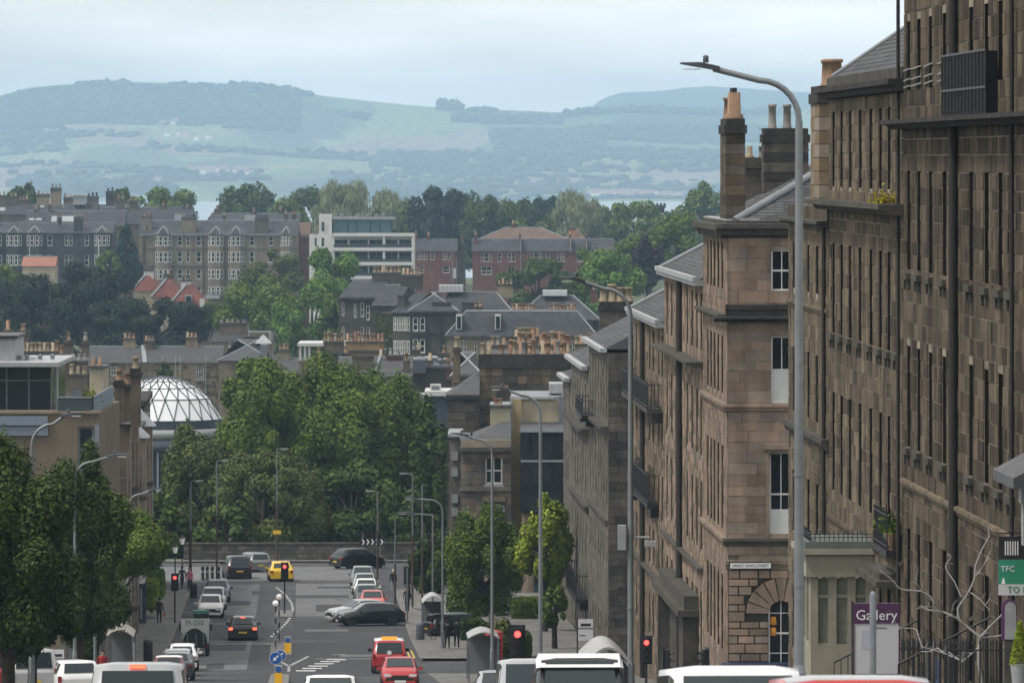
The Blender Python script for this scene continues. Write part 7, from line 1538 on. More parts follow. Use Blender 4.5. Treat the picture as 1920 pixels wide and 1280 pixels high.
# roadside wall of separate stones
wl_ = thing('roadside_wall', 'low rough stone wall closing the foot of the street', 'wall', S(480, -9.4, 0), ANG)
MB().box(0, 20.0, .06, .55, -.5, 1.34).build('core', m_joint_dark, wl_); rg = random.Random(77)
mw_ = [M('rubble_a', (.125, .112, .092), .95, .2, 1.5, col2=(.07, .064, .054), orand=.25), M('rubble_b', (.10, .092, .08), .95, .2, 1.5, col2=(.06, .055, .05), orand=.25)]
for x0, x1, z0, z1 in courses(20.0, -.1, 1.3, [], .34, rg, .5, 1.05): e = rg.uniform(0, .05); ob('stone', unit_stone(rg.choice(mw_)), wl_, (x0 + .015, -e, z0 + .015), 0, (x1 - x0 - .03, .1 + e, z1 - z0 - .03))
for i in range(18): ob('coping_stone', unit_stone(m_ledge), wl_, (i * 20 / 18 + .01, -.08, 1.345), 0, (20 / 18 - .02, .72, .16))
# bus shelters
def shelter(label, d, o, w_, l, h, m, arch=.45, wrapm=None):
    root = thing('bus_shelter', label, 'bus shelter', S(d, o, .12), ANG)
    n = 10; a = [(-w_ / 2 + w_ * i / n, h + arch * math.sin(math.pi * i / n)) for i in range(n + 1)]; b = [(x, z - .06) for x, z in reversed(a)]
    MB().ext(a + b, 1, -l / 2, l / 2).build('roof', m, root)
    for y in (-l / 2 + .05, l / 2 - .05):
        for x in (-w_ / 2 + .05, w_ / 2 - .05): MB().box(x - .035, x + .035, y - .035, y + .035, 0, h).build('post', m_greyp, root)
    gl = M('shelter_glass', (.16, .17, .17), .15, 0)
    MB().box(w_ / 2 - .06, w_ / 2 - .045, -l / 2 + .1, l / 2 - .1, .25, h - .15).build('glass_panel', gl, root); MB().box(-w_ / 2 + .1, w_ / 2 - .1, l / 2 - .06, l / 2 - .045, .25, h - .15).build('glass_panel', gl, root)
    MB().box(w_ / 2 - .5, w_ / 2 - .1, -l * .3, l * .3, .45, .5).build('bench', m_greyp, root)
    return root
shelter('white barrel-roofed bus shelter rising behind the white-roofed off-roader', 152, 7.95, 1.2, 3.6, 1.85, M('shelter_roof', (.30, .30, .30), .5, .1, 2), .42)
shelter('white-roofed bus shelter at the right kerb beside the round-topped lamp', 291, 9.15, 1.55, 3.4, 2.3, MATS['shelter_roof'], .3); shelter('arched bus shelter by the black hatchback on the right pavement', 372, 8.5, 1.35, 3.4, 2.15, M('shelter_grey', (.32, .33, .33), .5, 0), .45)
shelter('cream-roofed bus shelter on the left pavement below the clock', 297, -9.0, 1.4, 4.2, 2.35, M('shelter_cream', (.24, .23, .19), .5, .1, 2), .35); s2 = shelter('low shelter with a yellowish eave left of the cream-roofed one', 291, -10.7, 1.9, 3.2, 2.2, M('shelter_dull', (.22, .21, .15), .6, .1, 2), .06)
# waste container, bins, phone box, clock
bn = thing('rubbish_container', 'large dark rubbish container with a green lid on the left roadside', 'container', S(379, -6.3, .0), ANG); MB().add([(-.42, -.5, .1), (.42, -.5, .1), (.42, .5, .1), (-.42, .5, .1), (-.5, -.6, 1.15), (.5, -.6, 1.15), (.5, .6, 1.15), (-.5, .6, 1.15)], [(0, 1, 5, 4), (1, 2, 6, 5), (2, 3, 7, 6), (3, 0, 4, 7), (0, 3, 2, 1)]).build('body', plain('bin_dark', (.02, .024, .026), .6), bn)
MB().ext([(-.62, 1.155), (.62, 1.155), (.55, 1.32), (-.55, 1.36)], 0, -.53, .53).build('lid', plain('bin_green', (.025, .12, .08), .5), bn)
for x in (-.38, .38):
    for y in (-.4, .4): MB().cyl((x - .04, y, .07), (x + .04, y, .07), .07, n=8).build('castor', m_tyre, bn)
def binn(label, d, o, m, h=1.1):
    r = thing('litter_bin', label, 'bin', S(d, o, .12), ANG); MB().lathe([(.24, 0), (.27, .05), (.27, h * .8)], 12).build('body', m, r); MB().lathe([(.29, h * .8), (.29, h * .86), (.2, h), (0, h + .03)], 12).build('hood', m, r)
binn('dark litter bin on the left pavement behind the red signal', 418, -7.5, m_black); binn('black litter bin on the left pavement beside the works lorry', 335, -8.6, m_black, 1.2); binn('grey litter bin on the right pavement by the arched shelter', 366, 7.6, m_greyp)
pb = thing('phone_box', 'red telephone box on the right pavement behind the white-roofed shelter', 'phone box', S(304, 10.15, .12), ANG); mr = plain('phone_red', (.30, .018, .018), .4)
MB().box(-.42, .42, -.42, .42, 0, 2.2).build('frame', mr, pb); MB().lathe([(.5, 2.2), (.5, 2.3), (.3, 2.42), (0, 2.48)], 4).build('roof', mr, pb)
for i in range(3):
    for j in range(6): MB().box(-.36 + i * .25, -.36 + i * .25 + .2, -.43, -.421, .45 + j * .27, .45 + j * .27 + .22).build('pane', m_glass, pb)
ck = thing('street_clock', 'round white-faced clock on a blue column by the left pavement', 'clock', S(386, -10.35, .12), ANG); MB().box(-.3, .3, -.2, .2, 0, 2.6).build('column', plain('column_navy', (.02, .028, .06), .5), ck); MB().box(-.06, .06, -.23, -.201, .3, 2.3).build('pale_strip', m_leadpale, ck)
MB().cyl((0, -.1, 2.85), (0, .1, 2.85), .34, n=20).build('case', m_black, ck); fc = MB().cyl((0, -.12, 2.85), (0, -.101, 2.85), .3, n=20).build('face', m_inkw, ck); MB().box(-.02, .02, -.135, -.121, 2.85, 3.08).build('hand', m_ink, fc); MB().box(-.15, .0, -.135, -.121, 2.83, 2.87).build('hand', m_ink, fc)
def lantern(label, d, o, h):
    r = thing('heritage_lantern', label, 'lamp', S(d, o, .1), 0, 'old lanterns by the left hedge'); MB().lathe([(.12, 0), (.1, .3), (.05, .5), (.04, h)], 8).build('post', m_iron, r); MB().lathe([(.12, h), (.22, h + .45)], 6).build('glass', m_globe, r); MB().lathe([(.26, h + .45), (.1, h + .62), (0, h + .72)], 6).build('cap', m_iron, r)
lantern('left old lantern on a black post beyond the left signal', 432, -9.1, 2.6); lantern('right old lantern, slightly taller, beyond the left signal', 438, -8.7, 3.0)
for i, (lab, px) in enumerate((('leftmost black iron bollard left of the far off-roader', 380), ('second black iron bollard left of the far off-roader', 388.5), ('third black iron bollard from the left, by the far off-roader', 398), ('black iron bollard touching the far off-roader', 410))):
    X = (px - 960) / F * 446; r = thing('iron_bollard', lab, 'bollard', (X, 446, gz(446)), 0, 'iron bollards at the left corner'); MB().lathe([(.17, 0), (.15, .1), (.12, .15), (.11, .85), (.15, .9), (.13, 1.0), (.08, 1.1), (0, 1.14)], 10).build('shaft', m_iron, r); MB().lathe([(.125, .6), (.125, .72)], 10).build('band', m_leadpale, r)
bk = thing('bicycle', 'bicycle leaning by the arched bus shelter on the right', 'bicycle', S(366, 8.75, .12), ANG + .9)
for x in (-.52, .52):
    n = 18; pts = [(x + .33 * math.cos(2 * math.pi * i / n), 0, .34 + .33 * math.sin(2 * math.pi * i / n)) for i in range(n + 1)]; MB().tube(pts, .02, 5).build('wheel', m_tyre, bk)
MB().tube([(-.52, 0, .34), (-.15, 0, .85), (.4, 0, .85), (.52, 0, .34)], .018, 5).tube([(-.15, 0, .85), (.0, 0, .34), (.4, 0, .85)], .018, 5).build('frame', m_black, bk); MB().box(-.3, -.06, -.05, .05, .92, .97).build('saddle', m_trim, bk); MB().tube([(.4, -.25, 1.0), (.42, 0, 1.02), (.4, .25, 1.0)], .015, 5).build('handlebar', m_rim, bk)
# ------------------------------------------------------------------ shop and estate signs
def post_board(name, label, px, y0, y1, d, wpx, m, posth=True, rz=ANG):
    k = F / d; g = gz(d); z0, z1 = P(0, y1, d).z - g, P(0, y0, d).z - g
    r = thing(name, label, 'sign', ((px - 960) / F * d, d, g), rz); b = MB().box(-wpx / 2 / k, wpx / 2 / k, -.03, .0, z0, z1).build('board', m, r)
    if posth: MB().box(-wpx / 2 / k - .07, -wpx / 2 / k - .0, -.03, .04, -.2, z1 + .05).build('post', m_ledge, r)
    return r, b, k, z0, z1
m_board = plain('board_white', (.50, .50, .52), .6); m_pur = plain('gallery_purple', (.075, .022, .075), .6); m_grn = plain('agent_green', (.02, .22, .13), .6)
r, b, k, z0, z1 = post_board('gallery_board', 'tall white board with purple head reading Gallery, behind the black railings', 1643, 1130, 1262, 155, 84, m_board)
MB().box(-42 / k, 42 / k, -.045, -.031, z1 - 38 / k, z1).build('purple_head', m_pur, b); text('Gallery', 27 / k, m_inkw, b, (0, -.05, z1 - 23 / k), (math.pi / 2, 0, 0)); MB().box(-12 / k, 20 / k, -.036, -.031, z1 - 47 / k, z1 - 45.5 / k).build('print_line', m_ink, b); MB().box(-28 / k, -6 / k, -.036, -.031, z1 - 86 / k, z1 - 50 / k).build('print_panel', plain('print_grey', (.40, .42, .48), .6), b)
MB().box(-43 / k, -41.5 / k, -.05, .01, z0, z1).build('frame', m_pur, b); MB().box(41.5 / k, 43 / k, -.05, .01, z0, z1).build('frame', m_pur, b)
to = thing('to_let_board', 'black, green and white estate agent board reading TFC and TO LET at the right edge', 'sign', P(1898, 1120, 140)); k = F / 140
MB().box(-26 / k, 40 / k, -.03, 0, 72 / k, 115 / k).build('black_panel', m_black, to); gp = MB().box(-26 / k, 40 / k, -.03, 0, 26 / k, 71.5 / k).build('green_panel', m_grn, to); wp = MB().box(-26 / k, 40 / k, -.03, 0, 5 / k, 25.5 / k).build('white_panel', m_board, to)
for i in range(6): MB().box((-14 + i * 4.6) / k, (-12 + i * 4.6) / k, -.04, -.031, 80 / k, 106 / k).build('stroke', m_inkw, to)
text('TFC', 15 / k, m_inkw, gp, (-22 / k, -.036, 54 / k), (math.pi / 2, 0, 0), align='LEFT'); text('TO LET', 17 / k, m_grn, wp, (-10 / k, -.036, 15 / k), (math.pi / 2, 0, 0), align='LEFT'); MB().add([(-21 / k, -.036, 26 / k), (-13 / k, -.036, 26 / k), (-16 / k, -.036, 38 / k), (-18 / k, -.036, 38 / k)], [(0, 1, 2, 3)]).build('spire_mark', m_inkw, gp)
MB().tube([(-30 / k, 0, 121 / k), (42 / k, 0, 121 / k)], .018, 6).tube([(-12 / k, 0, 121 / k), (40 / k, 0, 140 / k)], .014, 6).build('bracket', m_iron, to); 
for a in (-20, 20): MB().tube([(a / k, -.01, 115 / k), (a / k, -.01, 121 / k)], .01, 5).build('hanger', m_iron, to)
ns_ = ob('street_nameplate', MB().box(gy(1366.5), gy(1447), -.16, -.125, gzz(1066), gzz(1052.5)).mesh('street_nameplate', m_iron), C.root, (C.L, 0, 0), math.pi / 2); pl_ = MB().box(gy(1368.5), gy(1445), -.168, -.161, gzz(1064.5), gzz(1054.5)).build('plate_face', m_platew, ns_)
text('GREAT KING STREET', .165, m_ink, ns_, ((gy(1368.5) + gy(1445)) / 2, -.172, gzz(1059.6)), (math.pi / 2, 0, 0))
fs_ = ob('shop_fascia', MB().box(gy(1352), gy(1480), -1.3, -.12, gzz(1275), gzz(1240)).mesh('shop_fascia', plain('fascia_navy', (.008, .018, .045), .5)), C.root, (C.L, 0, 0), math.pi / 2); text('ADAMS', .3, m_inkw, fs_, (gy(1420), -1.31, gzz(1256)), (math.pi / 2, 0, 0))
for px, (y0, y1), d, w_, lab in ((1098, (1160, 1200), 262, 28, 'white two-part agent board on a dark post in front of the grey terrace'), (109, (1217, 1255), 236, 22, 'white two-part agent board on a post before the left street trees')):
    r, b, k, z0, z1 = post_board('agent_board', lab, px, y0, y1, d, w_, m_board); MB().box(-w_ * .34 / k, w_ * .34 / k, -.04, -.031, z1 - 13 / k, z1 - 8 / k).build('print_bar', m_ink, b); MB().box(-w_ * .5 / k, w_ * .5 / k, -.04, -.031, z1 - 18 / k, z1 - 16.5 / k).build('print_rule', m_ink, b); MB().box(-w_ * .4 / k, 0, -.04, -.031, z1 - 31 / k, z1 - 29.5 / k).build('print_rule', m_ink, b)
sp_ = thing('sign_post', 'plain grey round-topped post standing in front of the gallery board', 'post', S(122, dpx(1640, 1) and ((1640 - 960) / F * 122 * CA + 122 * SA), .0), 0); MB().lathe([(.07, 0), (.07, 3.3), (.05, 3.38), (0, 3.4)], 10).build('shaft', m_galvd, sp_)
# ------------------------------------------------------------------ street front details on the nearest tenements
m_crm = M('porch_cream', (.30, .28, .22), .75, .1, 1.0, streak=.15)
xl = B.L - 9.6; dS = B.dfar - xl; kS = F / (S(dS, 17.9).y)
def bz(y): return -(y - YH) / kS
uS = lambda px: (dpx(px, 17.9)) and (17.9 - ((px - 960) / F * S(dS, 17.9).y * CA + dS * SA))   # metres out from the facade at that plane
out = 2.0; x1 = B.u(1640); x0 = x1 - 3.4
pr = MB().box(x0, x1, -out, -.04, -19, bz(1205)).build('porch', m_crm, B.root)
MB().box(x0 - .15, x1 + .15, -out - .15, -.04, bz(1078), bz(1038)).box(x0 - .3, x1 + .3, -out - .3, -.04, bz(1036), bz(1026)).build('entablature', m_crm, pr); MB().box(x0 - .2, x1 + .2, -out - .2, -.04, bz(1026), bz(1012)).build('lead_roof', M('lead_green', (.12, .14, .13), .6, .1, 2), pr)
for yy in (-out + .12, -out + .68, -.72, -.16):
    MB().box(x1 - .2, x1, yy - .12, yy + .12, bz(1205), bz(1078)).build('pilaster', m_crm, pr)
for ya, yb in ((-out + .25, -out + .55), (-out + .82, -.86), (-.58, -.3)):
    MB().box(x1 - .14, x1 - .1, ya, yb, bz(1203), bz(1082)).build('pane', M('curtain_glass', (.17, .18, .14), .25, .15, 3), pr); MB().box(x1 - .1, x1 - .06, ya, yb, bz(1118), bz(1112)).build('sash_bar', m_crm, pr)
for xx in (x0 + .15, (x0 + x1) / 2, x1 - .5): MB().box(xx - .12, xx + .12, -out, -out + .2, bz(1205), bz(1078)).build('pilaster', m_crm, pr)
railing(pr, [(x0, -out, bz(1012)), (x1, -out, bz(1012)), (x1, -.1, bz(1012))], .34, .14, spikes=False, r=.012)
# iron balcony with planters at the near end of B
ub0, ub1 = B.u(1668), B.u(1693); zb1 = B.z(1030, 1690); bl = MB().box(ub0, ub1, -.5, -.04, zb1 - .2, zb1).build('balcony', m_iron, B.root); railing(bl, [(ub0, -.1, zb1), (ub0, -.47, zb1), (ub1, -.47, zb1), (ub1, -.1, zb1)], 1.15, .15, spikes=False)
for i, (u_, m, lab) in enumerate(((ub1 - .8, plain('pot_green', (.03, .16, .11), .4), 'green-glazed planter on the iron balcony behind the gallery board'), (ub1 - .25, m_pot, 'terracotta planter at the near end of the iron balcony'))):
    pt = B.root.matrix_basis @ Vector((u_, -.27, zb1)); q_ = thing('planter', lab, 'planter', pt); MB().lathe([(.16, 0), (.25, .45), (.27, .5), (.2, .5), (0, .42)], 12).build('pot', m, q_); tuft(q_, 0, 0, .5, .4, 90, LEAF['mid'], 'foliage', i)
zz_ = B.z(1080, 1660); MB().box(B.u(1650), B.u(1690), -.75, -.04, zz_, zz_ + .18).box(B.u(1655), B.u(1686), -.6, -.04, zz_ + .183, zz_ + .36).build('scroll_pediment', m_ledge, B.root)
# door pediment and white door case at the right edge
ud = A.u(1962); zd = A.z(905, 1962); dc_ = MB().add([(ud - 1.6, -1.1, zd), (ud + 2.5, -1.1, zd), (ud + 2.5, -.04, zd), (ud - 1.6, -.04, zd), (ud - 1.6, -1.1, zd + .25), (ud + 2.5, -1.1, zd + .25), (ud + 2.5, -.04, zd + .8), (ud - 1.6, -.04, zd + .8)], [(0, 3, 2, 1), (4, 5, 6, 7), (0, 1, 5, 4), (1, 2, 6, 5), (2, 3, 7, 6), (3, 0, 4, 7)]).build('pediment', M('pediment_lead', (.10, .10, .105), .6, .15, 2), A.root)
MB().box(ud + 1.2, ud + 1.5, -.75, -.04, zd - 1.4, zd - .05).build('white_panel', m_leadpale, dc_); MB().box(ud + 1.0, ud + 1.6, -.8, -.04, zd - .4, zd - .003).build('white_capital', m_leadpale, dc_)
dw = thing('white_doorway', 'white arched door case with dark purple edge below the agent board', 'doorway', P(1892, 1200, 138)); k = F / 138; n = 10
arc = [(-14 / k, 0), (14 / k, 0)] + [(14 / k * math.cos(math.pi * i / n), 62 / k + 16 / k * math.sin(math.pi * i / n)) for i in range(n + 1)]
MB().ext(arc, 1, 0, .08).build('door_case', m_pur, dw); arc2 = [(-8 / k, 2 / k), (13 / k, 2 / k)] + [(2.5 / k + 10.5 / k * math.cos(math.pi * i / n), 60 / k + 12 / k * math.sin(math.pi * i / n)) for i in range(n + 1)]; MB().ext(arc2, 1, -.02, -.002).build('door', m_leadpale, dw); MB().box(-8 / k, 13 / k, .0, .3, -1.6, 1.9 / k).build('step', m_ledge, dw)
tp = thing('topiary', 'yellow-green conical topiary in a pale tub at the right edge', 'plant', P(1912, 1245, 136)); k = F / 136; MB().lathe([(.16, -.6), (.22, 0)], 10).build('tub', m_leadpale, tp)
rgn = np.random.default_rng(3); n = 900; h = rgn.uniform(0, 1, n) ** .8; a = rgn.uniform(0, 6.28, n); rr = .2 * (1 - h) + .03; pos = np.stack([np.cos(a) * rr, np.sin(a) * rr, h * 80 / k], 1); t_ = rgn.normal(size=(n, 3)); t_ /= np.linalg.norm(t_, axis=1)[:, None]; b_ = np.cross(t_, rgn.normal(size=(n, 3))); b_ /= np.linalg.norm(b_, axis=1)[:, None]
ob('foliage', npmesh('foliage', np.stack([pos - t_ * .04, pos + b_ * .03, pos + t_ * .04, pos - b_ * .03], 1).reshape(-1, 3), np.arange(4 * n).reshape(-1, 4), LEAF['lime']), tp)
# railings and steps along the right pavement: each run closes the landing in front of a door
for i, (d0, o0, o1, lift, lab) in enumerate(((183.5, 15.7, 17.7, 1.1, 'black spiked railings in front of the cream porch window'), (164, 15.6, 17.7, 1.0, 'black spiked railings between the gallery board and the bare tree'), (155, 15.8, 17.7, .95, 'black spiked railings behind the left boughs of the bare tree'), (148, 15.7, 17.7, .95, 'black spiked railings behind the trunk of the bare tree'), (139.5, 15.5, 17.7, .95, 'nearest black spiked railings below the agent board at the right edge'))):
    r = thing('railing', lab, 'railings', S(d0, o0, .12), 0); p0 = r.location; n = 15
    for j in range(n):
        q_ = S(d0, o0 + (o1 - o0) * j / (n - 1), .12 + lift) - p0; mb = MB().box(q_.x - .017, q_.x + .017, q_.y - .017, q_.y + .017, q_.z, q_.z + 1.25)
        mb.add([(q_.x - .035, q_.y - .035, q_.z + 1.25), (q_.x + .035, q_.y - .035, q_.z + 1.25), (q_.x + .035, q_.y + .035, q_.z + 1.25), (q_.x - .035, q_.y + .035, q_.z + 1.25), (q_.x, q_.y, q_.z + 1.42)], [(0, 1, 4), (1, 2, 4), (2, 3, 4), (3, 0, 4)]); mb.build('bar', m_iron, r)
    for zz in (.14, 1.1): MB().tube([S(d0, o0, .12 + lift + zz) - p0, S(d0, o1, .12 + lift + zz) - p0], .024, 4).build('rail', m_iron, r)
    a, b = S(d0, o0, 0) - p0, S(d0, o1, 0) - p0
    MB().box(a.x - .1, b.x + .1, a.y - .15, a.y + 1.2, -.4, .11 + lift).build('landing', m_ledge, r)
for i, (d, lab) in enumerate(((168, 'iron stair rail climbing to the door left of the bare tree'), (150, 'iron stair rail climbing to the door right of the bare tree'))):
    r = thing('stair_rail', lab, 'stair rail', S(d, 15.4, .9), ANG); mb = MB().tube([(0, 0, .9), (2.4, 0, 2.1)], .03, 5)
    for j in range(12): x = j * .2; mb.box(x - .012, x + .012, -.012, .012, 0 + j * .1, .9 + x * .5)
    struct(mb.build('bars', m_iron, r), 'stuff'); st_ = MB()
    for j in range(8): st_.box(j * .3, 2.6, -.6, .6, -.9 + j * .15, -.9 + (j + 1) * .15 - .004)
    st_.build('steps', m_ledge, r)
# the bare pale tree
m_pale = M('pale_branch', (.33, .32, .31), .8, .15, 3)
bt_ = thing('bare_tree', 'leafless pale twisting tree in front of the right-hand basement railings', 'tree', (lambda p: Vector((p.x, p.y, gz(146))))(P(1838, 1300, 146))); kb = F / 146; bx, bzv = 1838, gz(146)
def bp(px, py, dy=0.0): return Vector(((px - bx) / kb, dy, P(px, py, 146).z - bzv))
BR = [('trunk', [(1836, 1400), (1842, 1290), (1836, 1240), (1838, 1194)], .055, .04, 0), ('branch', [(1838, 1194), (1818, 1178), (1796, 1160), (1770, 1148), (1740, 1144), (1728, 1136)], .034, .016, .3), ('branch', [(1838, 1194), (1860, 1170), (1888, 1140), (1900, 1122), (1905, 1110)], .03, .012, -.3),
      ('branch', [(1838, 1194), (1870, 1192), (1900, 1178), (1918, 1150)], .026, .012, -.2), ('branch', [(1800, 1162), (1796, 1140), (1812, 1118), (1828, 1085), (1830, 1060), (1845, 1025), (1856, 1006), (1853, 990)], .026, .012, .2), ('branch', [(1828, 1080), (1846, 1060), (1862, 1030)], .016, .009, .4),
      ('branch', [(1796, 1160), (1784, 1150), (1786, 1132), (1792, 1122)], .016, .008, -.4), ('branch', [(1802, 1118), (1790, 1090), (1776, 1070), (1776, 1058), (1786, 1045), (1779, 1042)], .016, .008, .5), ('branch', [(1770, 1148), (1746, 1136), (1730, 1136), (1716, 1138)], .018, .01, -.5),
      ('branch', [(1752, 1130), (1744, 1118), (1728, 1108), (1700, 1106), (1686, 1102), (1676, 1090), (1662, 1078), (1648, 1068)], .022, .008, .1), ('branch', [(1728, 1108), (1718, 1090), (1718, 1076)], .012, .006, -.2), ('branch', [(1888, 1140), (1896, 1150), (1908, 1140), (1916, 1120)], .014, .008, .3),
      ('branch', [(1770, 1225), (1760, 1216), (1748, 1222), (1734, 1224)], .014, .008, .6), ('branch', [(1806, 1240), (1790, 1230), (1776, 1222), (1766, 1226)], .016, .009, .5), ('branch', [(1838, 1210), (1820, 1228), (1806, 1240), (1798, 1236)], .022, .012, .4), ('branch', [(1730, 1215), (1722, 1190), (1718, 1180), (1690, 1180), (1680, 1182)], .013, .007, .7), ('branch', [(1798, 1236), (1770, 1225), (1730, 1215)], .018, .010, .6), ('branch', [(1820, 1110), (1836, 1122), (1852, 1140)], .012, .006, -.6), ('branch', [(1812, 1118), (1808, 1150), (1824, 1168)], .012, .006, .7)]
for nm, pts, ra, rb, yy in BR:
    n = len(pts); P_ = [bp(x, y, yy * (i / max(1, n - 1)) if nm == 'branch' else 0) for i, (x, y) in enumerate(pts)]
    sm = []
    for i in range(n - 1):
        for t in (0, .5): q0, q1, q2, q3 = P_[max(i - 1, 0)], P_[i], P_[i + 1], P_[min(i + 2, n - 1)]; sm.append(.5 * ((2 * q1) + (q2 - q0) * t + (2 * q0 - 5 * q1 + 4 * q2 - q3) * t * t + (3 * q1 - q0 - 3 * q2 + q3) * t ** 3))
    sm.append(P_[-1]); MB().tube(sm, [1.12 * (ra + (rb - ra) * i / (len(sm) - 1)) for i in range(len(sm))], 6).build(nm, m_pale, bt_)
rgt = random.Random(8)
for nm, pts, ra, rb, yy in BR[1:]:
    for _ in range(3):
        i = rgt.randrange(len(pts) - 1); t = rgt.random(); x, y = pts[i][0] * (1 - t) + pts[i + 1][0] * t, pts[i][1] * (1 - t) + pts[i + 1][1] * t
        a = bp(x, y, yy * t * .8); dx, dz = rgt.uniform(-.22, .22), rgt.uniform(-.05, .3)
        MB().tube([a, a + Vector((dx * .6, rgt.uniform(-.1, .1), dz * .5)), a + Vector((dx * .9, rgt.uniform(-.15, .15), dz * 1.1))], [.011, .008, .004], 5).build('twig', m_pale, bt_)
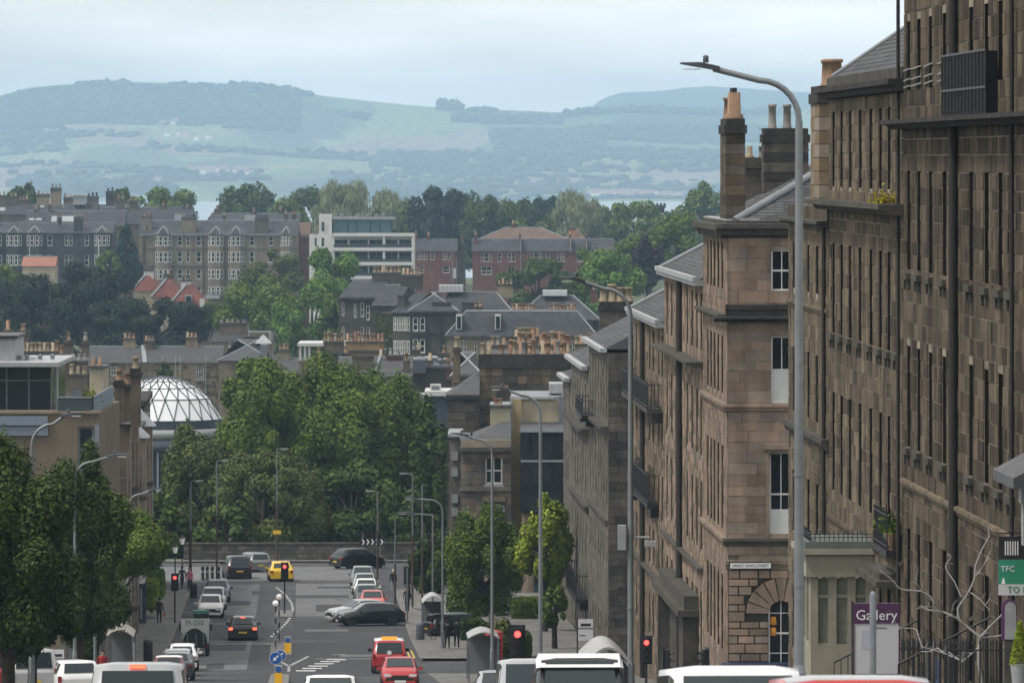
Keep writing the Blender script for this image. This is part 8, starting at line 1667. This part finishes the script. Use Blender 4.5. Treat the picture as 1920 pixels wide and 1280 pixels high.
# ------------------------------------------------------------------ people
SK = {}
def person(label, d, o, facing, top, legs, pose='walk', h=1.72, hair=(.03, .02, .015), skin=(.42, .27, .2), bag=None, scarf=None):
    root = thing('person', label, 'person', S(d, o, .12), facing); s = h / 1.75
    V, E, R = [], [], []
    def v(x, y, z, r, r2=None, p=None):
        V.append((x * s, y * s, z * s)); R.append((r * s, (r2 or r) * s)); i = len(V) - 1
        if p is not None: E.append((p, i))
        return i
    st = .26 if pose == 'walk' else .05
    pel = v(0, 0, .95, .15, .11); waist = v(0, 0, 1.1, .135, .1, pel); ch = v(0, .01, 1.3, .17, .115, waist); sh = v(0, 0, 1.43, .12, .09, ch); nk = v(0, .01, 1.51, .055, None, sh); hd0 = v(0, .025, 1.6, .082, .09, nk); hd1 = v(0, .02, 1.70, .075, .085, hd0)
    nose = v(0, .125, 1.625, .014, None, hd0)
    for sg in (-1, 1):
        f = st * sg
        hip = v(sg * .095, 0, .88, .098, .1, pel); kn = v(sg * .1, f * .55 + .03, .49, .062, None, hip); an = v(sg * .1, f * .9 - (.06 if f < 0 else 0), .1 + (.05 if f < 0 else 0), .042, None, kn); v(sg * .11, f * .9 + .13, .045 + (.03 if f < 0 else 0), .038, .03, an)
        so_ = v(sg * .185, 0, 1.40, .062, None, sh)
        if pose == 'carry': el = v(sg * .23, .06, 1.13, .046, None, so_); wr = v(sg * .17, .30, 1.08, .032, None, el); hx, hy, hz = sg * .165, .39, 1.08; dirv = (0, 1, 0)
        else: el = v(sg * .235, -f * .35 - .02, 1.14, .046, None, so_); wr = v(sg * .245, -f * .7 + .06, .90, .032, None, el); hx, hy, hz = sg * .245, -f * .75 + .08, .82; dirv = (0, .15, -1)
        palm = v(hx, hy, hz, .034, .02, wr)
        for k in range(4):
            ox = (k - 1.5) * .018; a = v(hx + (ox if pose == 'carry' else 0), hy + (dirv[1] * .05 if pose == 'carry' else ox), hz + (-.01 if pose == 'carry' else -.05), .0095, None, palm); L_ = (.035, .045, .04, .03)[k]
            v(hx + (ox if pose == 'carry' else -sg * .012), hy + (dirv[1] * .05 + L_ if pose == 'carry' else ox), hz + (-.025 if pose == 'carry' else -.05 - L_), .008, None, a)
        v(hx - sg * .035, hy + .03, hz - .01, .009, None, palm)
    me = bpy.data.meshes.new('body'); me.from_pydata(V, E, []); o_b = bpy.data.objects.new('body', me); COL.objects.link(o_b)
    sm = o_b.modifiers.new('skin', 'SKIN'); sk = me.skin_vertices[0].data
    for i, r_ in enumerate(R): sk[i].radius = r_
    sk[0].use_root = True
    su = o_b.modifiers.new('sub', 'SUBSURF'); su.levels = 1
    dg = bpy.context.evaluated_depsgraph_get(); m2 = bpy.data.meshes.new_from_object(o_b.evaluated_get(dg)); bpy.data.objects.remove(o_b)
    def mt(n, c): return M(n + '_%02x%02x%02x' % tuple(int(min(x, .99) * 255) for x in c), c, .85, .1, 9)
    ms = [mt('skin', skin), mt('top', top), mt('trousers', legs), plain('shoe', (.015, .013, .012), .6)]
    m2.materials.clear(); [m2.materials.append(x) for x in ms]
    for p in m2.polygons:
        c = p.center / s; p.use_smooth = True
        hand = (c.z < .91 and abs(c.x) > .19) or (pose == 'carry' and c.y > .3 and c.z > .9)
        p.material_index = 0 if (c.z > 1.485 or hand) else (1 if c.z > .90 or (abs(c.x) > .19 and c.z > .8) else (2 if c.z > .10 else 3))
    ob('body', m2, root)
    hm = MB().lathe([(.0, .125), (.05, .115), (.085, .06), (.098, .0), (.095, -.05), (.07, -.085)], 12); hr = hm.build('hair', mt('hair', hair), root, (0, -.012 * s, 1.665 * s)); hr.scale = (s, s * 1.08, s)
    for sg in (-1, 1):
        MB().lathe([(0, -.011), (.011, 0), (0, .011)], 6, c=(sg * .032 * s, .098 * s, 1.645 * s)).build('eye', m_ink, root); MB().box(sg * .086 * s - .012, sg * .086 * s + .012, -.01, .03, 1.60 * s, 1.66 * s).build('ear', ms[0], root)
    MB().box(-.025 * s, .025 * s, .098 * s, .112 * s, 1.575 * s, 1.583 * s).build('mouth', plain('lip', (.25, .1, .09), .6), root)
    if bag: bg_ = thing('bag', bag[0], 'bag', S(d, o, .12) + Matrix.Rotation(facing, 3, 'Z') @ Vector((.33, .05, .5)), facing); MB().box(-.05, .05, -.16, .16, 0, .32).build('pouch', plain('bag_%s' % bag[2], bag[1], .6), bg_); MB().tube([(0, -.1, .32), (0, -.07, .45), (0, .07, .45), (0, .1, .32)], .012, 5).build('strap', m_trim, bg_)
    return root
person('person in black walking away on the left pavement past the clock', 385, -9.15, UP, (.015, .015, .018), (.02, .02, .024), bag=('orange-red bag carried by the walker in black', (.30, .05, .03), 'red'))
person('person in dark blue near the old lanterns on the left', 430, -8.55, UP + .4, (.02, .03, .06), (.03, .035, .05))
person('person in a pink top near the bin on the far left pavement', 427, -7.95, DN, (.45, .12, .2), (.03, .03, .04), hair=(.12, .07, .03))
person('fair-haired person in a dark coat and pale jeans on the right pavement', 424, 6.85, UP, (.016, .016, .022), (.16, .20, .25), hair=(.5, .42, .28))
person('person in a black coat walking beside the right-hand posts', 399, 7.4, DN, (.018, .018, .02), (.018, .02, .028))
person('person in grey just behind the fair-haired one', 414, 7.75, DN, (.06, .06, .07), (.03, .03, .04))
person('person in a dark red jacket farthest along the right pavement', 432, 8.4, DN, (.22, .02, .04), (.25, .26, .27))
person('person in black loading the estate with the raised tailgate, left one', 351, 8.9, UP - .6, (.012, .012, .014), (.012, .012, .014), 'carry')
person('person in black loading the estate with the raised tailgate, right one', 352, 9.5, UP - .2, (.02, .02, .024), (.014, .014, .018), 'carry', h=1.8)
person('person in a red jacket standing beside the left bus shelters', 262, -8.75, DN, (.28, .03, .03), (.02, .02, .03), 'stand')
